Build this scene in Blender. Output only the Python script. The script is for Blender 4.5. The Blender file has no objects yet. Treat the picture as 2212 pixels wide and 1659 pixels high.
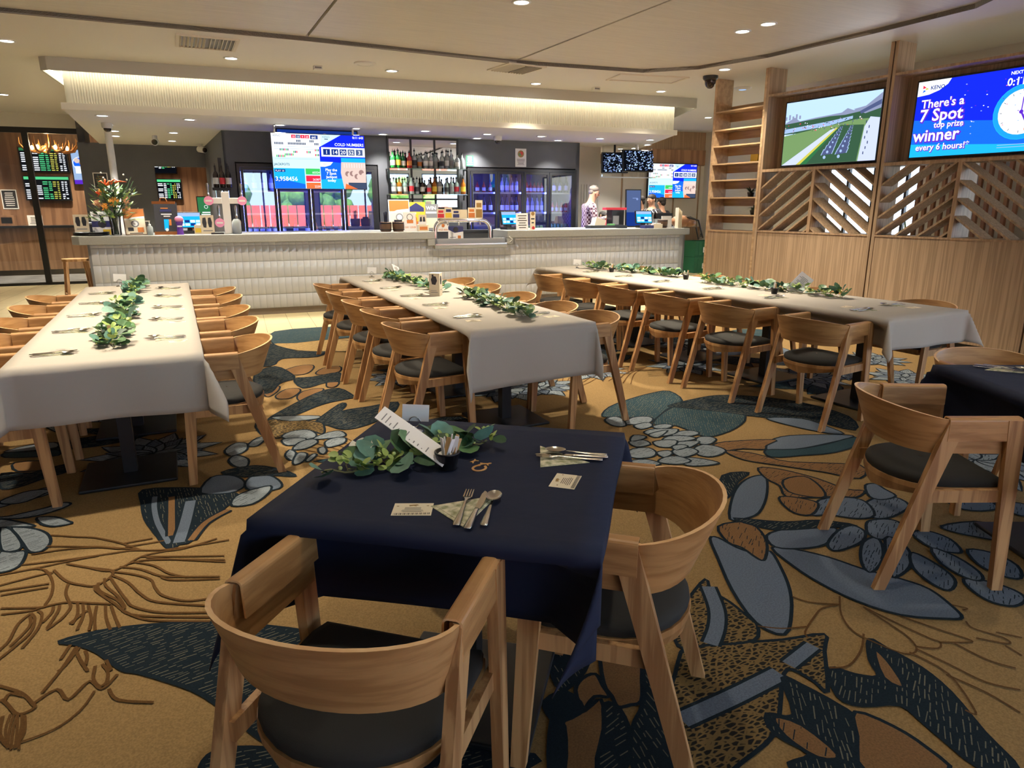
import bpy, math, random
from math import sin, cos, pi, radians as R, hypot, atan2
from mathutils import Vector, Matrix
random.seed(7)
S = bpy.context.scene
COL = S.collection
# ---------------------------------------------------------------- camera, sky, sun, exposure
cam = bpy.data.cameras.new('camera'); cam.sensor_width = 36; cam.lens = 24.157; cam.clip_start = .05
camo = bpy.data.objects.new('camera', cam); COL.objects.link(camo)
camo.location = (0, 0, 1.5); camo.rotation_euler = (R(75.426), 0, R(-25.582)); S.camera = camo
S.view_settings.view_transform = 'Standard'; S.view_settings.look = 'None'
S.view_settings.exposure = 0.55; S.view_settings.gamma = 1; S.view_settings.use_curve_mapping = False
S.cycles.use_denoising = True; S.cycles.max_bounces = 7; S.cycles.diffuse_bounces = 4; S.cycles.glossy_bounces = 4
S.cycles.transmission_bounces = 6; S.cycles.transparent_max_bounces = 12; S.cycles.sample_clamp_indirect = 6
S.cycles.caustics_reflective = False; S.cycles.caustics_refractive = False
SKY = 4.4; SUN = 20.0; LAMP = 3.3; COVE = 11.0
wd = bpy.data.worlds.new('sky'); S.world = wd; wd.use_nodes = True
wd.node_tree.nodes['Background'].inputs[0].default_value = (.55, .74, 1.0, 1)
wd.node_tree.nodes['Background'].inputs[1].default_value = SKY
sun = bpy.data.lights.new('sun', 'SUN'); sun.energy = SUN; sun.angle = R(1); sun.color = (1, .95, .86)
suno = bpy.data.objects.new('sun', sun); COL.objects.link(suno); suno.rotation_euler = (R(-42), 0, R(8)); suno.location = (0, 0, 30)

# ---------------------------------------------------------------- frames of the room
BA = R(-4.28); BU = (cos(BA), sin(BA)); BW = (-sin(BA), cos(BA)); BO = (1.289, 10.21)
def BAR(s, w, z=0): return (BO[0]+s*BU[0]+w*BW[0], BO[1]+s*BU[1]+w*BW[1], z)
PA = R(-86.56); PO = (7.022, 4.176); PV = (-.06, .998); PN = (.998, .06)
def PAR(s, n, z=0): return (PO[0]+s*PV[0]+n*PN[0], PO[1]+s*PV[1]+n*PN[1], z)

# ---------------------------------------------------------------- materials
def L(c): c /= 255; return c/12.92 if c <= .04045 else ((c+.055)/1.055)**2.4
def rgb(r, g, b): return (L(r), L(g), L(b), 1)
M = {}
def mat(name, col, rough=.5, metal=0, emit=0, noise=0, nscale=40, bump=0, bscale=200, spec=.5, coat=0, alpha=1, trans=0, stretch=(1,1,1), col2=None):
    m = bpy.data.materials.new(name); m.use_nodes = True; nt = m.node_tree; p = nt.nodes['Principled BSDF']
    p.inputs['Base Color'].default_value = col; p.inputs['Roughness'].default_value = rough; p.inputs['Metallic'].default_value = metal
    p.inputs['Specular IOR Level'].default_value = spec; p.inputs['Coat Weight'].default_value = coat; p.inputs['Alpha'].default_value = alpha
    p.inputs['Transmission Weight'].default_value = trans
    if emit: p.inputs['Emission Color'].default_value = col; p.inputs['Emission Strength'].default_value = emit
    if noise or bump or col2:
        tc = nt.nodes.new('ShaderNodeTexCoord'); mp = nt.nodes.new('ShaderNodeMapping'); mp.inputs['Scale'].default_value = stretch
        nt.links.new(tc.outputs['Object'], mp.inputs[0])
    if noise or col2:
        n = nt.nodes.new('ShaderNodeTexNoise'); n.inputs['Scale'].default_value = nscale; n.inputs['Detail'].default_value = 4
        nt.links.new(mp.outputs[0], n.inputs['Vector'])
        r = nt.nodes.new('ShaderNodeValToRGB'); c2 = col2 or tuple(min(1, x*(1-noise)) for x in col[:3])+(1,)
        c1 = col if col2 else tuple(min(1, x*(1+noise)) for x in col[:3])+(1,)
        r.color_ramp.elements[0].position = .35; r.color_ramp.elements[1].position = .65
        r.color_ramp.elements[0].color = c2; r.color_ramp.elements[1].color = c1
        nt.links.new(n.outputs[0], r.inputs[0]); nt.links.new(r.outputs[0], p.inputs['Base Color'])
    if bump:
        b = nt.nodes.new('ShaderNodeTexNoise'); b.inputs['Scale'].default_value = bscale; b.inputs['Detail'].default_value = 3
        nt.links.new(mp.outputs[0], b.inputs['Vector']); bp = nt.nodes.new('ShaderNodeBump'); bp.inputs['Strength'].default_value = bump
        bp.inputs['Distance'].default_value = .01; nt.links.new(b.outputs[0], bp.inputs['Height']); nt.links.new(bp.outputs[0], p.inputs['Normal'])
    M[name] = m; return m
def emi(name, col, st=1.0):
    m = bpy.data.materials.new(name); m.use_nodes = True; nt = m.node_tree; nt.nodes.clear()
    e = nt.nodes.new('ShaderNodeEmission'); e.inputs[0].default_value = col; e.inputs[1].default_value = st
    o = nt.nodes.new('ShaderNodeOutputMaterial'); nt.links.new(e.outputs[0], o.inputs[0]); M[name] = m; return m
def glass(name, tint, refl=.12):
    m = bpy.data.materials.new(name); m.use_nodes = True; nt = m.node_tree; nt.nodes.clear()
    t = nt.nodes.new('ShaderNodeBsdfTransparent'); t.inputs[0].default_value = tint
    g = nt.nodes.new('ShaderNodeBsdfGlossy'); g.inputs['Roughness'].default_value = .01
    f = nt.nodes.new('ShaderNodeFresnel'); f.inputs[0].default_value = 1.5; ma = nt.nodes.new('ShaderNodeMath'); ma.operation = 'ADD'; ma.inputs[1].default_value = refl
    nt.links.new(f.outputs[0], ma.inputs[0]); x = nt.nodes.new('ShaderNodeMixShader'); nt.links.new(ma.outputs[0], x.inputs[0])
    nt.links.new(t.outputs[0], x.inputs[1]); nt.links.new(g.outputs[0], x.inputs[2])
    o = nt.nodes.new('ShaderNodeOutputMaterial'); nt.links.new(x.outputs[0], o.inputs[0]); M[name] = m; return m
def wood(name, c1, c2, scale=18, st=(1, 1, .06), rough=.45):
    m = mat(name, c1, rough, noise=.1, nscale=scale, stretch=st, col2=c2, bump=.08, bscale=scale*4); e = m.node_tree.nodes['Color Ramp'].color_ramp.elements; e[0].position = .43; e[1].position = .57; return m

mat('white_paint', rgb(226, 218, 202), .6); mat('ceiling_paint', rgb(232, 228, 220), .55)
mat('plank', rgb(226, 220, 210), .45, noise=.06, nscale=3, stretch=(1, 30, 1), bump=.05, bscale=6)
mat('groove', rgb(120, 110, 98), .8)
mat('cream_plaster', rgb(228, 224, 214), .6); mat('rib_white', rgb(226, 222, 208), .5)
mat('lip_grey', rgb(196, 194, 186), .6)
mat('dark_wall', rgb(74, 76, 82), .55, noise=.05, nscale=5); mat('black_frame', rgb(26, 27, 30), .4); mat('black_metal', rgb(30, 32, 36), .45, metal=.3)
mat('tile_white', rgb(190, 192, 197), .12, coat=.4); mat('grout', rgb(150, 152, 158), .8)
mat('stone_top', rgb(146, 146, 142), .35, noise=.06, nscale=90); mat('kick', rgb(120, 108, 98), .5)
mat('floor_tile', rgb(206, 190, 150), .3, noise=.07, nscale=4, stretch=(1, 8, 1)); mat('tile_joint', rgb(150, 136, 104), .8)
wood('oak', rgb(184, 140, 90), rgb(152, 108, 64), 16, (1, 1, .1)); wood('oak_shell', rgb(182, 136, 86), rgb(158, 112, 66), 30, (.12, .12, 1)); wood('oak_leg', rgb(188, 144, 96), rgb(148, 104, 64), 34, (1, 1, .05))
wood('oak_edge', rgb(230, 190, 140), rgb(214, 168, 116), 30, (.2, .2, 1))
mat('seat_fabric', rgb(31, 29, 26), .85, bump=.1, bscale=600)
wood('panel_wood', rgb(176, 150, 122), rgb(152, 128, 102), 60, (1, 1, .02), .55); wood('panel_edge', rgb(176, 148, 118), rgb(154, 126, 98), 40, (1, 1, .1), .5)
wood('shelf_wood', rgb(188, 158, 122), rgb(170, 140, 106), 20, (.1, 1, 1), .5); wood('tab_wood', rgb(150, 112, 84), rgb(122, 88, 66), 12, (1, 1, .05)); wood('tab_light', rgb(178, 140, 108), rgb(150, 114, 86), 14, (1, 1, .05))
mat('cloth_cream', rgb(172, 164, 154), .9, bump=.12, bscale=14, stretch=(1, 2.2, 1)); mat('cloth_navy', rgb(23, 30, 54), .8, bump=.25, bscale=11, spec=.3)
mat('steel', rgb(205, 200, 190), .18, metal=1); mat('chrome', rgb(225, 225, 225), .08, metal=1); mat('brushed', rgb(190, 190, 188), .35, metal=1)
mat('leaf_green', rgb(86, 122, 78), .5, noise=.25, nscale=30); mat('leaf_blue', rgb(92, 132, 116), .55, noise=.15, nscale=30); mat('leaf_lime', rgb(150, 172, 92), .5); mat('leaf_dark', rgb(52, 82, 56), .5, noise=.2, nscale=30)
mat('stem', rgb(120, 116, 70), .6); mat('petal', rgb(240, 238, 228), .5, noise=.04, nscale=60); mat('bud', rgb(206, 216, 130), .5)
mat('paper', rgb(238, 236, 234), .6); mat('card_cream', rgb(232, 218, 190), .6); mat('ink', rgb(70, 60, 52), .7); mat('ink_gold', rgb(150, 116, 62), .5)
mat('napkin', rgb(226, 218, 192), .8, noise=.1, nscale=46, col2=rgb(140, 142, 104)); mat('black_plastic', rgb(20, 20, 22), .35); mat('sachet', rgb(236, 234, 230), .5); mat('sachet_brown', rgb(196, 160, 110), .6)
mat('cut_wood', rgb(196, 146, 88), .6)
mat('white_plastic', rgb(232, 230, 224), .35); mat('pink', rgb(234, 150, 190), .4); mat('purple', rgb(96, 52, 150), .4); mat('dark_board', rgb(44, 44, 50), .6); mat('copper', rgb(176, 112, 66), .4, metal=.5)
mat('barrel_wood', rgb(92, 66, 46), .6, noise=.2, nscale=30, stretch=(1, 1, .1)); mat('orange_print', rgb(206, 122, 56), .5); mat('navy_print', rgb(48, 52, 104), .5); mat('green_sign', rgb(38, 128, 78), .5); mat('crate_green', rgb(24, 96, 70), .4); mat('yellow', rgb(232, 196, 60), .5); mat('red_print', rgb(196, 46, 58), .5); mat('grey_print', rgb(130, 130, 132), .5)
mat('glass_green', rgb(40, 140, 60), .1, trans=.4); mat('glass_clear', rgb(205, 214, 212), .08, trans=.5); mat('glass_amber', rgb(206, 122, 40), .1, trans=.35); mat('glass_dark', rgb(40, 26, 20), .15); mat('glass_blue', rgb(60, 110, 220), .1, trans=.3); mat('glass_red', rgb(170, 40, 40), .15)
mat('label_white', rgb(228, 226, 216), .6); mat('can_red', rgb(190, 70, 60), .3, metal=.2); mat('can_green', rgb(110, 180, 110), .3); mat('can_white', rgb(210, 214, 220), .3, metal=.2); mat('can_lime', rgb(150, 190, 60), .3)
mat('skin', rgb(196, 148, 122), .55); mat('hair_grey', rgb(120, 112, 104), .8); mat('hair_dark', rgb(34, 28, 26), .7); mat('trousers', rgb(40, 42, 52), .8); mat('shirt_check', rgb(214, 196, 200), .8); mat('shirt_red', rgb(196, 70, 84), .8); mat('shirt_dark', rgb(48, 44, 48), .8); mat('eye', rgb(40, 34, 30), .3); mat('lip', rgb(170, 104, 96), .5)
mat('leather', rgb(150, 104, 70), .5, bump=.2, bscale=60); mat('mirror', rgb(225, 225, 225), .02, metal=1); mat('fridge_inner', rgb(96, 102, 120), .4); mat('rust_fence', rgb(196, 92, 80), .8, noise=.1, nscale=3); mat('hedge', rgb(90, 140, 60), .8, noise=.4, nscale=6); mat('ground', rgb(190, 186, 176), .9, noise=.1, nscale=3)
mat('tab_carpet', rgb(52, 54, 60), .95, col2=rgb(116, 116, 118), nscale=3, stretch=(1, 3, 1)); mat('antler', rgb(196, 136, 72), .5); mat('brass', rgb(206, 160, 90), .2, metal=1); mat('terracotta', rgb(120, 86, 66), .7); mat('slat_brown', rgb(140, 100, 74), .6)
emi('lamp_white', (1, .95, .86, 1), 14); emi('lamp_cool', (.94, .97, 1, 1), 14); emi('cove_led', (1, .92, .68, 1), COVE); emi('led_blue', (.1, .13, 1, 1), 55); emi('led_white', (.9, .95, 1, 1), 8); emi('bulb', (1, .72, .36, 1), 20)
def scr(n, r, g, b, k=1.0): emi(n, rgb(r, g, b), k)
for n, c in dict(s_white=(240, 244, 252), s_pale=(196, 234, 250), s_blue=(20, 40, 235), s_mid=(24, 100, 240), s_cyan=(30, 170, 240), s_navy=(22, 48, 120), s_red=(220, 40, 70), s_green=(60, 190, 90), s_orange=(240, 110, 60), s_text=(60, 72, 96), s_black=(8, 10, 16), s_sky=(176, 206, 246), s_grass=(110, 142, 92), s_tree=(52, 84, 62), s_path=(190, 200, 240), s_slate=(74, 84, 122), s_build=(130, 138, 168), s_photo=(150, 120, 116), s_photo2=(214, 190, 180), s_ring=(30, 150, 250), s_grid=(74, 90, 130), s_grid2=(120, 140, 190), s_yel=(190, 186, 80), s_tgreen=(80, 196, 128), s_dgreen=(46, 108, 66), s_purple=(90, 40, 190), s_pink=(250, 120, 150), s_haze=(150, 176, 214)).items(): scr(n, *c)

# ---------------------------------------------------------------- mesh helpers
class B:
    def __init__(s): s.v = []; s.f = []; s.m = []; s.mats = []; s.sm = []; s.cur = 0; s.smooth = False; s.T = None
    def mat(s, name):
        if name not in s.mats: s.mats.append(name)
        s.cur = s.mats.index(name); return s
    def add(s, vs, fs, smooth=None):
        o = len(s.v)
        if s.T: vs = [tuple(s.T @ Vector(p)) for p in vs]
        s.v += [tuple(p) for p in vs]; sm = s.smooth if smooth is None else smooth
        for f in fs: s.f.append(tuple(i+o for i in f)); s.m.append(s.cur); s.sm.append(sm)
        return s
    def box(s, x0, y0, z0, x1, y1, z1):
        return s.add([(x0,y0,z0),(x1,y0,z0),(x1,y1,z0),(x0,y1,z0),(x0,y0,z1),(x1,y0,z1),(x1,y1,z1),(x0,y1,z1)],
                     [(0,3,2,1),(4,5,6,7),(0,1,5,4),(1,2,6,5),(2,3,7,6),(3,0,4,7)], False)
    def beam(s, p0, p1, a0, b0, a1=None, b1=None, ax=(1,0,0), ay=(0,1,0)):
        a1 = a0 if a1 is None else a1; b1 = b0 if b1 is None else b1; ax = Vector(ax); ay = Vector(ay); vs = []
        for p, a, b in ((p0,a0,b0),(p1,a1,b1)):
            p = Vector(p)
            for i, j in ((-1,-1),(1,-1),(1,1),(-1,1)): vs.append(p+ax*a/2*i+ay*b/2*j)
        return s.add(vs, [(0,3,2,1),(4,5,6,7),(0,1,5,4),(1,2,6,5),(2,3,7,6),(3,0,4,7)], False)
    def prism(s, poly, z0, z1):
        n = len(poly); return s.add([(x,y,z0) for x,y in poly]+[(x,y,z1) for x,y in poly], [tuple(range(n-1,-1,-1)), tuple(range(n,2*n))]+[(i,(i+1)%n,n+(i+1)%n,n+i) for i in range(n)], False)
    def prism_y(s, poly, y0, y1):   # polygon in x,z extruded along y
        n = len(poly); return s.add([(x,y0,z) for x,z in poly]+[(x,y1,z) for x,z in poly], [tuple(range(n)), tuple(range(2*n-1,n-1,-1))]+[((i+1)%n,i,n+i,n+(i+1)%n) for i in range(n)], False)
    def lathe(s, prof, n=16, c=(0,0,0), cap=True):
        vs = []; k = len(prof)
        for r, z in prof:
            for i in range(n): a = 2*pi*i/n; vs.append((c[0]+r*cos(a), c[1]+r*sin(a), c[2]+z))
        fs = [(j*n+i, j*n+(i+1)%n, (j+1)*n+(i+1)%n, (j+1)*n+i) for j in range(k-1) for i in range(n)]
        s.add(vs, fs, True)
        if cap:
            s.add(vs[:n], [tuple(range(n-1,-1,-1))], False); s.add(vs[-n:], [tuple(range(n))], False)
        return s
    def cyl(s, x, y, z0, z1, r, n=16, r2=None): return s.lathe([(r, z0), (r if r2 is None else r2, z1)], n, (x, y, 0))
    def tube(s, pts, r, n=8, closed=False):
        P = [Vector(p) for p in pts]; vs = []; k = len(P); rr = r if isinstance(r, (list, tuple)) else [r]*k
        up = None
        for i, p in enumerate(P):
            t = (P[(i+1) % k]-P[i-1]) if closed else (P[min(i+1,k-1)]-P[max(i-1,0)])
            t.normalize()
            if up is None: up = t.orthogonal().normalized()
            up = (up-t*up.dot(t)); up = up.normalized() if up.length > 1e-6 else t.orthogonal().normalized(); sd = t.cross(up)
            for j in range(n): a = 2*pi*j/n; vs.append(p+(up*cos(a)+sd*sin(a))*rr[i])
        m = k if closed else k-1
        s.add(vs, [(i*n+j, i*n+(j+1)%n, ((i+1)%k)*n+(j+1)%n, ((i+1)%k)*n+j) for i in range(m) for j in range(n)], True)
        if not closed: s.add(vs[:n], [tuple(range(n-1,-1,-1))], False); s.add(vs[-n:], [tuple(range(n))], False)
        return s
    def ball(s, c, r, n=10, sc=(1,1,1)):
        k = max(4, n//2); vs = [(c[0],c[1],c[2]-r*sc[2])]
        for j in range(1,k):
            ph = -pi/2+pi*j/k
            for i in range(n): a = 2*pi*i/n; vs.append((c[0]+r*sc[0]*cos(ph)*cos(a), c[1]+r*sc[1]*cos(ph)*sin(a), c[2]+r*sc[2]*sin(ph)))
        vs.append((c[0],c[1],c[2]+r*sc[2])); t = len(vs)-1
        fs = [(0,1+(i+1)%n,1+i) for i in range(n)]+[(1+(j-1)*n+i,1+(j-1)*n+(i+1)%n,1+j*n+(i+1)%n,1+j*n+i) for j in range(1,k-1) for i in range(n)]+[(1+(k-2)*n+i,1+(k-2)*n+(i+1)%n,t) for i in range(n)]
        return s.add(vs, fs, True)
    def grid(s, f, nu, nv, smooth=True):
        vs = [f(i/nu, j/nv) for j in range(nv+1) for i in range(nu+1)]
        return s.add(vs, [(j*(nu+1)+i, j*(nu+1)+i+1, (j+1)*(nu+1)+i+1, (j+1)*(nu+1)+i) for j in range(nv) for i in range(nu)], smooth)
    def mesh(s, name):
        me = bpy.data.meshes.new(name); me.from_pydata(s.v, [], s.f); 
        for n in s.mats: me.materials.append(M[n])
        me.polygons.foreach_set('material_index', s.m); me.polygons.foreach_set('use_smooth', s.sm); me.update(); return me
    def ob(s, name, parent=None, loc=(0,0,0), rot=(0,0,0), label=None):
        return link(name, s.mesh(name), parent, loc, rot, label)
def link(name, me, parent=None, loc=(0,0,0), rot=(0,0,0), label=None):
    o = bpy.data.objects.new(name, me); COL.objects.link(o); o.location = loc; o.rotation_euler = rot
    if parent: o.parent = parent
    if label: o['label'] = label
    return o
def tag(o, label, cat, group=None):
    o['label'] = label; o['category'] = cat
    if group: o['group'] = group
    return o
def thing(name, label, cat, loc=(0,0,0), rz=0, group=None):
    o = bpy.data.objects.new(name, None); COL.objects.link(o); o.location = loc; o.rotation_euler = (0,0,rz); o.empty_display_size = .1
    return tag(o, label, cat, group)
def dup(root, loc, rot, label=None, group=None):
    r = root.copy(); COL.objects.link(r); r.location = loc; r.rotation_euler = rot if isinstance(rot, tuple) else (0,0,rot)
    if label: r['label'] = label
    if group: r['group'] = group
    for ch in root.children:
        c = ch.copy(); COL.objects.link(c); c.parent = r
        for g in ch.children:
            d = g.copy(); COL.objects.link(d); d.parent = c
    return r
def struct(name, b, loc=(0,0,0), rz=0):
    o = b.ob(name, None, loc, (0,0,rz)); o['kind'] = 'structure'; return o
def solid(o, th, off=0):
    m = o.modifiers.new('solid', 'SOLIDIFY'); m.thickness = th; m.offset = off; return o
def smoothed(o, w, seg=2):
    m = o.modifiers.new('bevel', 'BEVEL'); m.width = w; m.segments = seg; m.limit_method = 'ANGLE'; return o
ORD = ['nearest', 'second', 'third', 'fourth', 'fifth', 'sixth', 'seventh', 'eighth', 'ninth', 'tenth', 'eleventh', 'twelfth', 'thirteenth', 'fourteenth']
ORDL = ['first']+ORD[1:]
_TX = {}
def text_geo(t, size, align='LEFT', bold=0):
    k = (t, size, align, bold)
    if k not in _TX:
        c = bpy.data.curves.new('t', 'FONT'); c.body = t; c.size = size; c.align_x = align; c.offset = bold; c.resolution_u = 2
        o = bpy.data.objects.new('t', c); COL.objects.link(o); dg = bpy.context.evaluated_depsgraph_get()
        me = bpy.data.meshes.new_from_object(o.evaluated_get(dg)); _TX[k] = ([tuple(v.co) for v in me.vertices], [tuple(p.vertices) for p in me.polygons])
        bpy.data.objects.remove(o); bpy.data.meshes.remove(me); bpy.data.curves.remove(c)
    return _TX[k]
def panel(shapes, b=None, y=0, step=.00025):
    """flat print: x right, z up, seen from -y; every shape lies one hair in front of the one before"""
    b = b or B(); k = 0
    for sh in shapes:
        k += 1; yy = y-k*step; b.mat(sh[1])
        if sh[0] == 'r': x0,z0,x1,z1 = sh[2:6]; b.add([(x0,yy,z0),(x1,yy,z0),(x1,yy,z1),(x0,yy,z1)], [(0,1,2,3)], False)
        elif sh[0] == 'p': b.add([(x,yy,z) for x,z in sh[2]], [tuple(range(len(sh[2])))], False)
        elif sh[0] == 'c': cx,cz,r = sh[2:5]; n = 28; b.add([(cx+r*cos(2*pi*i/n),yy,cz+r*sin(2*pi*i/n)) for i in range(n)], [tuple(range(n))], False)
        elif sh[0] == 'l':
            (x0,z0),(x1,z1),w = sh[2:5]; d = hypot(x1-x0,z1-z0); nx,nz = -(z1-z0)/d*w/2,(x1-x0)/d*w/2
            b.add([(x0-nx,yy,z0-nz),(x1-nx,yy,z1-nz),(x1+nx,yy,z1+nz),(x0+nx,yy,z0+nz)], [(0,1,2,3)], False)
        elif sh[0] == 't':
            v, f = text_geo(sh[2], sh[5], sh[6] if len(sh) > 6 else 'LEFT', sh[7] if len(sh) > 7 else 0)
            b.add([(sh[3]+p[0], yy, sh[4]+p[1]) for p in v], f, False)
    return b
def lines(mt, x0, x1, z0, z1, n, rng=random, ragged=.35):
    out = []; h = (z1-z0)/n
    for i in range(n):
        w = (x1-x0)*(1-ragged*rng.random()); c = (x0+x1)/2; out.append(('r', mt, c-w/2, z0+i*h+h*.25, c+w/2, z0+i*h+h*.62))
    return out
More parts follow.
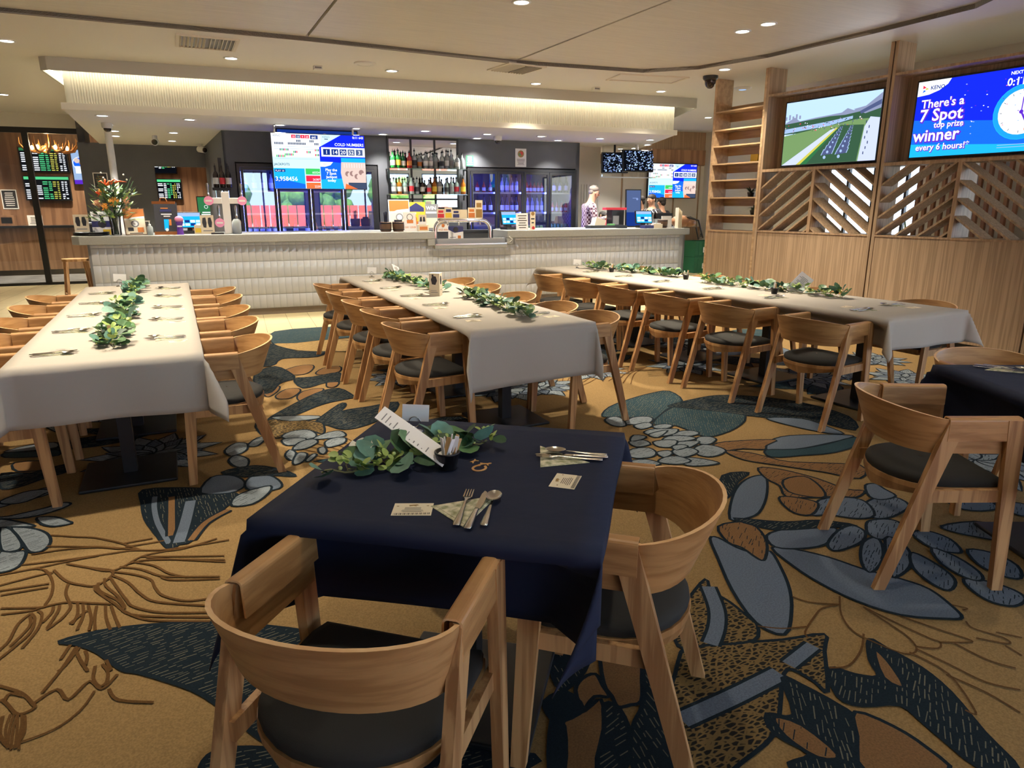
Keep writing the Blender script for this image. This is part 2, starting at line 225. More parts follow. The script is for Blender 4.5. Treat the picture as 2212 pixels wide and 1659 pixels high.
CARPET=[('f','B',0,[(2.08,2.22),(1.99,2.07),(1.86,1.84),(1.78,1.63),(1.82,1.53),(1.95,1.62),(2.07,1.74),(2.17,1.88),(2.24,2.01),(2.17,2.02),(2.13,2.10),(2.12,2.21)]),
('f','B',0,[(2.31,2.34),(2.38,2.31),(2.49,2.33),(2.66,2.45),(2.83,2.61),(2.88,2.69),(2.79,2.70),(2.65,2.64),(2.49,2.52)]),
('h','K',40,[(2.20,2.30),(2.34,2.29),(2.36,2.21),(2.29,2.08),(2.17,1.97),(2.14,1.98),(2.15,2.09),(2.13,2.16)]),
('f','B',0,[(2.27,2.03),(2.23,1.87),(2.22,1.73),(2.24,1.57),(2.31,1.43),(2.44,1.34),(2.50,1.32),(2.54,1.38),(2.58,1.50),(2.55,1.60),(2.48,1.72),(2.43,1.86),(2.35,1.98)]),
('f','B',0,[(2.34,2.13),(2.47,2.14),(2.63,2.08),(2.69,2.03),(2.52,1.95),(2.38,1.97),(2.29,2.03)]),
('h','D',10,[(2.33,2.34),(2.52,2.20),(2.69,2.14),(2.81,2.02),(2.63,2.08),(2.45,2.14),(2.37,2.22)]),
('h','D',60,[(2.67,2.79),(2.84,2.76),(2.68,2.68),(2.52,2.56),(2.44,2.55)]),
('h','B',30,[(2.53,1.95),(2.68,2.02),(2.79,2.03),(2.79,1.96),(2.70,1.90),(2.58,1.88),(2.50,1.89)]),
('h','B',30,[(2.57,1.81),(2.69,1.89),(2.78,1.90),(2.75,1.84),(2.62,1.74),(2.49,1.69),(2.49,1.73)]),
('h','B',30,[(2.85,2.00),(2.92,2.03),(3.01,2.00),(3.02,1.94),(2.91,1.86),(2.79,1.87),(2.78,1.93)]),
('h','B',30,[(2.81,1.87),(2.85,1.83),(2.79,1.73),(2.67,1.65),(2.55,1.62),(2.55,1.65)]),
('h','B',30,[(2.79,1.73),(2.81,1.68),(2.78,1.56),(2.73,1.49),(2.64,1.46),(2.63,1.53),(2.68,1.64)]),
('h','B',30,[(2.97,1.85),(3.06,1.84),(3.08,1.74),(3.01,1.64),(2.96,1.65),(2.92,1.72)]),
('h','B',30,[(2.78,1.49),(2.85,1.44),(2.88,1.35),(2.85,1.29),(2.76,1.28),(2.71,1.33),(2.72,1.41)]),
('h','B',30,[(3.17,1.84),(3.37,1.80),(3.43,1.70),(3.46,1.56),(3.31,1.52),(3.25,1.64),(3.17,1.76)]),
('h','B',30,[(2.92,1.72),(2.94,1.62),(2.90,1.50),(2.84,1.45),(2.80,1.49),(2.82,1.61)]),
('h','B',30,[(3.05,1.64),(3.12,1.57),(3.10,1.46),(3.00,1.39),(2.95,1.44),(2.96,1.54)]),
('h','B',30,[(3.02,2.15),(3.16,2.20),(3.28,2.17),(3.25,2.06),(3.06,2.01),(2.96,2.04)]),
('h','B',30,[(2.89,2.31),(3.05,2.27),(3.09,2.19),(2.99,2.06),(2.88,2.07),(2.79,2.16),(2.71,2.20)]),
('h','B',30,[(3.53,2.08),(3.66,2.02),(3.69,1.90),(3.67,1.84),(3.52,1.86),(3.45,1.94)]),
('h','B',30,[(3.67,1.89),(3.80,1.83),(3.78,1.71),(3.64,1.74)]),
('f','B',0,[(3.28,2.34),(3.35,2.33),(3.33,2.26),(3.30,2.17),(3.19,2.17),(3.17,2.23)]),
('h','K',20,[(2.94,2.79),(3.04,2.72),(3.12,2.53),(3.14,2.35),(3.21,2.29),(3.10,2.25),(3.02,2.30),(2.88,2.35),(2.77,2.42),(2.85,2.54),(2.86,2.65)]),
('f','K',0,[(2.93,2.59),(3.08,2.58),(3.05,2.45),(2.96,2.33),(2.88,2.36),(2.83,2.46)]),
('h','K',35,[(2.74,2.43),(2.82,2.37),(2.85,2.28),(2.71,2.20),(2.65,2.25),(2.68,2.36)]),
('x','X',0,[(1.46,1.63),(1.60,1.58),(1.79,1.51),(1.95,1.47),(1.87,1.40),(1.71,1.25),(1.71,1.30),(1.69,1.38),(1.63,1.36),(1.55,1.29),(1.42,1.19),(1.26,1.15),(1.14,1.13),(1.00,1.16),(1.17,1.38),(1.33,1.53)]),
('s','B',0.06,[(1.21,1.35),(1.41,1.36),(1.53,1.37),(1.64,1.38)]),
('s','B',0.045,[(1.70,1.40),(1.78,1.42),(1.86,1.44)]),
('x','X',0,[(1.67,1.87),(1.82,1.95),(1.78,1.87),(1.79,1.78),(1.78,1.66),(1.77,1.61),(1.69,1.55),(1.53,1.60),(1.43,1.64),(1.53,1.78)]),
('s','B',0.05,[(1.54,1.60),(1.63,1.67),(1.71,1.76),(1.79,1.90)]),
('h','D',35,[(2.07,1.38),(2.08,1.32),(2.09,1.20),(2.06,1.08),(1.98,0.93),(1.92,0.80),(1.83,0.84),(1.85,1.01),(1.86,1.11),(1.75,1.16),(1.72,1.22),(1.81,1.33),(1.86,1.27),(1.92,1.23),(1.97,1.30)]),
('f','K',0,[(2.03,1.33),(2.02,1.27),(1.95,1.16),(1.93,1.22)]),
('h','D',50,[(1.63,1.36),(1.66,1.31),(1.69,1.19),(1.68,1.13),(1.53,0.98),(1.39,1.05),(1.37,1.09),(1.45,1.09),(1.42,1.19),(1.46,1.26),(1.53,1.22)]),
('f','K',0,[(1.71,1.15),(1.76,1.06),(1.77,0.96),(1.74,0.88),(1.54,0.98),(1.63,1.08)]),
('h','K',40,[(1.47,1.24),(1.52,1.18),(1.52,1.05),(1.46,1.07),(1.44,1.17)]),
('l','L',0,[(2.21,1.62),(2.11,1.53),(2.06,1.44),(2.07,1.36),(2.10,1.28),(2.14,1.26),(2.18,1.28),(2.21,1.34),(2.22,1.43),(2.23,1.53)]),
('l','L',0,[(2.23,1.53),(2.25,1.39),(2.27,1.29),(2.28,1.26),(2.24,1.24),(2.18,1.28)]),
('l','L',0,[(2.30,1.43),(2.35,1.31),(2.39,1.22),(2.36,1.22),(2.28,1.26)]),
('l','L',0,[(2.16,1.58),(2.08,1.59),(2.00,1.56),(1.90,1.51),(1.88,1.48)]),
('l','L',0,[(2.08,1.41),(1.99,1.35),(1.88,1.31),(1.81,1.33)]),
('l','L',0,[(2.04,1.70),(2.07,1.64),(2.16,1.58)]),
('l','L',0,[(2.17,1.27),(2.19,1.17),(2.21,1.06),(2.27,0.99)]),
('l','L',0,[(2.13,1.27),(2.14,1.14),(2.04,0.99),(2.02,1.01)]),
('l','L',0,[(2.49,1.30),(2.47,1.26),(2.51,1.18),(2.49,1.15),(2.42,1.22)]),
('l','L',0,[(2.55,1.39),(2.58,1.35),(2.55,1.35)]),
('l','L',0,[(2.52,1.21),(2.57,1.15)]),
('l','L',0,[(2.47,1.15),(2.46,1.09)]),
('l','L',0,[(1.77,1.61),(1.84,1.56),(1.93,1.53)]),
('l','L',0,[(2.32,1.24),(2.33,1.13),(2.37,1.06)]),
('l','L',0,[(2.13,1.14),(2.16,1.03),(2.16,0.93)]),
('h','D',12,[(-0.53,2.61),(-0.41,2.62),(-0.30,2.60),(-0.20,2.57),(-0.05,2.51),(0.16,2.38),(0.33,2.23),(0.49,1.95),(0.55,1.68),(0.56,1.45),(0.21,1.59),(0.14,1.69),(0.05,1.84),(-0.03,2.00),(-0.11,2.13),(-0.26,2.29),(-0.32,2.34),(-0.40,2.48),(-0.47,2.56)]),
('h','D',-8,[(-0.09,1.80),(-0.02,1.82),(0.19,1.71),(0.48,1.58),(0.75,1.42),(0.63,1.41),(0.08,1.63),(-0.08,1.73)]),
('h','D',95,[(-0.31,3.99),(-0.31,3.80),(-0.29,3.59),(-0.24,3.39),(-0.18,3.19),(-0.14,3.22),(-0.09,3.23),(-0.02,3.41),(0.10,3.59),(0.16,3.68),(0.06,3.81),(-0.10,3.92)]),
('s','B',0.025,[(-0.25,3.86),(-0.25,3.71),(-0.23,3.50),(-0.18,3.25)]),
('s','K',0.03,[(-0.17,3.82),(-0.17,3.62),(-0.17,3.33)]),
('s','B',0.05,[(-0.08,3.72),(-0.11,3.45),(-0.14,3.24)]),
('s','K',0.03,[(0.09,3.52),(-0.02,3.41),(-0.09,3.24)]),
('h','W',25,[(-0.91,3.77),(-0.86,3.73),(-0.81,3.62),(-0.78,3.50),(-0.81,3.47),(-0.86,3.51)]),
('h','W',25,[(-0.86,3.75),(-0.77,3.70),(-0.70,3.61),(-0.67,3.50),(-0.69,3.42),(-0.74,3.43),(-0.78,3.53),(-0.82,3.64)]),
('h','W',25,[(-0.86,3.48),(-0.81,3.46),(-0.76,3.45),(-0.75,3.38),(-0.76,3.30),(-0.80,3.27),(-0.85,3.30)]),
('h','W',25,[(-0.93,3.88),(-0.86,3.83),(-0.76,3.72),(-0.86,3.76),(-0.93,3.79)]),
('h','W',25,[(-0.77,3.83),(-0.69,3.80),(-0.62,3.71),(-0.61,3.68),(-0.68,3.68),(-0.74,3.74)]),
('h','W',25,[(-1.00,4.11),(-0.91,4.17),(-0.80,4.25),(-0.73,4.20),(-0.79,4.12),(-0.88,4.10),(-0.96,4.05)]),
('h','W',25,[(-0.98,3.93),(-0.91,3.91),(-0.80,3.93),(-0.72,3.96),(-0.67,3.98),(-0.64,3.94),(-0.70,3.88),(-0.81,3.85),(-0.91,3.88)]),
('h','W',15,[(-0.98,4.14),(-0.89,4.23),(-0.80,4.23),(-0.75,4.19),(-0.78,4.16),(-0.85,4.08),(-0.93,4.08)]),
('f','W',0,[(-1.12,5.03),(-1.01,5.11),(-0.86,5.11),(-0.83,4.99),(-0.99,4.99)]),
('f','G',0,[(-1.11,5.01),(-0.99,4.97),(-0.82,4.93),(-0.80,4.81),(-0.92,4.84),(-1.09,4.91)]),
('h','D',20,[(-1.05,4.61),(-0.90,4.54),(-0.74,4.62),(-0.71,4.48),(-0.82,4.41),(-0.93,4.32),(-1.02,4.36)]),
('f','K',0,[(-1.02,4.78),(-0.84,4.72),(-0.84,4.57),(-0.98,4.61)]),
('l','L',0,[(-0.68,3.58),(-0.57,3.51),(-0.49,3.46),(-0.38,3.35),(-0.29,3.23)]),
('l','L',0,[(-0.68,3.46),(-0.56,3.40),(-0.43,3.33),(-0.31,3.25)]),
('l','L',0,[(-0.73,3.40),(-0.60,3.39),(-0.47,3.35),(-0.38,3.29)]),
('l','L',0,[(-0.75,3.31),(-0.59,3.28),(-0.42,3.26),(-0.33,3.25),(-0.18,3.19),(0.07,3.17)]),
('l','L',0,[(-0.82,3.25),(-0.70,3.25),(-0.56,3.26),(-0.46,3.26)]),
('l','L',0,[(-0.58,3.24),(-0.50,3.17),(-0.41,3.09),(-0.35,3.11),(-0.29,3.17),(-0.20,3.18),(-0.12,3.17),(0.02,3.21)]),
('l','L',0,[(-0.80,3.15),(-0.65,3.18),(-0.62,3.17)]),
('l','L',0,[(-0.79,3.10),(-0.62,3.08)]),
('l','L',0,[(-0.78,3.06),(-0.62,3.05)]),
('l','L',0,[(-0.70,3.25),(-0.65,3.21),(-0.61,3.09),(-0.60,2.98),(-0.61,2.91),(-0.62,2.89),(-0.76,2.95)]),
('l','L',0,[(-0.75,2.90),(-0.65,2.88),(-0.62,2.89),(-0.54,2.89),(-0.45,2.84),(-0.38,2.80)]),
('l','L',0,[(-0.62,3.20),(-0.58,3.11),(-0.55,3.06),(-0.51,3.02),(-0.45,2.98),(-0.40,3.03),(-0.40,3.09),(-0.49,3.16),(-0.57,3.23)]),
('l','L',0,[(-0.55,3.05),(-0.55,2.97),(-0.53,2.89),(-0.52,2.84),(-0.54,2.77),(-0.58,2.71)]),
('l','L',0,[(-0.45,2.98),(-0.44,2.93),(-0.37,2.80),(-0.33,2.72),(-0.27,2.64),(-0.20,2.59),(-0.04,2.51)]),
('l','L',0,[(-0.44,3.00),(-0.43,2.93),(-0.36,2.82),(-0.33,2.74)]),
('l','L',0,[(-0.42,3.03),(-0.41,2.96),(-0.36,2.85),(-0.33,2.75)]),
('l','L',0,[(-0.40,3.03),(-0.36,2.90),(-0.33,2.81),(-0.30,2.74),(-0.20,2.65),(-0.03,2.57)]),
('l','L',0,[(-0.39,3.04),(-0.33,2.95),(-0.28,2.83),(-0.22,2.74),(-0.05,2.63)]),
('l','L',0,[(-0.40,3.08),(-0.32,3.02),(-0.25,2.94),(-0.23,2.86),(-0.20,2.78),(-0.12,2.70),(-0.04,2.68)]),
('l','L',0,[(-0.37,3.11),(-0.29,3.05),(-0.21,2.95),(-0.12,2.90),(0.01,2.84)]),
('l','L',0,[(-0.33,3.14),(-0.24,3.06),(-0.18,2.96),(-0.11,2.89)]),
('l','L',0,[(-0.21,2.94),(-0.16,2.89),(0.01,2.82)]),
('l','L',0,[(-0.34,3.12),(-0.25,3.12),(0.04,2.98)]),
('l','L',0,[(-0.27,3.15),(-0.16,3.08),(0.04,2.96)]),
('l','L',0,[(-0.37,3.34),(-0.25,3.34)]),
('l','L',0,[(-0.36,3.30),(-0.20,3.29)]),
('l','L',0,[(-0.29,3.17),(-0.12,3.09),(0.04,3.02)]),
('l','L',0,[(-0.35,2.76),(-0.31,2.69),(-0.20,2.62),(-0.04,2.54)]),
('l','L',0,[(-0.38,2.79),(-0.36,2.69),(-0.34,2.61)]),
('l','L',0,[(-0.40,2.80),(-0.39,2.70),(-0.37,2.61)]),
('l','L',0,[(-0.43,2.81),(-0.43,2.73),(-0.42,2.63)]),
('l','L',0,[(-0.46,2.83),(-0.44,2.72),(-0.44,2.64)]),
('l','L',0,[(-0.48,2.85),(-0.47,2.76),(-0.48,2.66)]),
('l','L',0,[(-0.50,2.87),(-0.49,2.78),(-0.50,2.71)]),
('l','L',0,[(-0.65,2.86),(-0.68,2.80),(-0.69,2.69),(-0.71,2.64)]),
('l','L',0,[(-0.65,2.86),(-0.63,2.81),(-0.63,2.72),(-0.66,2.65),(-0.70,2.58)]),
('l','L',0,[(-0.63,2.87),(-0.61,2.83),(-0.61,2.73),(-0.64,2.62)]),
('l','L',0,[(-0.65,2.84),(-0.64,2.76),(-0.68,2.65)]),
('l','L',0,[(-0.56,2.88),(-0.56,2.83),(-0.58,2.72)]),
('l','L',0,[(-0.58,2.88),(-0.58,2.83),(-0.60,2.77)]),
('l','L',0,[(-0.49,2.57),(-0.51,2.49)]),
('l','L',0,[(-0.46,2.54),(-0.49,2.45),(-0.51,2.42)]),
('l','L',0,[(-0.44,2.51),(-0.43,2.47),(-0.43,2.42)]),
('l','L',0,[(-0.37,2.42),(-0.35,2.35)]),
('l','L',0,[(-0.51,2.72),(-0.46,2.79)]),
('l','L',0,[(-0.47,2.53),(-0.45,2.46),(-0.42,2.38)]),
('l','L',0,[(-0.67,2.42),(-0.60,2.35),(-0.56,2.28),(-0.55,2.25),(-0.59,2.24),(-0.63,2.31),(-0.65,2.34)]),
('l','L',0,[(-0.64,2.33),(-0.63,2.36),(-0.59,2.33)]),
('l','L',0,[(-0.56,2.27),(-0.50,2.32),(-0.46,2.25),(-0.41,2.32),(-0.37,2.26),(-0.33,2.32)]),
('l','L',0,[(-0.57,2.10),(-0.48,2.12),(-0.42,2.18),(-0.39,2.26)]),
('l','L',0,[(-0.63,2.25),(-0.62,2.16),(-0.58,2.09),(-0.56,2.14),(-0.57,2.22)]),
('l','L',0,[(-0.35,2.25),(-0.32,2.18),(-0.22,2.12)]),
('l','L',0,[(-0.38,2.40),(-0.36,2.35),(-0.36,2.29),(-0.38,2.28),(-0.40,2.33),(-0.40,2.40)]),
('l','L',0,[(-0.54,2.32),(-0.50,2.43),(-0.47,2.55)]),
('l','L',0,[(-0.59,2.09),(-0.61,2.18),(-0.61,2.25)]),
('l','L',0,[(-0.59,2.09),(-0.60,2.18),(-0.60,2.25)]),
('l','L',0,[(-0.58,2.08),(-0.59,2.17),(-0.59,2.24)]),
('l','L',0,[(-0.57,2.08),(-0.58,2.17),(-0.59,2.24)]),
('l','L',0,[(-0.57,2.08),(-0.57,2.17),(-0.58,2.24)]),
('l','L',0,[(-0.56,2.07),(-0.57,2.16),(-0.57,2.23)]),
('f','K',0,[(1.17,1.72),(1.26,1.64),(1.21,1.55),(1.15,1.47),(1.11,1.47),(1.07,1.48),(1.08,1.53),(1.09,1.59)]),
('f','K',0,[(0.99,1.60),(1.04,1.64),(1.09,1.64),(1.08,1.58),(1.07,1.53),(1.03,1.55),(0.97,1.52)]),
('f','K',0,[(0.89,1.50),(0.97,1.51),(1.04,1.53),(0.99,1.43),(0.93,1.36),(0.88,1.30),(0.80,1.34),(0.85,1.44)]),
('h','D',80,[(1.07,1.84),(1.13,1.76),(1.09,1.69),(1.02,1.64),(0.95,1.62),(0.97,1.72)]),
('h','D',15,[(1.04,1.51),(1.07,1.47),(1.03,1.35),(0.95,1.27),(0.88,1.30),(0.98,1.42)]),
('h','D',80,[(1.29,1.65),(1.21,1.45),(1.06,1.21),(0.97,1.25),(1.05,1.38),(1.16,1.47)]),
('f','D',0,[(0.88,1.60),(0.96,1.61),(0.97,1.52),(0.89,1.50),(0.86,1.53)]),
('f','D',0,[(0.86,1.52),(0.88,1.48),(0.80,1.34),(0.76,1.35)]),
('h','G',40,[(2.67,4.05),(2.85,4.23),(3.13,4.35),(3.39,4.42),(3.56,4.41),(3.47,4.13),(3.21,3.99),(2.93,3.80),(2.87,3.89),(2.78,3.99)]),
('h','G',55,[(2.90,3.75),(3.29,4.02),(3.69,4.09),(3.83,3.98),(3.62,3.60),(3.36,3.42),(3.10,3.35),(3.03,3.41),(3.02,3.64)]),
('h','D',8,[(3.27,4.06),(3.60,4.13),(3.84,4.13),(4.08,3.98),(4.28,3.69),(4.30,3.28),(4.06,3.03),(3.97,3.31),(3.73,3.51),(3.52,3.77),(3.35,3.96)]),
('f','B',0,[(3.72,3.50),(3.94,3.38),(3.96,3.19),(3.93,3.01),(3.83,3.08),(3.74,3.30)]),
('f','B',0,[(3.21,3.02),(3.37,3.12),(3.57,3.14),(3.86,3.02),(3.94,2.94),(3.64,2.92),(3.39,2.93)]),
('f','G',0,[(3.21,3.00),(3.39,2.93),(3.63,2.91),(3.93,2.93),(3.92,2.83),(3.58,2.78),(3.34,2.83),(3.15,2.89)]),
('h','K',5,[(2.96,3.20),(3.09,3.23),(3.42,3.12),(3.28,3.06),(3.21,3.01),(3.10,3.08),(2.98,3.10)]),
('h','K',12,[(2.97,3.10),(3.08,3.01),(3.13,2.90),(3.19,2.78),(3.52,2.56),(3.34,2.42),(3.24,2.57),(3.08,2.77),(2.96,2.93)]),
('h','W',10,[(3.07,3.29),(3.07,3.35),(3.00,3.38),(2.93,3.33),(2.92,3.26),(2.98,3.24)]),
('h','W',10,[(2.97,3.09),(2.98,3.18),(2.92,3.25),(2.81,3.21),(2.77,3.11),(2.83,3.05)]),
('h','W',10,[(2.79,2.95),(2.76,3.03),(2.69,3.10),(2.60,3.11),(2.59,3.00),(2.70,2.95)]),
('h','W',10,[(3.06,3.45),(3.04,3.51),(2.95,3.53),(2.86,3.49),(2.91,3.43),(3.01,3.42)]),
('h','W',10,[(2.98,3.57),(2.92,3.61),(2.81,3.65),(2.72,3.61),(2.76,3.51),(2.89,3.50)]),
('h','W',10,[(3.00,3.66),(2.96,3.71),(2.86,3.70),(2.86,3.64),(2.94,3.62)]),
('h','W',10,[(2.97,3.84),(2.96,3.91),(2.85,3.93),(2.71,3.84),(2.79,3.78),(2.88,3.77)]),
('h','W',10,[(2.87,3.71),(2.88,3.79),(2.75,3.77),(2.75,3.68)]),
('h','W',10,[(2.77,3.94),(2.74,4.01),(2.64,3.97),(2.62,3.83),(2.70,3.79)]),
('h','W',10,[(2.96,3.36),(2.93,3.44),(2.82,3.48),(2.73,3.42),(2.81,3.36)]),
('h','W',10,[(2.94,3.30),(2.90,3.34),(2.81,3.36),(2.75,3.31),(2.79,3.24)]),
('h','W',10,[(2.80,3.15),(2.81,3.23),(2.72,3.26),(2.65,3.22),(2.66,3.12)]),
('h','W',10,[(2.66,3.05),(2.64,3.15),(2.55,3.17),(2.47,3.12),(2.55,3.04)]),
('h','W',10,[(2.82,3.38),(2.76,3.43),(2.66,3.43),(2.64,3.34),(2.72,3.30)]),
('h','W',10,[(2.56,3.26),(2.57,3.35),(2.47,3.38),(2.37,3.32),(2.39,3.23),(2.49,3.21)]),
('h','W',10,[(2.64,3.20),(2.65,3.26),(2.56,3.26),(2.55,3.17)]),
('h','W',10,[(2.81,3.26),(2.80,3.31),(2.72,3.31),(2.70,3.24)]),
('h','W',10,[(2.62,3.40),(2.63,3.49),(2.52,3.50),(2.51,3.40)]),
('h','W',10,[(2.47,3.10),(2.43,3.19),(2.33,3.21),(2.32,3.13),(2.41,3.08)]),
('h','W',10,[(2.63,3.60),(2.69,3.54),(2.62,3.50),(2.54,3.51)]),
('h','W',10,[(2.90,3.58),(2.82,3.59),(2.72,3.56),(2.75,3.49)]),
('h','D',3,[(0.33,8.17),(0.27,7.00),(0.68,6.80),(0.83,7.10),(1.17,7.04),(1.34,7.37),(1.02,7.41),(0.87,7.92)]),
('h','G',4,[(0.97,8.75),(1.75,8.77),(2.08,8.48),(1.97,8.04),(1.45,7.92),(1.09,7.88),(0.85,7.93)]),
('h','T',6,[(0.85,7.93),(1.09,7.88),(1.45,7.92),(1.70,7.67),(1.74,7.13),(1.32,7.26),(1.03,7.46)]),
('f','K',0,[(0.73,6.49),(0.91,6.69),(1.06,6.67),(1.01,6.45),(0.91,6.32),(0.77,6.38)]),
('f','K',0,[(0.83,6.01),(0.94,6.12),(0.95,6.00),(0.87,5.87)]),
('f','K',0,[(0.59,5.67),(0.69,5.84),(0.79,5.83),(0.79,5.72),(0.69,5.55),(0.60,5.56)]),
('f','K',0,[(1.02,5.80),(1.09,6.05),(1.15,6.07),(1.14,5.86),(1.07,5.74)]),
('f','K',0,[(0.51,5.81),(0.58,5.97),(0.66,5.97),(0.62,5.80),(0.53,5.66)]),
('f','K',0,[(1.02,6.31),(1.12,6.49),(1.28,6.52),(1.24,6.30),(1.08,6.23)]),
('f','K',0,[(0.74,5.56),(0.81,5.71),(0.94,5.76),(0.98,5.70),(0.89,5.56),(0.75,5.42)]),
('h','D',30,[(0.51,6.51),(0.72,6.78),(0.82,6.40),(0.81,6.19),(0.68,6.08),(0.57,5.79),(0.48,5.86)]),
('h','D',15,[(0.81,6.19),(0.98,6.19),(1.22,6.26),(1.18,5.93),(1.02,5.92),(0.83,5.82)]),
('h','D',25,[(0.46,5.04),(0.61,5.26),(0.91,5.62),(1.10,5.69),(1.16,5.40),(1.14,5.34),(0.89,5.26),(0.66,5.06),(0.51,4.98)]),
('h','D',40,[(0.74,4.80),(1.00,5.20),(1.05,5.18),(0.97,5.00),(0.80,4.76)]),
('h','D',30,[(0.80,4.76),(0.96,5.00),(1.21,5.04),(1.43,5.07),(1.30,4.78),(1.06,4.59),(0.90,4.56),(0.82,4.70)]),
('x','X',0,[(0.37,4.97),(0.55,5.00),(0.77,4.81),(0.79,4.69),(0.75,4.53),(0.67,4.65),(0.52,4.59),(0.46,4.57),(0.38,4.66)]),
('h','W',35,[(0.49,4.58),(0.56,4.67),(0.67,4.67),(0.71,4.55),(0.68,4.47),(0.57,4.47)]),
('h','W',35,[(0.67,4.45),(0.76,4.53),(0.86,4.55),(0.89,4.46),(0.86,4.41),(0.74,4.42)]),
('h','W',35,[(0.73,4.35),(0.80,4.41),(0.87,4.38),(0.84,4.28),(0.73,4.24)]),
('h','W',35,[(0.48,4.51),(0.54,4.53),(0.63,4.48),(0.60,4.39),(0.50,4.39)]),
('h','W',35,[(0.52,4.30),(0.58,4.42),(0.67,4.45),(0.69,4.37),(0.60,4.28)]),
('h','W',35,[(0.46,4.20),(0.50,4.30),(0.53,4.23),(0.49,4.10)]),
('h','W',35,[(0.49,4.09),(0.54,4.22),(0.59,4.18),(0.55,4.06),(0.49,4.02)]),
('h','W',35,[(0.67,4.25),(0.71,4.26),(0.71,4.18),(0.68,4.13),(0.66,4.17)]),
('h','W',35,[(0.13,4.46),(0.20,4.58),(0.27,4.54),(0.25,4.40),(0.16,4.34)]),
('h','W',35,[(0.14,4.27),(0.19,4.34),(0.25,4.24),(0.23,4.11),(0.17,4.14)]),
('h','W',35,[(0.27,4.50),(0.34,4.63),(0.40,4.62),(0.33,4.47)]),
('h','W',35,[(0.56,4.07),(0.62,4.16),(0.64,4.13),(0.58,4.04)]),
('f','W',0,[(0.48,5.06),(0.58,5.06),(0.80,4.96),(0.77,4.89),(0.59,4.92)]),
('f','B',0,[(-0.03,3.81),(0.03,4.02),(0.13,4.01),(0.19,3.91),(0.19,3.80),(0.11,3.74)]),
('f','B',0,[(0.20,3.86),(0.25,3.94),(0.34,3.90),(0.38,3.77),(0.36,3.69),(0.26,3.69),(0.20,3.76)]),
('h','W',40,[(0.13,3.67),(0.21,3.73),(0.32,3.75),(0.30,3.65),(0.21,3.54),(0.11,3.56)]),
('h','D',5,[(0.09,4.08),(0.27,4.11),(0.41,3.97),(0.47,3.83),(0.34,3.91),(0.20,3.95)])]
# ---------------------------------------------------------------- floor: tiles, joints, carpet with its woven pattern
b = B().mat('floor_tile'); b.box(-9, -5.2, -.1, 14.5, 24, 0); b.mat('tile_joint')
fl = struct('floor', b)
b = B().mat('tile_joint')
for k in range(-24, 50):
    s0 = k*.3; b.add([BAR(s0, -1.5, .0006), BAR(s0+.006, -1.5, .0006), BAR(s0+.006, 5.5, .0006), BAR(s0, 5.5, .0006)], [(0,1,2,3)])
for k in range(6): w0 = -.9+k*1.2; b.add([BAR(-9, w0, .0005), BAR(12, w0, .0005), BAR(12, w0+.006, .0005), BAR(-9, w0+.006, .0005)], [(0,1,2,3)])
j = b.ob('tile_joints', fl)
CM = dict(B='c_blue', D='c_dark', W='c_pale', K='c_brown', T='c_tan', G='c_teal', X='c_brick', L='c_line')
pile = dict(noise=.16, nscale=160, bump=.25, bscale=420, spec=.1)
mat('c_base', rgb(138, 112, 74), .95, **pile); mat('c_blue', rgb(92, 102, 116), .95, **pile); mat('c_dark', rgb(24, 34, 42), .95, **pile); mat('c_pale', rgb(120, 128, 134), .95, **pile)
mat('c_brown', rgb(118, 88, 58), .95, **pile); mat('c_tan', rgb(160, 132, 88), .95, **pile); mat('c_teal', rgb(44, 64, 72), .95, **pile); mat('c_line', rgb(88, 62, 34), .95, **pile); mat('c_hatch', rgb(100, 98, 84), .95, **pile)
def brick_mat():
    m = mat('c_brick', rgb(30, 34, 38), .95, spec=.1); nt = m.node_tree; p = nt.nodes['Principled BSDF']; tc = nt.nodes.new('ShaderNodeTexCoord'); v = nt.nodes.new('ShaderNodeTexVoronoi')
    v.feature = 'DISTANCE_TO_EDGE'; v.inputs['Scale'].default_value = 52; mp = nt.nodes.new('ShaderNodeMapping'); mp.inputs['Scale'].default_value = (.7, 1.4, 1); mp.inputs['Rotation'].default_value = (0, 0, .5)
    nt.links.new(tc.outputs['Object'], mp.inputs[0]); nt.links.new(mp.outputs[0], v.inputs['Vector']); r = nt.nodes.new('ShaderNodeValToRGB')
    r.color_ramp.elements[0].position = .1; r.color_ramp.elements[1].position = .2; r.color_ramp.elements[0].color = rgb(112, 92, 58); r.color_ramp.elements[1].color = rgb(34, 32, 30)
    nt.links.new(v.outputs['Distance'], r.inputs[0]); nt.links.new(r.outputs[0], p.inputs['Base Color'])
brick_mat()
cb = B(); ZL = [0.002]
def nz(): ZL[0] += .0000006; return ZL[0]
def c_fill(P, m): cb.mat(m); z = nz(); cb.add([(x, y, z) for x, y in P], [tuple(range(len(P)))], False)
def c_line(P, w, m, closed=False, z=None):
    cb.mat(m); z = z or nz(); n = len(P); vs = []
    for i in range(n):
        a = P[i-1] if (closed or i) else P[i]; c = P[(i+1) % n] if (closed or i < n-1) else P[i]
        dx, dy = c[0]-a[0], c[1]-a[1]; d = hypot(dx, dy) or 1; nx, ny = -dy/d*w/2, dx/d*w/2
        vs += [(P[i][0]+nx, P[i][1]+ny, z), (P[i][0]-nx, P[i][1]-ny, z)]
    cb.add(vs, [(2*i, 2*i+1, (2*i+3) % (2*n), (2*i+2) % (2*n)) for i in range(n if closed else n-1)], False)
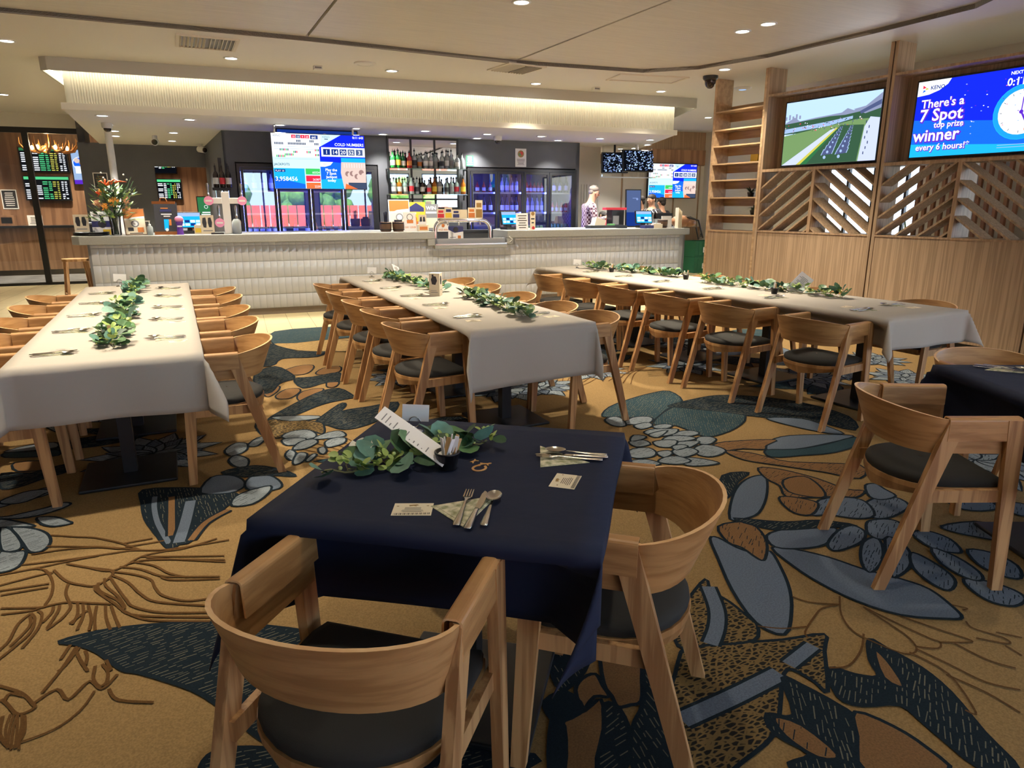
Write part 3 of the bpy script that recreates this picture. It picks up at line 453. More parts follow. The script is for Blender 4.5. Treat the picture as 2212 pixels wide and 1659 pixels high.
def spl(P, closed=False, k=4):
    n = len(P); out = []
    for i in range(n if closed else n-1):
        g = lambda q: P[q % n] if closed else P[max(0, min(n-1, q))]
        a, c, d, e = g(i-1), g(i), g(i+1), g(i+2)
        for t in range(k):
            t /= k; out.append(tuple(.5*((2*c[q])+(-a[q]+d[q])*t+(2*a[q]-5*c[q]+4*d[q]-e[q])*t*t+(-a[q]+3*c[q]-3*d[q]+e[q])*t**3) for q in (0, 1)))
    if not closed: out.append(P[-1])
    return out
def c_hatch(P, ang, sp, w, m, keep=.75):
    ca, sa = cos(ang), sin(ang); Q = [(x*ca+y*sa, -x*sa+y*ca) for x, y in P]; y = min(q[1] for q in Q)+sp*.5; y1 = max(q[1] for q in Q); zh = nz()
    while y < y1:
        xs = []
        for i in range(len(Q)):
            (xa, ya), (xb, yb) = Q[i-1], Q[i]
            if (ya > y) != (yb > y): xs.append(xa+(y-ya)/(yb-ya)*(xb-xa))
        xs.sort()
        for i in range(0, len(xs)-1, 2):
            x = xs[i]+.012
            while x < xs[i+1]-.012:
                l = random.uniform(.015, .06)
                if random.random() < keep:
                    e = min(x+l, xs[i+1]-.01); ye = y+random.uniform(-.12, .12)*(e-x); pts = [(x*ca-y*sa, x*sa+y*ca), (e*ca-ye*sa, e*sa+ye*ca)]; c_line(pts, w*random.uniform(.6, 1.2), m, False, zh)
                x += l+random.uniform(.006, .03)
        y += sp*random.uniform(.8, 1.25)
def leaf_pts(x, y, a, l, w, n=7):
    up = [(i/n*l, w*sin(pi*(i/n)**.8)) for i in range(n+1)]; dn = [(p, -q) for p, q in up[::-1][1:-1]]
    return [(x+p*cos(a)-q*sin(a), y+p*sin(a)+q*cos(a)) for p, q in up+dn]
def c_leaf(x, y, a, l, w, m, hm, far=False):
    P = leaf_pts(x, y, a, l, w); c_fill(P, m); c_hatch(P, a+random.choice((-.5, .5, .1)), .018, .004, hm); c_line(P, .013, 'c_dark', True)
def c_flower(x, y, r, n=9, layers=3, a0=0):
    for k in range(layers):
        rr = r*(1-k*.26)
        for i in range(n): c_leaf(x, y, a0+2*pi*(i+k*.5)/n, rr, rr*.2, 'c_pale' if k % 2 == 0 else 'c_blue', 'c_dark')
def c_wild(x, y):
    t = random.random()
    if t < .3: c_flower(x, y, random.uniform(.3, .5), random.choice((8, 9, 11)), 3, random.random())
    elif t < .65:
        a = random.random()*6.3; m = random.choice(('c_teal', 'c_dark', 'c_dark'))
        for k in range(random.choice((2, 3))): c_leaf(x, y, a+k*.6, random.uniform(.5, .9), random.uniform(.09, .17), m, 'c_hatch')
    elif t < .85:
        a = random.random()*6.3
        for k in range(2): c_leaf(x+.1*k, y, a+k*2.2, random.uniform(.4, .7), .11, 'c_blue', 'c_dark')
    else:
        a = random.random()*6.3
        for k in range(7): c_line(spl([(x, y), (x+.3*cos(a+k*.12), y+.3*sin(a+k*.12)), (x+.7*cos(a+.3+k*.1), y+.7*sin(a+.3+k*.1))]), .009, 'c_line')
def carpet_all():
    cb.mat('c_base'); e = [BAR(-9.5, -1.51), BAR(6.8, -1.51)]
    E = [(-8.9, -5.1), (6.9, -5.1), (6.9, e[1][1]), (-8.2, e[0][1]-.1)]
    cb.add([(x, y, .002) for x, y in E], [(0,1,2,3)], False)
    cb.add([(x, y, z) for i in range(4) for x, y in (E[i],) for z in (0, .002)], [(0,2,3,1),(2,4,5,3),(4,6,7,5),(6,0,1,7)], False)
    done = [(p, q) for k in CARPET for p, q in k[3]]
    # the motif repeats over the rest of the floor
    spots = []
    gx = -3.6
    while gx < 6.5:
        gy = -1.5
        while gy < 8.0:
            x, y = gx+random.uniform(-.3, .3), gy+random.uniform(-.3, .3)
            if not any((p-x)**2+(q-y)**2 < .16 for p, q in done): spots.append((x, y))
            gy += .55
        gx += .58
    for x, y in spots:
        if x < 6.2 and y < 7.9: c_wild(x, y)
    for k, m, a, P in CARPET:
        cm = CM[m]
        if k == 'l': c_line(spl(P), .0075 if P[0][1] < 2.2 else .011, cm); continue
        if k == 's': c_line(spl(P), a+.025, 'c_dark'); c_line(spl(P), a, cm); continue
        Q = spl(P, True, 3); c_fill(Q, cm); small = len(P) < 9 and m == 'W'
        if k == 'h': c_hatch(Q, R(a), .014 if small else .015, .003 if small else .0034, 'c_hatch' if m in 'DG' else 'c_dark', .8 if m in 'DG' else .5)
        c_line(Q, .014, 'c_dark', True)
    cp = cb.ob('carpet'); tag(cp, 'tan dining room carpet woven with blue grey leaves and dark outlined flowers', 'carpet'); cp['kind'] = 'structure'
carpet_all()
b = B().mat('tab_carpet'); b.add([BAR(-9, 5.62, .004), BAR(-1, 5.62, .004), BAR(-1, 8.6, .004), BAR(-9, 8.6, .004)], [(0,1,2,3)]); o = b.ob('carpet_tiles'); tag(o, 'dark grey checked carpet tiles behind the glass partition', 'carpet'); o['kind'] = 'structure'

# ---------------------------------------------------------------- ceiling: planked raft, smooth margins, roof
b = B().mat('ceiling_paint'); b.box(-9, -5.2, 3.3, 14.5, 24, 3.4); roof = struct('ceiling', b)
ZP, ZS = 3.19, 3.15
def P3(*pts): return list(pts)
edge = [(-9, 8.3), (-1.19, 7.99), (1.43, 7.94), (3.93, 8.08), (5.64, 7.88), (6.13, 7.4), (6.38, 6.5), (6.46, 5.2), (6.45, 4.2), (6.1, 3.6), (6.1, -5.2)]
pan = [[(-9, 8.3), (-1.19, 7.99), (1.43, 7.94), (1.44, -5.2), (-9, -5.2)], [(1.46, 7.94), (3.91, 8.08), (4.03, 4.5), (4.1, -5.2), (1.46, -5.2)], [(3.95, 8.08)]+edge[4:]+[(4.12, -5.2), (4.05, 4.5)]]
b = B().mat('plank')
for p in pan: b.prism(p[::-1], ZP, ZP+.03)
b.mat('groove'); b.box(-9, -5.2, ZP+.03, 6.6, 8.4, ZP+.04); b.ob('plank_panels', roof)
b = B().mat('ceiling_paint'); b.prism([(-9, 8.3)]+edge[1:]+[(14.5, -5.2), (14.5, 24), (-9, 24)], ZS, ZS+.07)
b.mat('groove')
for (x0, y0), (x1, y1) in zip(edge, edge[1:]):
    d = hypot(x1-x0, y1-y0); nx, ny = (y1-y0)/d*.012, -(x1-x0)/d*.012
    b.add([(x0, y0, ZS-.001), (x1, y1, ZS-.001), (x1-nx, y1-ny, ZS-.001), (x0-nx, y0-ny, ZS-.001), (x0, y0, ZP), (x1, y1, ZP)], [(0,1,2,3), (0,4,5,1)])
b.ob('smooth_margin', roof)

# ---------------------------------------------------------------- shell walls
def wall(name, x0, y0, x1, y1, m='cream_plaster', z1=3.3): b = B().mat(m); b.box(x0, y0, 0, x1, y1, z1); return struct(name, b)
wall('wall_left', -9.1, -5.2, -9, 24); wall('wall_far', -9, 23.9, 14.5, 24); 
WR = [(-3.8, 3.0), (7.92, 8.5), (8.85, 9.95)]; b = B().mat('cream_plaster'); b.box(11.5, -5.2, 0, 11.6, 24, .3); b.box(11.5, -5.2, 2.6, 11.6, 24, 3.3)
for y, y1 in zip([-5.2]+[q[1] for q in WR], [q[0] for q in WR]+[24]): b.box(11.5, y, .3, 11.6, y1, 2.6)
struct('wall_right', b)
b = B().mat('cream_plaster'); b.box(-9, -5.3, 0, 14.5, -5.2, .35); b.box(-9, -5.3, 2.75, 14.5, -5.2, 3.3)
for x, x1 in ((-9, -.9), (2.2, 2.7), (6.3, 6.8), (10.4, 14.5)): b.box(x, -5.3, .35, x1, -5.2, 2.75)
struct('wall_near', b)
n = 0
for x, x1 in ((-.9, 2.2), (2.7, 6.3), (6.8, 10.4)):
    n += 1; b = B().mat('black_frame')
    for a, c in ((x, x+.05), ((x+x1)/2-.03, (x+x1)/2+.03), (x1-.05, x1)): b.box(a, -5.28, .35, c, -5.22, 2.75)
    b.box(x, -5.28, .35, x1, -5.22, .4); b.box(x, -5.28, 2.7, x1, -5.22, 2.75); struct('window_%d' % n, b)
n = 3
for y, y1 in WR:
    n += 1; b = B().mat('black_frame')
    for a in (y, (y+y1)/2, y1-.05): b.box(11.52, a, .3, 11.58, a+.05, 2.6)
    b.box(11.52, y, .3, 11.58, y1, .35); b.box(11.52, y, 2.55, 11.58, y1, 2.6); struct('window_%d' % n, b)
# the yard outside the windows, seen in the fridge doors
b = B().mat('ground'); b.box(-40, -40, -.3, 60, 60, -.1); o = b.ob('yard'); o['kind'] = 'structure'
b = B().mat('rust_fence')
for k in range(80): b.box(-26+k*.45, -15.1, -.1, -25.6+k*.45, -15, 1.5)
tag(b.ob('boundary_fence'), 'rust red vertical board fence outside the windows', 'fence')
for k, (x, y, r) in enumerate(((-9, -18, 1.8), (-3, -18.5, 2.0), (3, -18, 1.6), (8, -19, 1.7))):
    b = B().mat('hedge'); 
    for q in range(26): b.ball((random.uniform(-1, 1)*r, random.uniform(-.5, .5)*r, 1.6+random.uniform(-.6, 1)*r*.7), r*.35, 8)
    b.mat('stem'); b.cyl(0, 0, 0, 1.2, .12); tag(b.ob('garden_tree', None, (x, y, -.1)), 'leafy green tree behind the red fence outside, %s from the left' % ORDL[k], 'tree', 'trees beyond the fence')
# ---------------------------------------------------------------- bar bulkhead: soffit, ribbed face, cove lip with its LED strip
ZB = 2.62
BL = dict(loc=BAR(0, 0, 0), rz=BA)
b = B().mat('cream_plaster'); b.prism([(-2.32, -.25), (6.24, -.25), (7.6, 3.6), (7.6, 5.5), (-2.8, 5.5)], ZB-.015, ZB+.02); b.prism([(-2.26, -.2), (6.16, -.2), (7.5, 3.6), (7.5, 5.4), (-2.7, 5.4)], ZB+.02, 3.15)
bulk = struct('trim_1', b, **BL)
b = B().mat('rib_white')
s0, s1, n = -2.2, 6.2, 290; vs = []
for i in range(n*4+1):
    s = s0+(s1-s0)*i/(n*4); q = i % 4; w = -.23-(0, .011, .014, .011)[q]; vs += [(s, w, ZB+.055), (s, w, 3.14)]
b.add(vs, [(2*i, 2*i+2, 2*i+3, 2*i+1) for i in range(n*4)], False)
for i in range(12):   # rounded left corner and plain right return
    a = pi/2*i/12; a2 = pi/2*(i+1)/12; f = lambda t: (-2.2-.09*sin(t), -.23+.0+.09*(1-cos(t)))
    (x0, y0), (x1, y1) = f(a), f(a2); b.add([(x0, y0, ZB+.055), (x1, y1, ZB+.055), (x1, y1, 3.14), (x0, y0, 3.14)], [(3,2,1,0)], False)
b.box(-2.29, -.14, ZB+.055, -2.27, 1.5, 3.14); b.add([(6.2, -.23, ZB-.01), (7.2, 2.5, ZB-.01), (7.2, 2.5, 3.14), (6.2, -.23, 3.14)], [(0,1,2,3)], False)
b.mat('cream_plaster'); b.box(-2.33, -.27, ZB-.02, 6.25, -.2, ZB+.055)
b.ob('ribbed_face', bulk)
b = B().mat('lip_grey'); t = .02
lipp = [(-2.47, 1.8), (-2.47, -.33), (-2.39, -.4), (6.5, -.4), (7.4, 2.3)]
for (x0, y0), (x1, y1) in zip(lipp, lipp[1:]):
    d = hypot(x1-x0, y1-y0); nx, ny = -(y1-y0)/d*t, (x1-x0)/d*t
    b.prism([(x0, y0), (x1, y1), (x1+nx, y1+ny), (x0+nx, y0+ny)], 3.005, 3.15)
b.ob('cove_lip', bulk)
b = B().mat('cove_led'); b.box(-2.3, -.37, 3.05, 6.42, -.355, 3.075); tag(b.ob('cove_light_strip', None, BAR(0, 0), (0, 0, BA)), 'warm white light strip hidden in the cove above the ribbed bulkhead', 'light')
b = B().mat('cove_led'); b.box(-2.44, -.3, 3.05, -2.425, 1.5, 3.075); tag(b.ob('cove_light_strip', None, BAR(0, 0), (0, 0, BA)), 'short warm light strip in the cove at the left end of the bulkhead', 'light')

# ---------------------------------------------------------------- bar counter
bar = thing('bar_counter', 'long white tiled bar counter with grey stone top and sunken tap bay', 'bar counter', BAR(0, 0), BA)
b = B().mat('stone_top')
def top(x0, x1): b.box(x0, -.06, 1.01, x1, .62, 1.12)
b.prism([(-2.51, .62), (-2.51, .1), (-2.4, -.06), (2.226, -.06), (2.226, .62)], 1.01, 1.12); b.prism([(3.387, -.06), (6.76, -.06), (6.76, .62), (3.387, .62)], 1.01, 1.12)
b.box(2.11, -.06, .91, 2.226, .62, 1.0101); b.box(3.387, -.06, .91, 3.475, .62, 1.0101); b.box(2.22, -.05, .86, 3.39, .6, .915)
smoothed(b.ob('countertop', bar), .008)
b = B().mat('steel'); b.box(2.235, -.05, .916, 3.38, .3, .935); b.ob('drip_tray', bar)
b = B().mat('grout'); b.box(-2.33, .012, .09, 6.72, .04, 1.009)
b.box(-2.33, .012, .09, -2.3, .55, 1.009); b.box(6.68, .012, .09, 6.72, .55, 1.009)
b.mat('tile_white')
rows = [(.095, .28), (.286, .515), (.523, .742), (.75, .96), (.968, 1.006)]
def tile(x0, x1, z0, z1):
    vs = []; m = (x0+x1)/2; q = .012
    for x, d in ((x0, 0), (x0+q, .0045), (m, .0055), (x1-q, .0045), (x1, 0)):
        vs += [(x, .012-d*.2, z0), (x, .012-d, z0+.008), (x, .012-d, z1-.008), (x, .012-d*.2, z1)]
    b.add(vs, [(i*4+j, i*4+4+j, i*4+5+j, i*4+1+j) for i in range(4) for j in range(3)], True)
for z0, z1 in rows:
    k = 0
    while -2.3+k*.09 < 6.6:
        x = -2.3+k*.09; k += 1
        if z1 > .9 and 2.06 < x < 3.47 and z1 > .96: continue
        tile(x, x+.0865, z0, min(z1, .9 if 2.06 < x < 3.47 else 2))
b.T = Matrix.Translation((-2.342, .3, 0)) @ Matrix.Rotation(pi/2*-1, 4, 'Z') @ Matrix.Translation((-2.3+2.3, 0, 0))
for z0, z1 in rows:
    for k in range(6): tile(-.27+k*.09, -.27+k*.09+.0865, z0, z1)
b.T = None; b.ob('tile_front', bar)
b = B().mat('kick'); b.box(-2.28, .03, 0, 6.66, .06, .09); b.box(-2.28, .03, 0, -2.24, .55, .09); b.ob('kickboard', bar)
b = B().mat('dark_wall'); b.box(-2.3, .52, .1, 2.22, .56, 1.009); b.box(3.39, .52, .1, 6.7, .56, 1.009); b.box(2.2, .56, .1, 3.4, .6, .86); b.ob('back_panel', bar)

# ---------------------------------------------------------------- dark back wall with fridge recesses
WW = 1.65
b = B().mat('dark_wall')
b.box(-.62, WW, 2.15, 5.46, WW+.1, ZB); b.box(-.62, WW, 0, -.47, WW+.1, 2.15); b.box(1.74, WW, 0, 3.27, WW+.1, 2.15); b.box(5.38, WW, 0, 5.46, WW+.8, ZB); b.box(-.47, WW, 0, 1.74, WW+.1, .16); b.box(3.27, WW, 0, 5.38, WW+.1, .16)
b.box(-.62, WW+.75, 0, 5.46, WW+.85, ZB); b.prism([(-.62, WW), (-.58, WW), (-.92, 5.2), (-1.0, 5.2)], 0, ZB)
struct('wall_back_bar', b, **BL)
b = B().mat('dark_wall'); w0 = 5.0
b.box(-3.12, w0, 0, -1.9, w0+.12, ZB); b.box(-1.9, w0, 2.22, -.93, w0+.12, ZB); b.box(-1.9, w0, 0, -.93, w0+.12, 1.0); b.box(-3.12, 5.12, 0, -3.0, 5.6, 3.15); struct('wall_alcove', b, **BL)
def fridge(x0, x1, label, nd=4):
    f = thing('bottle_fridge', label, 'fridge', BAR(x0, WW), BA); W = x1-x0; z0, z1 = .16, 2.13
    b = B().mat('black_frame'); t = .05
    b.box(0, -.02, z0, t, .7, z1); b.box(W-t, -.02, z0, W, .7, z1); b.box(t, -.02, z1-t, W-t, .7, z1); b.box(t, -.02, z0, W-t, .7, z0+.12); b.ob('cabinet', f); b = B().mat('fridge_inner'); b.box(t, .64, z0+.12, W-t, .7, z1-t); b.box(t, .06, z0+.1201, t+.01, .64, z1-t); b.box(W-t-.01, .06, z0+.1201, W-t, .64, z1-t); b.ob('liner', f)
    b = B().mat('glass_clear')
    for z in (.62, 1.0, 1.37, 1.72): b.box(t, .1, z-.012, W-t, .62, z)
    b.mat('brushed'); 
    for z in (.62, 1.0, 1.37, 1.72): b.box(t, .095, z-.02, W-t, .1, z+.01)
    b.ob('shelf', f)
    dw = (W-2*t)/nd
    for k in range(nd):
        a = t+k*dw; d = B().mat('black_frame'); q = .045; e = .004
        d.box(a+e, -.035, z0+.13, a+q, -.005, z1-t-e); d.box(a+dw-q, -.035, z0+.13, a+dw-e, -.005, z1-t-e); d.box(a+q, -.035, z1-t-q, a+dw-q, -.005, z1-t-e); d.box(a+q, -.035, z0+.13, a+dw-q, -.005, z0+.13+q)
        do = d.ob('door', f); g = B().mat('fridge_glass'); g.add([(a+q, -.02, z0+.17), (a+dw-q, -.02, z0+.17), (a+dw-q, -.02, z1-t-q), (a+q, -.02, z1-t-q)], [(0,1,2,3)], False); g.ob('glass_pane', do)
        h = B().mat('black_metal'); h.box(a+(dw-q-.0 if k % 2 == 0 else .01), -.06, .95, a+(dw-q+.02 if k % 2 == 0 else .03), -.036, 1.35); h.ob('handle', do)
        l = B().mat('led_blue'); l.box(a+.004, .03, .35, a+.016, .045, z1-.12); l.ob('blue_light', f)
    return f
glass('shelf_glass', (.75, .92, .85, 1), .1); glass('fridge_glass', (.82, .88, .95, 1), .2)
f1 = fridge(-.455, 1.72, 'four door black drinks fridge under the hanging blue screen'); f2 = fridge(3.29, 5.4, 'four door black drinks fridge below the pinned white notice')
def bottle_mesh(col, lab, r=.037, h=.3, cap='black_plastic', kind=0):
    b = B().mat(col)
    if kind == 0: prof = [(r*.9, 0), (r, .01), (r, h*.58), (r*.8, h*.66), (r*.36, h*.76), (r*.33, h*.93)]
    elif kind == 1: prof = [(r*.95, 0), (r, .012), (r*1.02, h*.5), (r*.95, h*.66), (r*.5, h*.74), (r*.32, h*.78), (r*.34, h*.92)]
    else: prof = [(r*.85, 0), (r, .01), (r, h*.9), (r*.75, h*.97)]
    b.lathe(prof, 10)
    if lab: b.mat(lab); b.lathe([(r*1.03, h*.16), (r*1.03, h*.45)], 10, cap=False)
    if kind < 2: b.mat(cap); b.lathe([(r*.4, h*.92), (r*.4, h), (r*.12, h*1.02), (r*.12, h*1.1)], 8)
    return b.mesh('bottle')
FR = [('can_red', None, .033, .13, 2), ('can_white', None, .033, .13, 2), ('can_green', 'label_white', .032, .17, 2), ('can_lime', None, .033, .14, 2), ('glass_amber', 'label_white', .031, .24, 0), ('glass_green', 'label_white', .031, .25, 0), ('glass_dark', 'label_white', .038, .3, 0), ('glass_clear', 'label_white', .036, .29, 0), ('glass_red', 'label_white', .033, .2, 0)]
FM = {k: bottle_mesh(v[0], v[1], v[2], v[3], kind=v[4]) for k, v in enumerate(FR)}
cnames = ['red can', 'silver white can', 'green soft drink bottle', 'lime green can', 'amber beer bottle', 'green beer bottle', 'dark wine bottle', 'clear bottle', 'red bottle']
def stock(x0, dw, k, plan, bank, pos):
    for z, kind, n in plan:
        for i in range(n):
            x = x0+.05+dw*k+.07+(dw-.14)*i/max(1, n-1); o = link('bottle' if kind > 3 else 'drink_can', FM[kind], None, BAR(x, WW+.17, z))
            lv = {.62: 'second lowest shelf', 1.0: 'middle shelf', 1.37: 'second highest shelf', 1.72: 'top shelf', .281: 'bottom'}[z]
            tag(o, '%s on the %s behind the %s door, %s fridge' % (cnames[kind], lv, pos, bank), 'drink', '%ss on the %s, %s door, %s fridge' % (cnames[kind], lv, pos, bank))
d2 = (5.4-3.29-.1)/4; d1 = (1.72+.455-.1)/4; P4 = ['first', 'second', 'third', 'last']
stock(3.29, d2, 1, [(1.72, 7, 5), (1.37, 6, 5), (1.0, 4, 6), (1.0, 4, 0)], 'right', P4[1]); stock(3.29, d2, 2, [(1.72, 8, 6), (1.37, 7, 5), (1.0, 3, 6)], 'right', P4[2]); stock(3.29, d2, 3, [(1.72, 6, 4), (1.37, 8, 5), (1.0, 2, 6)], 'right', P4[3])
stock(3.29, d2, 0, [(1.72, 8, 4), (1.37, 6, 4)], 'right', P4[0])
stock(-.455, d1, 0, [(1.72, 7, 4), (1.0, 6, 5)], 'left', P4[0]); stock(-.455, d1, 1, [(1.0, 6, 3)], 'left', P4[1]); stock(-.455, d1, 2, [(1.0, 4, 4)], 'left', P4[2])

# ---------------------------------------------------------------- mirror with glass bottle shelves
ms = thing('mirror_shelves', 'black framed back bar mirror with two glass bottle shelves', 'shelves', BAR(0, WW), BA)
b = B().mat('mirror')
for x0, x1 in ((1.93, 2.285), (2.315, 2.695), (2.725, 3.1)): b.box(x0, -.012, 1.47, x1, -.004, 2.565)
b.ob('mirror', ms)
b = B().mat('black_frame')
for x in (1.9, 2.285, 2.695, 3.1): b.box(x, -.03, 1.44, x+.03, 0, 2.595)
for z in (1.44, 1.585, 2.565): b.box(1.9, -.03, z, 3.13, -.002, z+.03)
b.ob('frame', ms)
for z in (1.683, 2.098):
    b = B().mat('shelf_glass'); b.box(1.86, -.24, z-.012, 3.22, -.03, z); b.ob('glass_shelf', ms)
    for x in (1.86, 3.2): b = B().mat('black_frame'); b.prism_y([(x, z-.012), (x+.02, z-.012), (x+.02, z-.1), (x, z-.1)], -.06, -.03); b.box(x, -.24, z-.025, x+.02, -.03, z-.0121); b.ob('bracket', ms)
TOP = [('glass_green', 'label_white', .045, .29, 1, 'green gin'), ('glass_green', 'yellow', .05, .31, 0, 'green whisky with yellow label'), ('glass_green', 'label_white', .045, .28, 1, 'green square'), ('glass_red', 'orange_print', .045, .28, 0, 'red topped amber'), ('glass_clear', 'dark_board', .045, .31, 0, 'tall clear with black label'), ('glass_clear', 'orange_print', .045, .25, 1, 'orange labelled'), ('glass_clear', 'label_white', .042, .28, 0, 'clear vodka'), ('glass_clear', 'label_white', .042, .29, 0, 'clear rum'), ('glass_clear', 'grey_print', .045, .28, 1, 'grey labelled clear'), ('glass_clear', 'dark_board', .042, .29, 0, 'dark labelled clear'), ('glass_clear', 'label_white', .045, .32, 0, 'tallest clear'), ('glass_clear', 'grey_print', .042, .33, 0, 'slim clear'), ('glass_clear', 'label_white', .045, .26, 1, 'pale green clear'), ('glass_clear', None, .045, .27, 0, 'unlabelled clear')]
BOT = [('glass_clear', 'label_white', .046, .28, 0, 'white labelled clear'), ('glass_amber', 'label_white', .046, .28, 1, 'amber with cream label'), ('glass_clear', 'label_white', .046, .27, 0, 'pale whiskey'), ('glass_clear', 'red_print', .042, .31, 0, 'red banded clear'), ('glass_clear', 'dark_board', .042, .28, 0, 'pale clear'), ('glass_dark', 'label_white', .046, .28, 0, 'dark brown with white label'), ('glass_clear', 'red_print', .042, .25, 1, 'small red labelled'), ('glass_amber', 'yellow', .046, .3, 0, 'gold labelled'), ('glass_clear', 'label_white', .04, .31, 0, 'clear slim white labelled'), ('glass_clear', 'dark_board', .042, .27, 1, 'short dark labelled'), ('glass_clear', 'grey_print', .046, .3, 0, 'clear grey banded'), ('glass_clear', 'red_print', .046, .3, 0, 'rose labelled'), ('glass_amber', 'yellow', .046, .3, 0, 'golden orange')]
for z, row, nm in ((2.099, TOP, 'upper'), (1.684, BOT, 'lower')):
    for i, (c, lb, r, h, kd, ds) in enumerate(row):
        o = link('spirit_bottle', bottle_mesh(c, lb, r*.95, h*.93, kind=kd), None, BAR(1.96+i*1.2/(len(row)-1), WW-.13+.03*((i*7) % 3-1), z)); tag(o, '%s bottle on the %s glass shelf, %s from the left' % (ds, nm, ORDL[i]), 'bottle', 'spirit bottles on the mirror shelves')
# black spirit dispensers at the wall corner
rk = thing('spirit_rack', 'black spirit dispenser rack on the dark wall corner behind the white tap tower', 'rack', BAR(-.66, 1.45), BA)
b = B().mat('black_metal'); b.box(-.16, -.02, 1.72, .1, .14, 1.76); b.box(-.05, .1, 1.1, .0, .16, 2.2); b.cyl(-.03, .05, 1.3, 1.72, .02, 10); b.ob('stand', rk)
b = B().mat('chrome')
for k in range(3): b.cyl(-.12+k*.09, .03, 1.6, 1.72, .012, 8)
b.ob('spout', rk)
for k in range(3):
    o = link('spirit_bottle', bottle_mesh('glass_dark', 'label_white' if k != 1 else 'red_print', .04, .32), None, BAR(-.76+k*.09, 1.49, 1.762)); tag(o, 'dark bottle on the black corner rack, %s from the left' % ORDL[k], 'bottle', 'bottles on the corner rack')
# ---------------------------------------------------------------- downlights, vents, detectors, cameras
def downlight(x, y, z, power, label, cool=False, group='recessed ceiling downlights'):
    t = thing('downlight', label, 'ceiling light', (x, y, z), 0, group)
    b = B().mat('white_plastic'); b.lathe([(.085, -.001), (.085, -.008), (.066, -.01), (.062, .0)], 20, cap=False); b.ob('trim_ring', t)
    b = B().mat('lamp_cool' if cool else 'lamp_white'); b.lathe([(.062, -.005), (.001, -.005)], 20, cap=False); b.ob('lens', t)
    l = bpy.data.lights.new('spot', 'SPOT'); l.energy = power*LAMP; l.spot_size = R(105); l.spot_blend = .9; l.shadow_soft_size = .05; l.color = (1, .95, .86) if cool else (1, .88, .68)
    o = bpy.data.objects.new('spot', l); COL.objects.link(o); o.parent = t; o.location = (0, 0, -.03)
DINING = [(-1.36, 9.26, 'over the tiled floor left of the bar bulkhead', 40, 0), (-2.15, 13.58, 'far left by the glass partition', 40, 0), (.8, 9.19, 'below the left air vent', 60, 0), (2.69, 9.14, 'right of the round ceiling speaker', 60, 0), (2.89, 5.85, 'on the planked ceiling over the middle table', 75, 0), (2.92, 5.52, 'at the top edge of the photo over the middle table', 75, 0), (5.34, 5.81, 'left one of the pair over the right table', 75, 0), (5.35, 5.48, 'right one of the pair over the right table', 75, 0), (4.77, 9.19, 'right of the second air vent', 60, 0), (6.76, 8.98, 'near the right end of the bar bulkhead', 50, 0), (6.42, 7.25, 'beside the black dome camera', 50, 0), (9.55, 11.15, 'in the corridor past the shelf unit', 50, 0)]
for x, y, lb, p, c in DINING: downlight(x, y, (ZP if y < 7.9 and x < 6 else ZS)-.001, p, 'bright round downlight %s' % lb)
for x, y in ((-.38, 5.4), (-.38, 6.9), (-.45, 4.0)): downlight(x, y, ZP-.001, 75, 'round downlight above the left long table, outside the photo', group='downlights out of view')
for x, y in ((8.9, 2.6), (9.2, 5.2), (9.4, 7.6)): downlight(x, y, ZS-.001, 60, 'unseen round downlight added to brighten the room beyond the divider', group='downlights out of view')  # unseen lamps added so the room behind the slats reads brighter
for x, y in ((1.0, 1.6), (3.6, 1.9)): downlight(x, y, ZP-.001, 14, 'round downlight above the navy tables, outside the photo', group='downlights out of view')
SOF = [(-1.989, .255), (-2.087, 1.38), (-2.144, 2.32), (-2.247, 3.2), (-.982, .31), (-1.321, 2.28), (-1.458, 3.85), (.169, .531), (1.779, 1.33), (2.291, .6), (1.241, .609), (3.401, 1.42), (3.332, .702), (4.283, .72), (4.85, 1.287), (5.371, .71), (6.116, 2.588), (6.294, .607), (6.8, 1.5), (7.0, 2.3), (7.156, 3.0)]
wh = ['front left corner of the soffit', 'above the white dome camera', 'just behind the white dome camera', 'by the white pole', 'front of the soffit left of the hanging screen', 'behind the grey bullet camera', 'rear of the alcove soffit', 'left end over the hanging screen', 'left of the mirror shelves', 'front, over the mirror shelves', 'right end over the hanging screen', 'rear, right of the mirror shelves', 'front, over the chrome tap arch', 'front, above the white notice', 'rear, over the right fridge', 'front, over the right fridge door end', 'over the grey side wall', 'front right of the soffit', 'right end, second row', 'right end, third row', 'above the twin monitors']
for (s, w), lb in zip(SOF, wh):
    x, y, z = BAR(s, w, ZB-.016); downlight(x, y, z, 48, 'bar soffit downlight, %s' % lb, True, 'downlights in the bar soffit')
def vent(loc, rz, wx, wy, label, n, dark=False):
    t = thing('air_vent', label, 'air vent', loc, rz); q = .035; b = B().mat('white_paint')
    for x0, y0, x1, y1 in ((-wx, -wy, wx, -wy+q), (-wx, wy-q, wx, wy), (-wx, -wy+q, -wx+q, wy-q), (wx-q, -wy+q, wx, wy-q)): b.box(x0, y0, -.014, x1, y1, 0)
    b.ob('frame', t); b = B().mat('grey_print' if not dark else 'plank'); b.box(-wx+q, -wy+q, -.003, wx-q, wy-q, 0); b.ob('backing', t)
    if n:
        b = B().mat('white_paint')
        for k in range(n):
            x = -wx+q+(2*wx-2*q)*(k+.5)/n; c = 1 if k < n/2 else -1; b.beam((x-.012*c, -wy+q, -.012), (x-.012*c, wy-q, -.012), .003, .028, ax=(.8, 0, .6*c), ay=(.6*c*-1, 0, .8))
        b.ob('louvre', t)
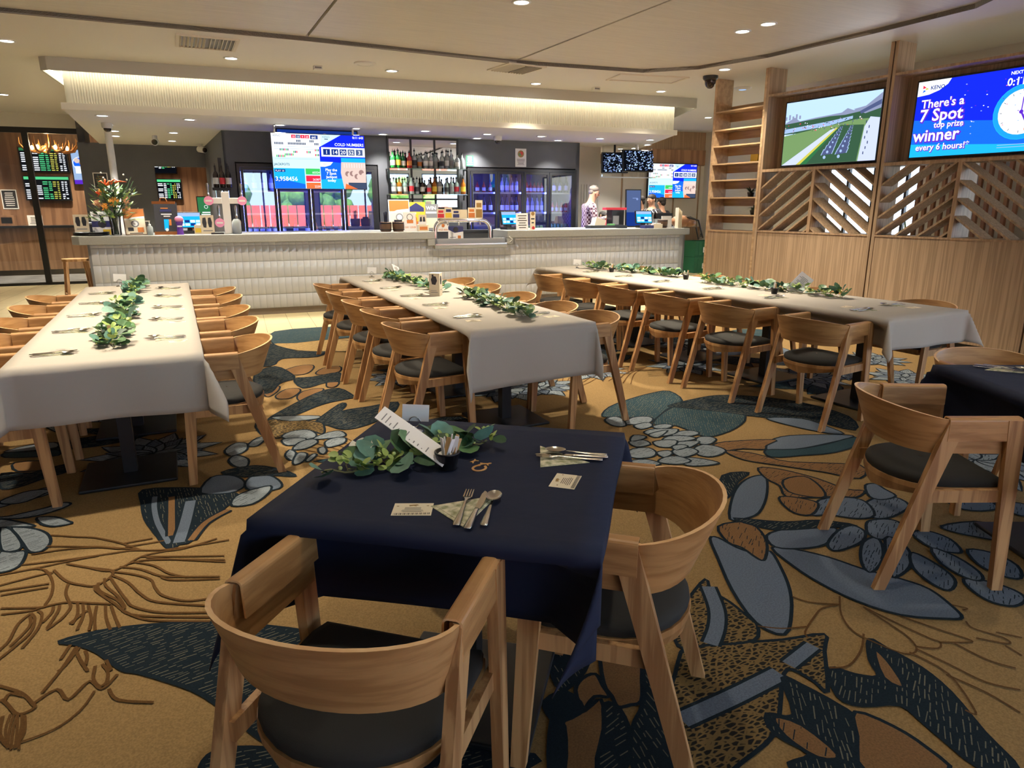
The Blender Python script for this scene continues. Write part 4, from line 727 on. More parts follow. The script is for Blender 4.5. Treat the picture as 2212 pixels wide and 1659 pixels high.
vent((.515, 8.47, ZS), 0, .3, .3, 'white louvred ceiling vent left of the ribbed bulkhead centre', 14); vent((4.04, 8.31, ZS), R(6), .27, .27, 'small white louvred ceiling vent by the plank joint', 12); vent((5.94, 8.2, ZS), R(-10), .5, .24, 'flat grey ceiling access panel with white rim near the shelf unit', 0, True)
b = B().mat('white_plastic'); b.lathe([(.13, 0), (.13, -.012), (.1, -.02), (.095, -.012), (.05, -.02), (.001, -.02)], 24, cap=False); tag(b.ob('ceiling_speaker', None, (2.27, 8.83, ZS)), 'round white ceiling speaker in front of the bulkhead', 'speaker')
for (x, y), lb in (((1.79, 9.25), 'small white motion sensor left of the round speaker'), ((5.71, 9.12), 'small white motion sensor right of the second vent')):
    b = B().mat('white_plastic'); b.box(-.05, -.04, -.045, .05, .04, 0); b.mat('grey_print'); b.box(-.04, -.041, -.03, .04, -.039, -.012); tag(smoothed(b.ob('motion_sensor', None, (x, y, ZS)), .008), lb, 'sensor')
t = thing('dome_camera', 'black dome security camera hanging beside the first timber post', 'camera', (6.59, 7.7, ZS)); b = B().mat('black_plastic'); b.lathe([(.1, 0), (.1, -.03), (.085, -.05)], 20); b.ob('base', t); b = B().mat('glass_dark'); b.ball((0, 0, -.06), .075, 16, (1, 1, 1.3)); b.ob('dome', t)
b = B().mat('white_plastic'); b.lathe([(.13, 0), (.12, -.02), (.06, -.03)], 20); b.mat('s_haze'); b.lathe([(.055, -.031), (.001, -.031)], 16, cap=False); tag(b.ob('smoke_detector', None, (7.64, 8.22, ZS)), 'round white smoke detector above the open timber shelves', 'detector')
def domecam(s, w, lb, dark='glass_dark'):
    t = thing('dome_camera', lb, 'camera', BAR(s, w, ZB-.016), BA); b = B().mat('white_plastic'); b.lathe([(.07, 0), (.07, -.05), (.06, -.07)], 18); b.ob('base', t); b = B().mat(dark); b.ball((0, 0, -.07), .05, 14); b.ob('dome', t)
domecam(-2.08, 1.2, 'white dome camera under the soffit above the flower vase'); domecam(3.62, 1.0, 'small white dome camera in front of the right dark wall')
for s, w, rz, lb in ((-1.65, 2.9, 0, 'white round bullet camera in the middle of the alcove soffit'), (-1.0, 4.4, .6, 'white bullet camera at the corner of the alcove')):
    t = thing('bullet_camera', lb, 'camera', BAR(s, w, ZB-.016), BA+rz); b = B().mat('white_plastic'); b.cyl(0, .05, -.06, 0, .04, 12); b.tube([(0, .1, -.09), (0, -.08, -.11)], .055, 14); b.ob('housing', t); b = B().mat('glass_dark'); b.tube([(0, -.081, -.11), (0, -.086, -.111)], .045, 14); b.ob('camera_lens', t)
b = B().mat('white_plastic'); b.cyl(0, 0, 0, ZB-.016, .05, 14); tag(b.ob('support_pole', None, BAR(-2.2, 2.1, 0)), 'slim white pole from the bar soffit behind the flower vase', 'pole')
b = B().mat('dark_wall'); b.box(-.6, -.35, 0, .6, .35, .98); b.mat('stone_top'); b.box(-.62, -.37, .98, .62, .37, 1.0); tag(b.ob('back_bench', None, BAR(-1.9, 1.4), (0, 0, BA)), 'low dark service bench behind the left end of the bar', 'bench')

# ---------------------------------------------------------------- glass partition and betting room behind it
w0 = 5.57; gp = thing('glass_partition', 'black framed floor to ceiling glass partition left of the bar', 'glass partition', BAR(0, w0), BA)
b = B().mat('black_frame')
for x in (-4.09, -6.9): b.box(x, -.03, 0, x+.1, .03, 2.82)
b.box(-3.18, -.03, 0, -3.12, .03, 2.9); b.box(-9.5, -.03, 2.8, -3.12, .03, 2.9); b.box(-9.5, -.03, 0, -3.12, .03, .05); b.ob('frame', gp)
glass('clear_glass', (.93, .95, .96, 1), .1)
for x0, x1 in ((-3.99, -3.18), (-6.8, -4.09), (-9.4, -6.9)): b = B().mat('clear_glass'); b.add([(x0, 0, .05), (x1, 0, .05), (x1, 0, 2.8), (x0, 0, 2.8)], [(0,1,2,3)], False); b.ob('glass_pane', gp)
b = B().mat('cream_plaster'); b.box(-9.5, w0-.05, 2.9, -2.75, w0+.1, 3.15); struct('trim_2', b, **BL)
b = B().mat('tab_wood'); b.box(-9.5, 8.6, 0, .4, 8.7, 3.15); b.box(.4, 5.2, 0, .5, 8.7, 3.15); struct('wall_betting_room', b, **BL)
tc = thing('betting_counter', 'pale timber counter with dark top behind the glass partition', 'counter', BAR(-4.6, 8.05), BA)
b = B().mat('tab_light'); b.box(-1.9, -.2, .12, 1.9, .2, 1.02); b.ob('front', tc); b = B().mat('black_frame'); b.box(-1.95, -.26, 1.02, 1.95, .26, 1.07); b.ob('counter_top', tc); b = B().mat('black_frame'); b.box(-1.85, -.16, 0, 1.85, .2, .12); b.ob('plinth', tc)
def screen(name, label, loc, rz, W, H, shapes, th=.05, tilt=0, bez=.018, parent=None, cat='screen'):
    t = thing(name, label, cat, loc, rz); t.rotation_euler = (tilt, 0, rz)
    b = B().mat('black_plastic'); b.box(-W/2-bez, 0, -H/2-bez, W/2+bez, th, H/2+bez); smoothed(b.ob('housing', t), .006); panel(shapes, None, -.0005).ob('display', t); return t
def odds(W, H, head, seed):
    q = random.Random(seed); s = [('r', 's_black', -W/2, -H/2, W/2, H/2), ('r', head, -W/2, H/2-H*.12, W/2, H/2)]
    n = 9; cs = [('s_white', .0, .22), ('s_white', .26, .38), ('s_tgreen', .4, .52), ('s_tgreen', .54, .62), ('s_yel', .64, .72), ('s_yel', .74, .8), ('s_white', .84, .9), ('s_white', .92, .98)]
    for i in range(n):
        z = H/2-H*(.2+.8*i/n)
        for c, a, e in cs:
            if q.random() < .9: s.append(('r', c, -W/2+W*(.02+.96*a), z-H*.045, -W/2+W*(.02+.96*(e-.02*q.random())), z))
    return s
screen('racing_screen', 'upper odds screen with green rows behind the antler chandelier', BAR(-4.4, 8.5, 2.48), BA, .9, .5, odds(.9, .5, 's_dgreen', 1)); screen('racing_screen', 'lower odds screen with a bright green header behind the glass partition', BAR(-4.42, 8.5, 1.87), BA, .86, .5, odds(.86, .5, 's_tgreen', 2))
W, H = .3, .74; screen('promo_screen', 'tall blue promotion screen showing two people, right of the odds screens', BAR(-3.72, 8.5, 2.34), BA, W, H, [('r', 's_haze', -W/2, -H/2, W/2, H/2), ('c', 's_white', 0, .08, .14), ('c', 's_mid', 0, .08, .125), ('c', 's_photo2', -.05, .14, .055), ('c', 's_photo', .05, .09, .06), ('r', 's_white', -.1, -.14, .1, .02), ('r', 's_purple', -W/2, -H/2, W/2, -.28)])
W = .5; screen('racing_screen', 'odds screen with green header seen through the dark wall opening', BAR(-1.94, 8.5, 1.87), BA, .5, .44, odds(.5, .44, 's_tgreen', 5)); screen('racing_screen', 'dark screen at the top edge of the dark wall opening', BAR(-2.0, 8.5, 2.4), BA, .5, .32, odds(.5, .32, 's_black', 6)[:40])
W, H = .3, .42; screen('promo_screen', 'green promotion screen at the right of the dark wall opening', BAR(-1.08, 5.5, 1.45), BA, W, H, [('r', 's_dgreen', -W/2, -H/2, W/2, H/2), ('c', 's_white', 0, .02, .035), ('c', 's_dgreen', 0, .02, .028), ('r', 's_white', -.08, -.1, .08, -.08), ('r', 's_white', -.1, -.14, .1, -.12)], .03)
def sign(name, label, loc, rz, W, H, shapes, base='paper', th=.006, tilt=0, cat='sign', group=None):
    b = B().mat(base); b.box(-W/2, 0, 0, W/2, th, H); panel(shapes, b); o = b.ob(name, None, loc, (tilt, 0, rz)); return tag(o, label, cat, group)
sign('framed_poster', 'white framed notice on the timber wall at the far left', BAR(-5.2, 8.59, 1.42), BA, .3, .42, [('r', 'dark_board', -.13, .02, .13, .4)]+lines('paper', -.11, .11, .06, .37, 7))
sign('framed_poster', 'dark framed certificate behind the flower vase', BAR(-2.82, 4.98, 1.79), BA, .24, .3, [('r', 'dark_board', -.105, .015, .105, .285)]+lines('ink_gold', -.08, .08, .05, .25, 6))
sign('counter_card', 'white card standing on the betting counter at the left', BAR(-4.65, 8.0, 1.07), BA, .28, .22, lines('ink', -.11, .11, .03, .19, 5))
b = B().mat('tab_wood'); b.box(-.14, -.1, 0, .14, .1, .22); b.mat('black_frame'); b.box(-.1, -.101, .05, .1, -.1, .18); tag(b.ob('card_box', None, BAR(-5.15, 8.0, 1.07), (0, 0, BA)), 'brown box with a dark slot on the betting counter', 'box')
ch = thing('antler_chandelier', 'amber antler chandelier glowing behind the glass partition', 'chandelier', BAR(-3.88, 6.6, 2.56), BA)
b = B().mat('antler')
for k in range(11):
    a = 2*pi*k/11; r0 = .42; p = [(.1*cos(a), .1*sin(a), .08), (.28*cos(a+.2), .28*sin(a+.2), -.03), (r0*cos(a+.35), r0*sin(a+.35), .0), (.5*cos(a+.4), .5*sin(a+.4), .12), (.49*cos(a+.42), .49*sin(a+.42), .24)]
    b.tube(p, [.022, .026, .024, .016, .004], 7)
    for q in (.25, .38): b.tube([(q*cos(a+.28), q*sin(a+.28), 0), ((q+.03)*cos(a+.22), (q+.03)*sin(a+.22), .16)], [.014, .003], 6)
b.tube([(0, 0, .06), (0, 0, .58)], .008, 6); b.ob('antlers', ch)
for k in range(6): b = B().mat('bulb'); a = 2*pi*k/6; b.ball((.3*cos(a), .3*sin(a), .05), .03, 8, (1, 1, 1.5)); b.ob('bulb', ch)
l = bpy.data.lights.new('glow', 'POINT'); l.energy = 30; l.color = (1, .7, .36); l.shadow_soft_size = .05; o = bpy.data.objects.new('glow', l); COL.objects.link(o); o.parent = ch; o.location = (0, 0, .12)
for s_, w_ in ((-5.6, 7.4), (-3.6, 7.6), (-1.7, 7.4)): downlight(*BAR(s_, w_, 3.148), 130, 'unseen downlight added to brighten the betting room behind the glass', False, 'downlights added to brighten the betting room')  # added lamps, lifting the dark betting room behind the glass
# stool under the left bar overhang
st = thing('bar_stool', 'timber bar stool with slatted sides at the left end of the bar', 'stool', BAR(-2.75, 1.4), BA+.3)
b = B().mat('oak_leg')
b = B().mat('oak'); b.prism([(.17*cos(2*pi*k/16), .17*sin(2*pi*k/16)) for k in range(16)], .72, .755); b.ob('seat', st)
for i in (-1, 1):
    for k in (-1, 1): b = B().mat('oak_leg'); b.beam((.18*i, .18*k, 0), (.12*i, .12*k, .72), .035, .035); b.ob('leg', st)
    b = B().mat('oak_leg'); b.beam((.163*i, -.16, .25), (.163*i, .16, .25), .02, .03, ay=(0, 0, 1)); b.ob('rung', st)
# ---------------------------------------------------------------- timber room divider: shelf unit and two screen bays
def clip(P, x0, x1, z0, z1):
    for ax, lim, sg in ((0, x0, 1), (0, x1, -1), (1, z0, 1), (1, z1, -1)):
        out = []
        for i in range(len(P)):
            a, c = P[i-1], P[i]; da, dc = sg*(a[ax]-lim), sg*(c[ax]-lim)
            if (da >= 0) != (dc >= 0): t = da/(da-dc); out.append(tuple(a[q]+t*(c[q]-a[q]) for q in (0, 1)))
            if dc >= 0: out.append(c)
        P = out
        if not P: return P
    return P
D = .3
def bay(x0, x1, label, mid, post_r=True):
    t = thing('divider_screen', label, 'room divider', PAR(0, 0), PA)
    b = B().mat('panel_wood'); b.box(x0+.02, .01, .15, x1-.02, D, 1.165); b.ob('lower_panel', t)
    b = B().mat('black_frame'); b.box(x0+.02, .04, 0, x1-.02, D-.02, .15); b.ob('kickboard', t)
    b = B().mat('panel_wood'); b.box(x0-.0, .0, 0, x0+.035, D, ZS); b.ob('post', t)
    if post_r: b = B().mat('panel_wood'); b.box(x1-.035, 0, 0, x1, D, ZS); b.ob('post', t)
    b = B().mat('panel_wood'); a, c = x0+.035, x1-.035
    b.box(a, D-.05, 1.945, c, D, 2.81); b.ob('screen_backing', t)
    for z, z1 in ((2.81, 2.835), (1.91, 1.945), (1.165, 1.185)): b = B().mat('panel_edge'); b.box(a, 0, z, c, D, z1); b.ob('rail', t)
    b = B().mat('panel_edge'); b.box(mid-.02, .0, 1.185, mid+.02, D, 1.91); b.ob('mullion', t)
    for xa, xb, sg in ((a, mid-.02, 1), (mid+.02, c, -1)):
        for k in range(-4, 8):
            z = 1.185+.172*k; h = .024; m = .72; zl = z if sg > 0 else z+m*(xb-xa)
            P = [(xa, zl), (xb, zl+sg*m*(xb-xa)), (xb, zl+sg*m*(xb-xa)+h), (xa, zl+h)]; P = clip(P, xa, xb, 1.186, 1.909)
            if len(P) >= 3 and max(q[0] for q in P)-min(q[0] for q in P) > .06: b = B().mat('panel_wood'); b.prism_y(P, .01, .2); b.ob('slat', t)
    return t
bay(-2.776, -1.143, 'timber divider bay with herringbone slats under the racecourse screen', -1.965); bay(-1.125, .508, 'timber divider bay with herringbone slats under the blue game screen', -.29)
bay(.526, 2.1, 'next timber divider bay running out of the right edge of the photo', 1.3)
t = thing('shelf_unit', 'open timber shelf unit with eight shelves at the far end of the divider', 'shelves', PAR(0, 0), PA)
for x in (-3.666, -2.815): b = B().mat('shelf_wood'); b.box(x, 0, 0, x+.035, D, ZS); b.ob('post', t)
b = B().mat('panel_wood'); b.box(-3.631, .01, .15, -2.815, D, 1.15); b.ob('lower_panel', t); b = B().mat('black_frame'); b.box(-3.631, .04, 0, -2.815, D-.02, .15); b.ob('kickboard', t)
for z in (1.15, 1.36, 1.59, 1.82, 2.035, 2.265, 2.475, 2.71): b = B().mat('shelf_wood'); b.box(-3.631, .005, z, -2.815, D, z+.018); b.box(-3.631, D-.02, z-.1, -2.815, D, z-.0001); b.ob('shelf', t)
b = B().mat('shelf_wood'); b.box(-3.631, D-.02, 2.735, -2.815, D, 2.81); b.ob('top_rail', t)
def spiky(n, l, sp, w=.012, up=.5, seed=1, m='leaf_dark'):
    q = random.Random(seed); b = B().mat(m)
    for k in range(n):
        a = q.random()*2*pi; e = up*q.uniform(.5, 1.3); ll = l*q.uniform(.7, 1.1); P = []
        for i in range(5):
            f = i/4; r = ll*f*cos(e)*(1); z = ll*f*sin(e)-sp*f*f; ww = w*(1-f)**.6+.001; c, s = cos(a), sin(a); P += [(r*c-ww*s, r*s+ww*c, z), (r*c+ww*s, r*s-ww*c, z)]
        b.add(P, [(2*i, 2*i+2, 2*i+3, 2*i+1) for i in range(4)], True)
    return b
for s, z, lb, sd in ((3.05, 1.61, 'spiky green pot plant on the third shelf from the bottom of the timber unit', 3), (2.98, 1.38, 'dark spiky pot plant on the second shelf from the bottom of the timber unit', 4)):
    t = thing('pot_plant', lb, 'plant', PAR(s, .17, z-.002)); b = B().mat('black_plastic'); b.lathe([(.035, 0), (.05, .06)], 14); b.ob('pot', t); o = spiky(26, .2, .07, .01, .7, sd).ob('foliage', t, (0, 0, .055))
for s, z, lb in ((2.98, 1.845, 'small white cup on the fourth shelf of the timber unit'),): b = B().mat('label_white'); b.lathe([(.03, 0), (.04, .07)], 14); tag(b.ob('cup', None, PAR(s, .2, z-.006)), lb, 'cup')
b = B().mat('yellow'); b.box(-.06, -.03, 0, .06, .03, .1); tag(b.ob('carton', None, PAR(3.03, .18, 2.053), (0, 0, PA)), 'small yellow box on the fifth shelf of the timber unit', 'box')
# screens on the divider
W, H = 1.27, .735; s = [('r', 's_sky', -W/2, -H/2, W/2, H/2), ('p', 's_build', [(-W/2, .13), (-.5, .19), (-.42, .14), (-.2, .16), (0, .17), (.15, .18), (.22, .22), (.3, .19), (.45, .2), (W/2, .24), (W/2, .05), (-W/2, .05)]), ('p', 's_tree', [(-W/2, .12), (-.3, .14), (0, .155), (.2, .15), (.4, .17), (W/2, .18), (W/2, .0), (-W/2, .0)]), ('p', 's_haze', [(-W/2, .06), (0, .1), (.3, .13), (.3, .1), (0, .05), (-W/2, .01)]), ('p', 's_grass', [(-W/2, -.02), (.1, .06), (.35, .09), (W/2, .08), (W/2, -H/2), (-W/2, -H/2)]), ('p', 's_path', [(-W/2, -H/2), (-.42, -H/2), (.1, .02), (.02, .0)]), ('p', 's_yel', [(-.42, -H/2), (-.36, -H/2), (.13, .02), (.1, .02)]), ('p', 's_dgreen', [(-.36, -H/2), (-.25, -H/2), (.16, .025), (.13, .02)]), ('p', 's_path', [(.42, -H/2), (W/2, -H/2), (W/2, .08), (.52, .1), (.46, .0)]), ('p', 's_build', [(.3, .2), (.45, .22), (W/2, .34), (W/2, .18), (.45, .14)]), ('p', 's_slate', [(.38, .17), (W/2, .27), (W/2, .22), (.4, .14)])]
q = random.Random(5)
for i in range(90): x = q.uniform(-W/2, .45); z = q.uniform(.0, .12)+x*.04; s.append(('r', q.choice(('s_tree', 's_white', 's_slate', 's_photo', 's_red')), x, z, x+q.uniform(.006, .016), z+q.uniform(.006, .014)))
s.append(('p', 's_tree', [(-.25, -H/2), (.42, -H/2), (.47, .02), (.17, .04)]))
for i in range(8):
    f = (1-i/8)**1.5
    for c in (0, 1): x = .2+.13*c+(-.17+.06*c)*f; z = .02-.3*f; w = .03+.13*f; h = .012+.055*f; s.append(('p', 's_slate', [(x-w/2, z), (x+w*.4, z+h*.15), (x+w*.55, z+h), (x-w*.3, z+h)])); s.append(('l', 's_haze', (x-w/2, z), (x-w*.3, z+h), .004+.006*f)); s.append(('l', 's_haze', (x+w*.4, z+h*.15), (x+w*.55, z+h), .004+.006*f)); s.append(('c', 's_haze', x-w*.2, z-h*.35, .003+.016*f))
for i in range(7): x = .5+.02*(i % 3); z = -.3+.055*i; s.append(('r', 's_text', x, z, x+.012, z+.03))
for k in range(5): s.append(('r', 's_build', -.6+.05*k, .16, -.575+.05*k, .2+.02*(k % 2)))
screen('racecourse_screen', 'wall screen showing a racecourse lawn with rows of tables', PAR(1.945, .16, 2.355), PA, W, H, s, cat='television')
b = B().mat('black_plastic'); b.tube([(-.56, .14, -.38), (-.57, .12, -.41), (-.55, .1, -.4), (-.555, .1, -.43)], .006, 6); tag(b.ob('cable', None, PAR(1.945, 0, 2.355), (0, 0, PA)), 'short black cable dangling below the racecourse screen', 'cable')
W, H = 1.315, .74; x = -W/2
ring = lambda m, r: ('c', m, .36, -.02, r)
s = [('r', 's_blue', x, -H/2, W/2, H/2), ('p', 's_mid', [(x, -H/2), (W/2, -H/2), (W/2, -.12), (x, -.0)]), ('p', 's_cyan', [(x, -H/2), (W/2, -H/2), (W/2, -.32), (x, -.24)]), ('p', 's_white', [(x, H/2), (x+.33, H/2), (x+.3, H/2-.05), (x+.22, H/2-.1), (x+.12, H/2-.13), (x, H/2-.14)]), ('p', 's_red', [(x+.05, H/2-.035), (x+.085, H/2-.06), (x+.05, H/2-.07)]), ('p', 's_yel', [(x+.085, H/2-.06), (x+.115, H/2-.075), (x+.075, H/2-.085)]), ('p', 's_mid', [(x+.05, H/2-.11), (x+.085, H/2-.09), (x+.06, H/2-.08)]), ('t', 's_navy', 'KENO', x+.13, H/2-.085, .052, 'LEFT', .001)]
s += [ring('s_cyan', .245), ring('s_ring', .24), ring('s_white', .2)]
for k in range(12): a = k*pi/6; s.append(('l', 's_text', (.36+.165*sin(a), -.02+.165*cos(a)), (.36+.185*sin(a), -.02+.185*cos(a)), .005))
s += [('l', 's_purple', (.36, -.02), (.362, .11), .01), ('l', 's_purple', (.36, -.02), (.42, -.13), .016), ('c', 's_purple', .36, -.02, .018), ('c', 's_orange', .45, -.17, .045), ('c', 's_pink', .44, -.16, .02)]
for m, dx, dz, bo in (('s_purple', .004, -.004, .012), ('s_white', 0, 0, .003)):
    s += [('t', m, "There's a", x+.06+dx, .11+dz, .115, 'LEFT', bo*.6), ('t', m, '7 Spot', x+.06+dx, -.02+dz, .165, 'LEFT', bo), ('t', m, 'top prize', x+.22+dx, -.09+dz, .08, 'LEFT', bo*.5), ('t', m, 'winner', x+.02+dx, -.215+dz, .165, 'LEFT', bo), ('t', m, 'every 6 hours!*', x+.06+dx, -.305+dz, .085, 'LEFT', bo*.5)]
s += [('t', 's_white', 'NEXT GAME IN', .22, H/2-.055, .04, 'LEFT', .001), ('t', 's_white', '0:11', .2, H/2-.15, .095, 'LEFT', .002)]+[('r', 's_haze', .2, -.33+.022*i, .5, -.325+.022*i) for i in range(2)]
for i in range(46): a, z = q.uniform(-.2, .6), q.uniform(-.2, .34); s.append(('r', q.choice(('s_pink', 's_white', 's_haze', 's_purple')), a, z, a+.012, z+.007))
screen('game_screen', 'large blue wall screen advertising a prize winner with a clock face', PAR(.262, .16, 2.36), PA, W, H, s, cat='television')

# ---------------------------------------------------------------- room beyond the divider
b = B().mat('cream_plaster'); b.box(8.2, -5.1, 2.9, 11.5, 8.2, 3.15); struct('trim_3', b)
def tub(x, y, lb, sd, h=.9):
    t = thing('pot_plant', lb, 'plant', (x, y, 0)); b = B().mat('terracotta'); b.lathe([(.16, 0), (.22, .4)], 16); b.ob('pot', t); o = spiky(46, h, .25, .03, 1.1, sd, 'leaf_green').ob('foliage', t, (0, 0, .38))
tub(9.3, 4.9, 'leafy tub plant behind the herringbone slats under the racecourse screen', 8); tub(9.9, 6.9, 'tall tub plant by the far windows behind the slats', 9, 1.2); tub(10.6, 3.4, 'tub plant behind the slats under the blue game screen', 10, 1.1)
for y, lb in ((7.0, 'left of two brown slatted screens seen through the divider'), (5.2, 'right of two brown slatted screens seen through the divider')):
    t = thing('slatted_screen', lb, 'screen', (11.2, y, 0), R(90)); b = B().mat('slat_brown')
    for k in range(12): b.box(-.8+k*.14, -.03, .05, -.75+k*.14, .03, 2.5)
    b.ob('slat_row', t); b = B().mat('black_frame'); b.box(-.85, -.04, 0, .85, .04, .05); b.box(-.85, -.04, 2.5, .85, .04, 2.56); b.ob('frame', t)
for (x, y), lb in (((9.6, 3.6), 'round white table behind the slats under the racecourse screen'), ((9.4, 1.9), 'round white table behind the slats under the blue game screen')):
    t = thing('cafe_table', lb, 'table', (x, y, 0)); b = B().mat('white_plastic'); b.lathe([(.4, 1.0), (.4, 1.03)], 24); b.ob('table_top', t); b = B().mat('black_metal'); b.cyl(0, 0, .02, 1.0, .035); b.ob('column', t); b = B().mat('black_metal'); b.lathe([(.25, 0), (.25, .02)], 20); b.ob('base', t)
    for k, n in enumerate(('white', 'pale')): b = B().mat('white_paint'); b.box(-.06, -.06, 0, .06, .06, .14); b.mat('ink'); b.box(-.03, -.061, .04, .03, -.0601, .1); tag(b.ob('napkin_box', None, (x-.1+.2*k, y-.1, 1.03)), '%s cube box on the %s' % (n, lb), 'box')
# a pendant lamp glowing behind the shelf unit
t = thing('pendant_lamp', 'glass pendant lamp glowing behind the timber shelf unit', 'lamp', (8.9, 10.1, 2.1)); b = B().mat('black_metal'); b.tube([(0, 0, .1), (0, 0, 1.04)], .006, 6); b.ob('cord', t); b = B().mat('brass'); b.lathe([(.02, .12), (.05, .08), (.07, .0)], 14, cap=False); b.ob('shade', t); b = B().mat('bulb'); b.ball((0, 0, .02), .04, 10); b.ob('bulb', t)
# ---------------------------------------------------------------- chairs
def make_chair():
    t = thing('dining_chair', 'x', 'chair', (0, 0, 0))
    cy = -.04
    def plan(th, a, bb): return (a*sin(th), cy-bb*cos(th))
    path = []
    for i in range(5): path.append(('L', i/4))
    for i in range(1, 22): path.append(('C', -pi/2+pi*i/22))
    for i in range(5): path.append(('R', i/4))
    def rim(k, f):   # f 0 bottom .. 1 top
        kind, q = k
        dd = max(0, cos(q)) if kind == 'C' else 0; a = .243+(.012+.036*f)*dd**.3; bb = .165+.07*f
        if kind == 'L': x, y = -a, .2+(cy-.2)*q
        elif kind == 'R': x, y = a, cy+(.2-cy)*q
        else: x, y = plan(q, a, bb)
        e = 0 if kind == 'C' else 1; d = (cos(q) if kind == 'C' else 0)
        z0, z1 = .572-.004*d, .708+.045*d
        return Vector((x, y, z0+(z1-z0)*f))
    b = B().mat('oak_shell'); n = len(path); th = .011; nv = 4
    outer = [[rim(k, j/nv) for j in range(nv+1)] for k in path]
    def inn(i, j):
        p = outer[i][j]; a = outer[min(i+1, n-1)][j]-outer[max(i-1, 0)][j]; nr = Vector((-a.y, a.x, 0)).normalized(); return p+nr*th
    vs = [tuple(outer[i][j]) for i in range(n) for j in range(nv+1)]+[tuple(inn(i, j)) for i in range(n) for j in range(nv+1)]
    m = nv+1; N = n*m; fs = []
    for i in range(n-1):
        for j in range(nv): fs.append((i*m+j, (i+1)*m+j, (i+1)*m+j+1, i*m+j+1)); fs.append((N+i*m+j+1, N+(i+1)*m+j+1, N+(i+1)*m+j, N+i*m+j))
    b.add(vs, fs, True); b.mat('oak_edge')
    b.add(vs, [(i*m+nv, (i+1)*m+nv, N+(i+1)*m+nv, N+i*m+nv) for i in range(n-1)]+[(i*m, N+i*m, N+(i+1)*m, (i+1)*m) for i in range(n-1)]+[(j, j+1, N+j+1, N+j) for j in range(nv)]+[((n-1)*m+j+1, (n-1)*m+j, N+(n-1)*m+j, N+(n-1)*m+j+1) for j in range(nv)], False)
    b.ob('back_shell', t)
    for sx in (-1, 1):
        b = B().mat('oak_shell'); prof = []   # folded cover over the arm: outside drop, rounded top, inside drop
        xo, xi, zt = .272, .228, .722
        rc = .014; t2 = .005; arc = lambda cx, r, a0: [(cx+r*cos(a0+i*pi/8), zt-rc+r*sin(a0+i*pi/8)) for i in range(5)]
        prof = [(xo, .63)]+arc(xo-rc, rc, 0)+arc(xi+rc, rc, pi/2)+[(xi-.003, .634)]
        pin = [(xo-t2, .63)]+arc(xo-rc, rc-t2, 0)+arc(xi+rc, rc-t2, pi/2)+[(xi-.003+t2, .634)]
        y0, y1 = -.07, .205; k = len(prof); vs = []
        for y in (y0, y1):
            dx = -.006 if y == y1 else 0
            vs += [(sx*(x+dx), y, z) for x, z in prof]+[(sx*(x+dx), y, z) for x, z in pin]
        o2 = 2*k; fs = []
        for i in range(k-1):
            fs += [(i, i+1, o2+i+1, o2+i), (k+i+1, k+i, o2+k+i, o2+k+i+1)]
        b.add(vs, fs if sx < 0 else [f[::-1] for f in fs], False); b.mat('oak_edge')
        fs = [(i, k+i, k+i+1, i+1) for i in range(k-1)]+[(o2+i+1, o2+k+i+1, o2+k+i, o2+i) for i in range(k-1)]+[(0, o2, o2+k, k), (k-1, 2*k-1, o2+2*k-1, o2+k-1)]
        b.add(vs, fs, False); b.ob('arm_cover', t)
        b = B().mat('oak_leg'); b.beam((sx*.264, -.245, 0), (sx*.2565, -.035, .712), .026, .044, .026, .066); b.ob('leg', t)
        b = B().mat('oak_leg'); b.beam((sx*.256, .225, 0), (sx*.2565, .182, .712), .03, .042, .026, .066); b.ob('leg', t)
        b = B().mat('oak_leg'); b.beam((sx*.243, -.135, .395), (sx*.243, .195, .40), .02, .05, ay=(0, 0, 1)); b.ob('side_rail', t)
    def dplan(k, a=.232, bb=.235, y1=.218):
        P = [(-a*.94, y1), (a*.94, y1)]+[(a, y1-.05), (a, .0)]+[(a*cos(u), -bb*sin(u)*.86) for u in [pi*i/14 for i in range(1, 14)]]+[(-a, 0), (-a, y1-.05)]
        return [(x*k, (y-.0)*k) for x, y in P]
    b = B().mat('oak'); A = dplan(1.0); C = dplan(.94); n = len(A)
    vs = [(x, y, .425-.0*(y)) for x, y in A]+[(x, y, .405) for x, y in A]+[(x, y, .352+.03*abs(x)/.2) for x, y in C]
    b.add(vs, [(i, n+i, n+(i+1) % n, (i+1) % n) for i in range(n)]+[(n+i, 2*n+i, 2*n+(i+1) % n, n+(i+1) % n) for i in range(n)]+[tuple(range(n)), tuple(range(3*n-1, 2*n-1, -1))], False); b.ob('seat_frame', t)
    b = B().mat('seat_fabric'); lay = [(.965, .4251), (.985, .438), (.965, .452), (.85, .464), (.5, .472), (.02, .473)]; vs = []
    for k, z in lay: vs += [(x, y, z) for x, y in dplan(k)]
    b.add(vs, [(j*n+i, j*n+(i+1) % n, (j+1)*n+(i+1) % n, (j+1)*n+i)[::-1] for j in range(len(lay)-1) for i in range(n)], True); b.ob('seat_cushion', t)
    return t
ch0 = make_chair(); first = [True]
def chair(x, y, rz, label, group):
    if first[0]: first[0] = False; ch0.location = (x, y, .0045); ch0.rotation_euler = (0, 0, rz); tag(ch0, label, 'chair', group); return ch0
    return dup(ch0, (x, y, .0045), rz, label, group)
chair(.262, 1.325, R(-42), 'oak armchair in the foreground with its curved back to the viewer', 'chairs at the navy tables'); chair(1.034, 1.454, R(48.7), 'oak armchair at the right side of the front navy table', 'chairs at the navy tables')
chair(2.734, 1.72, R(-116.7), 'oak armchair pulled up to the right navy table, seen from behind', 'chairs at the navy tables'); chair(3.69, 1.99, R(154.5), 'oak armchair on the far side of the right navy table', 'chairs at the navy tables')
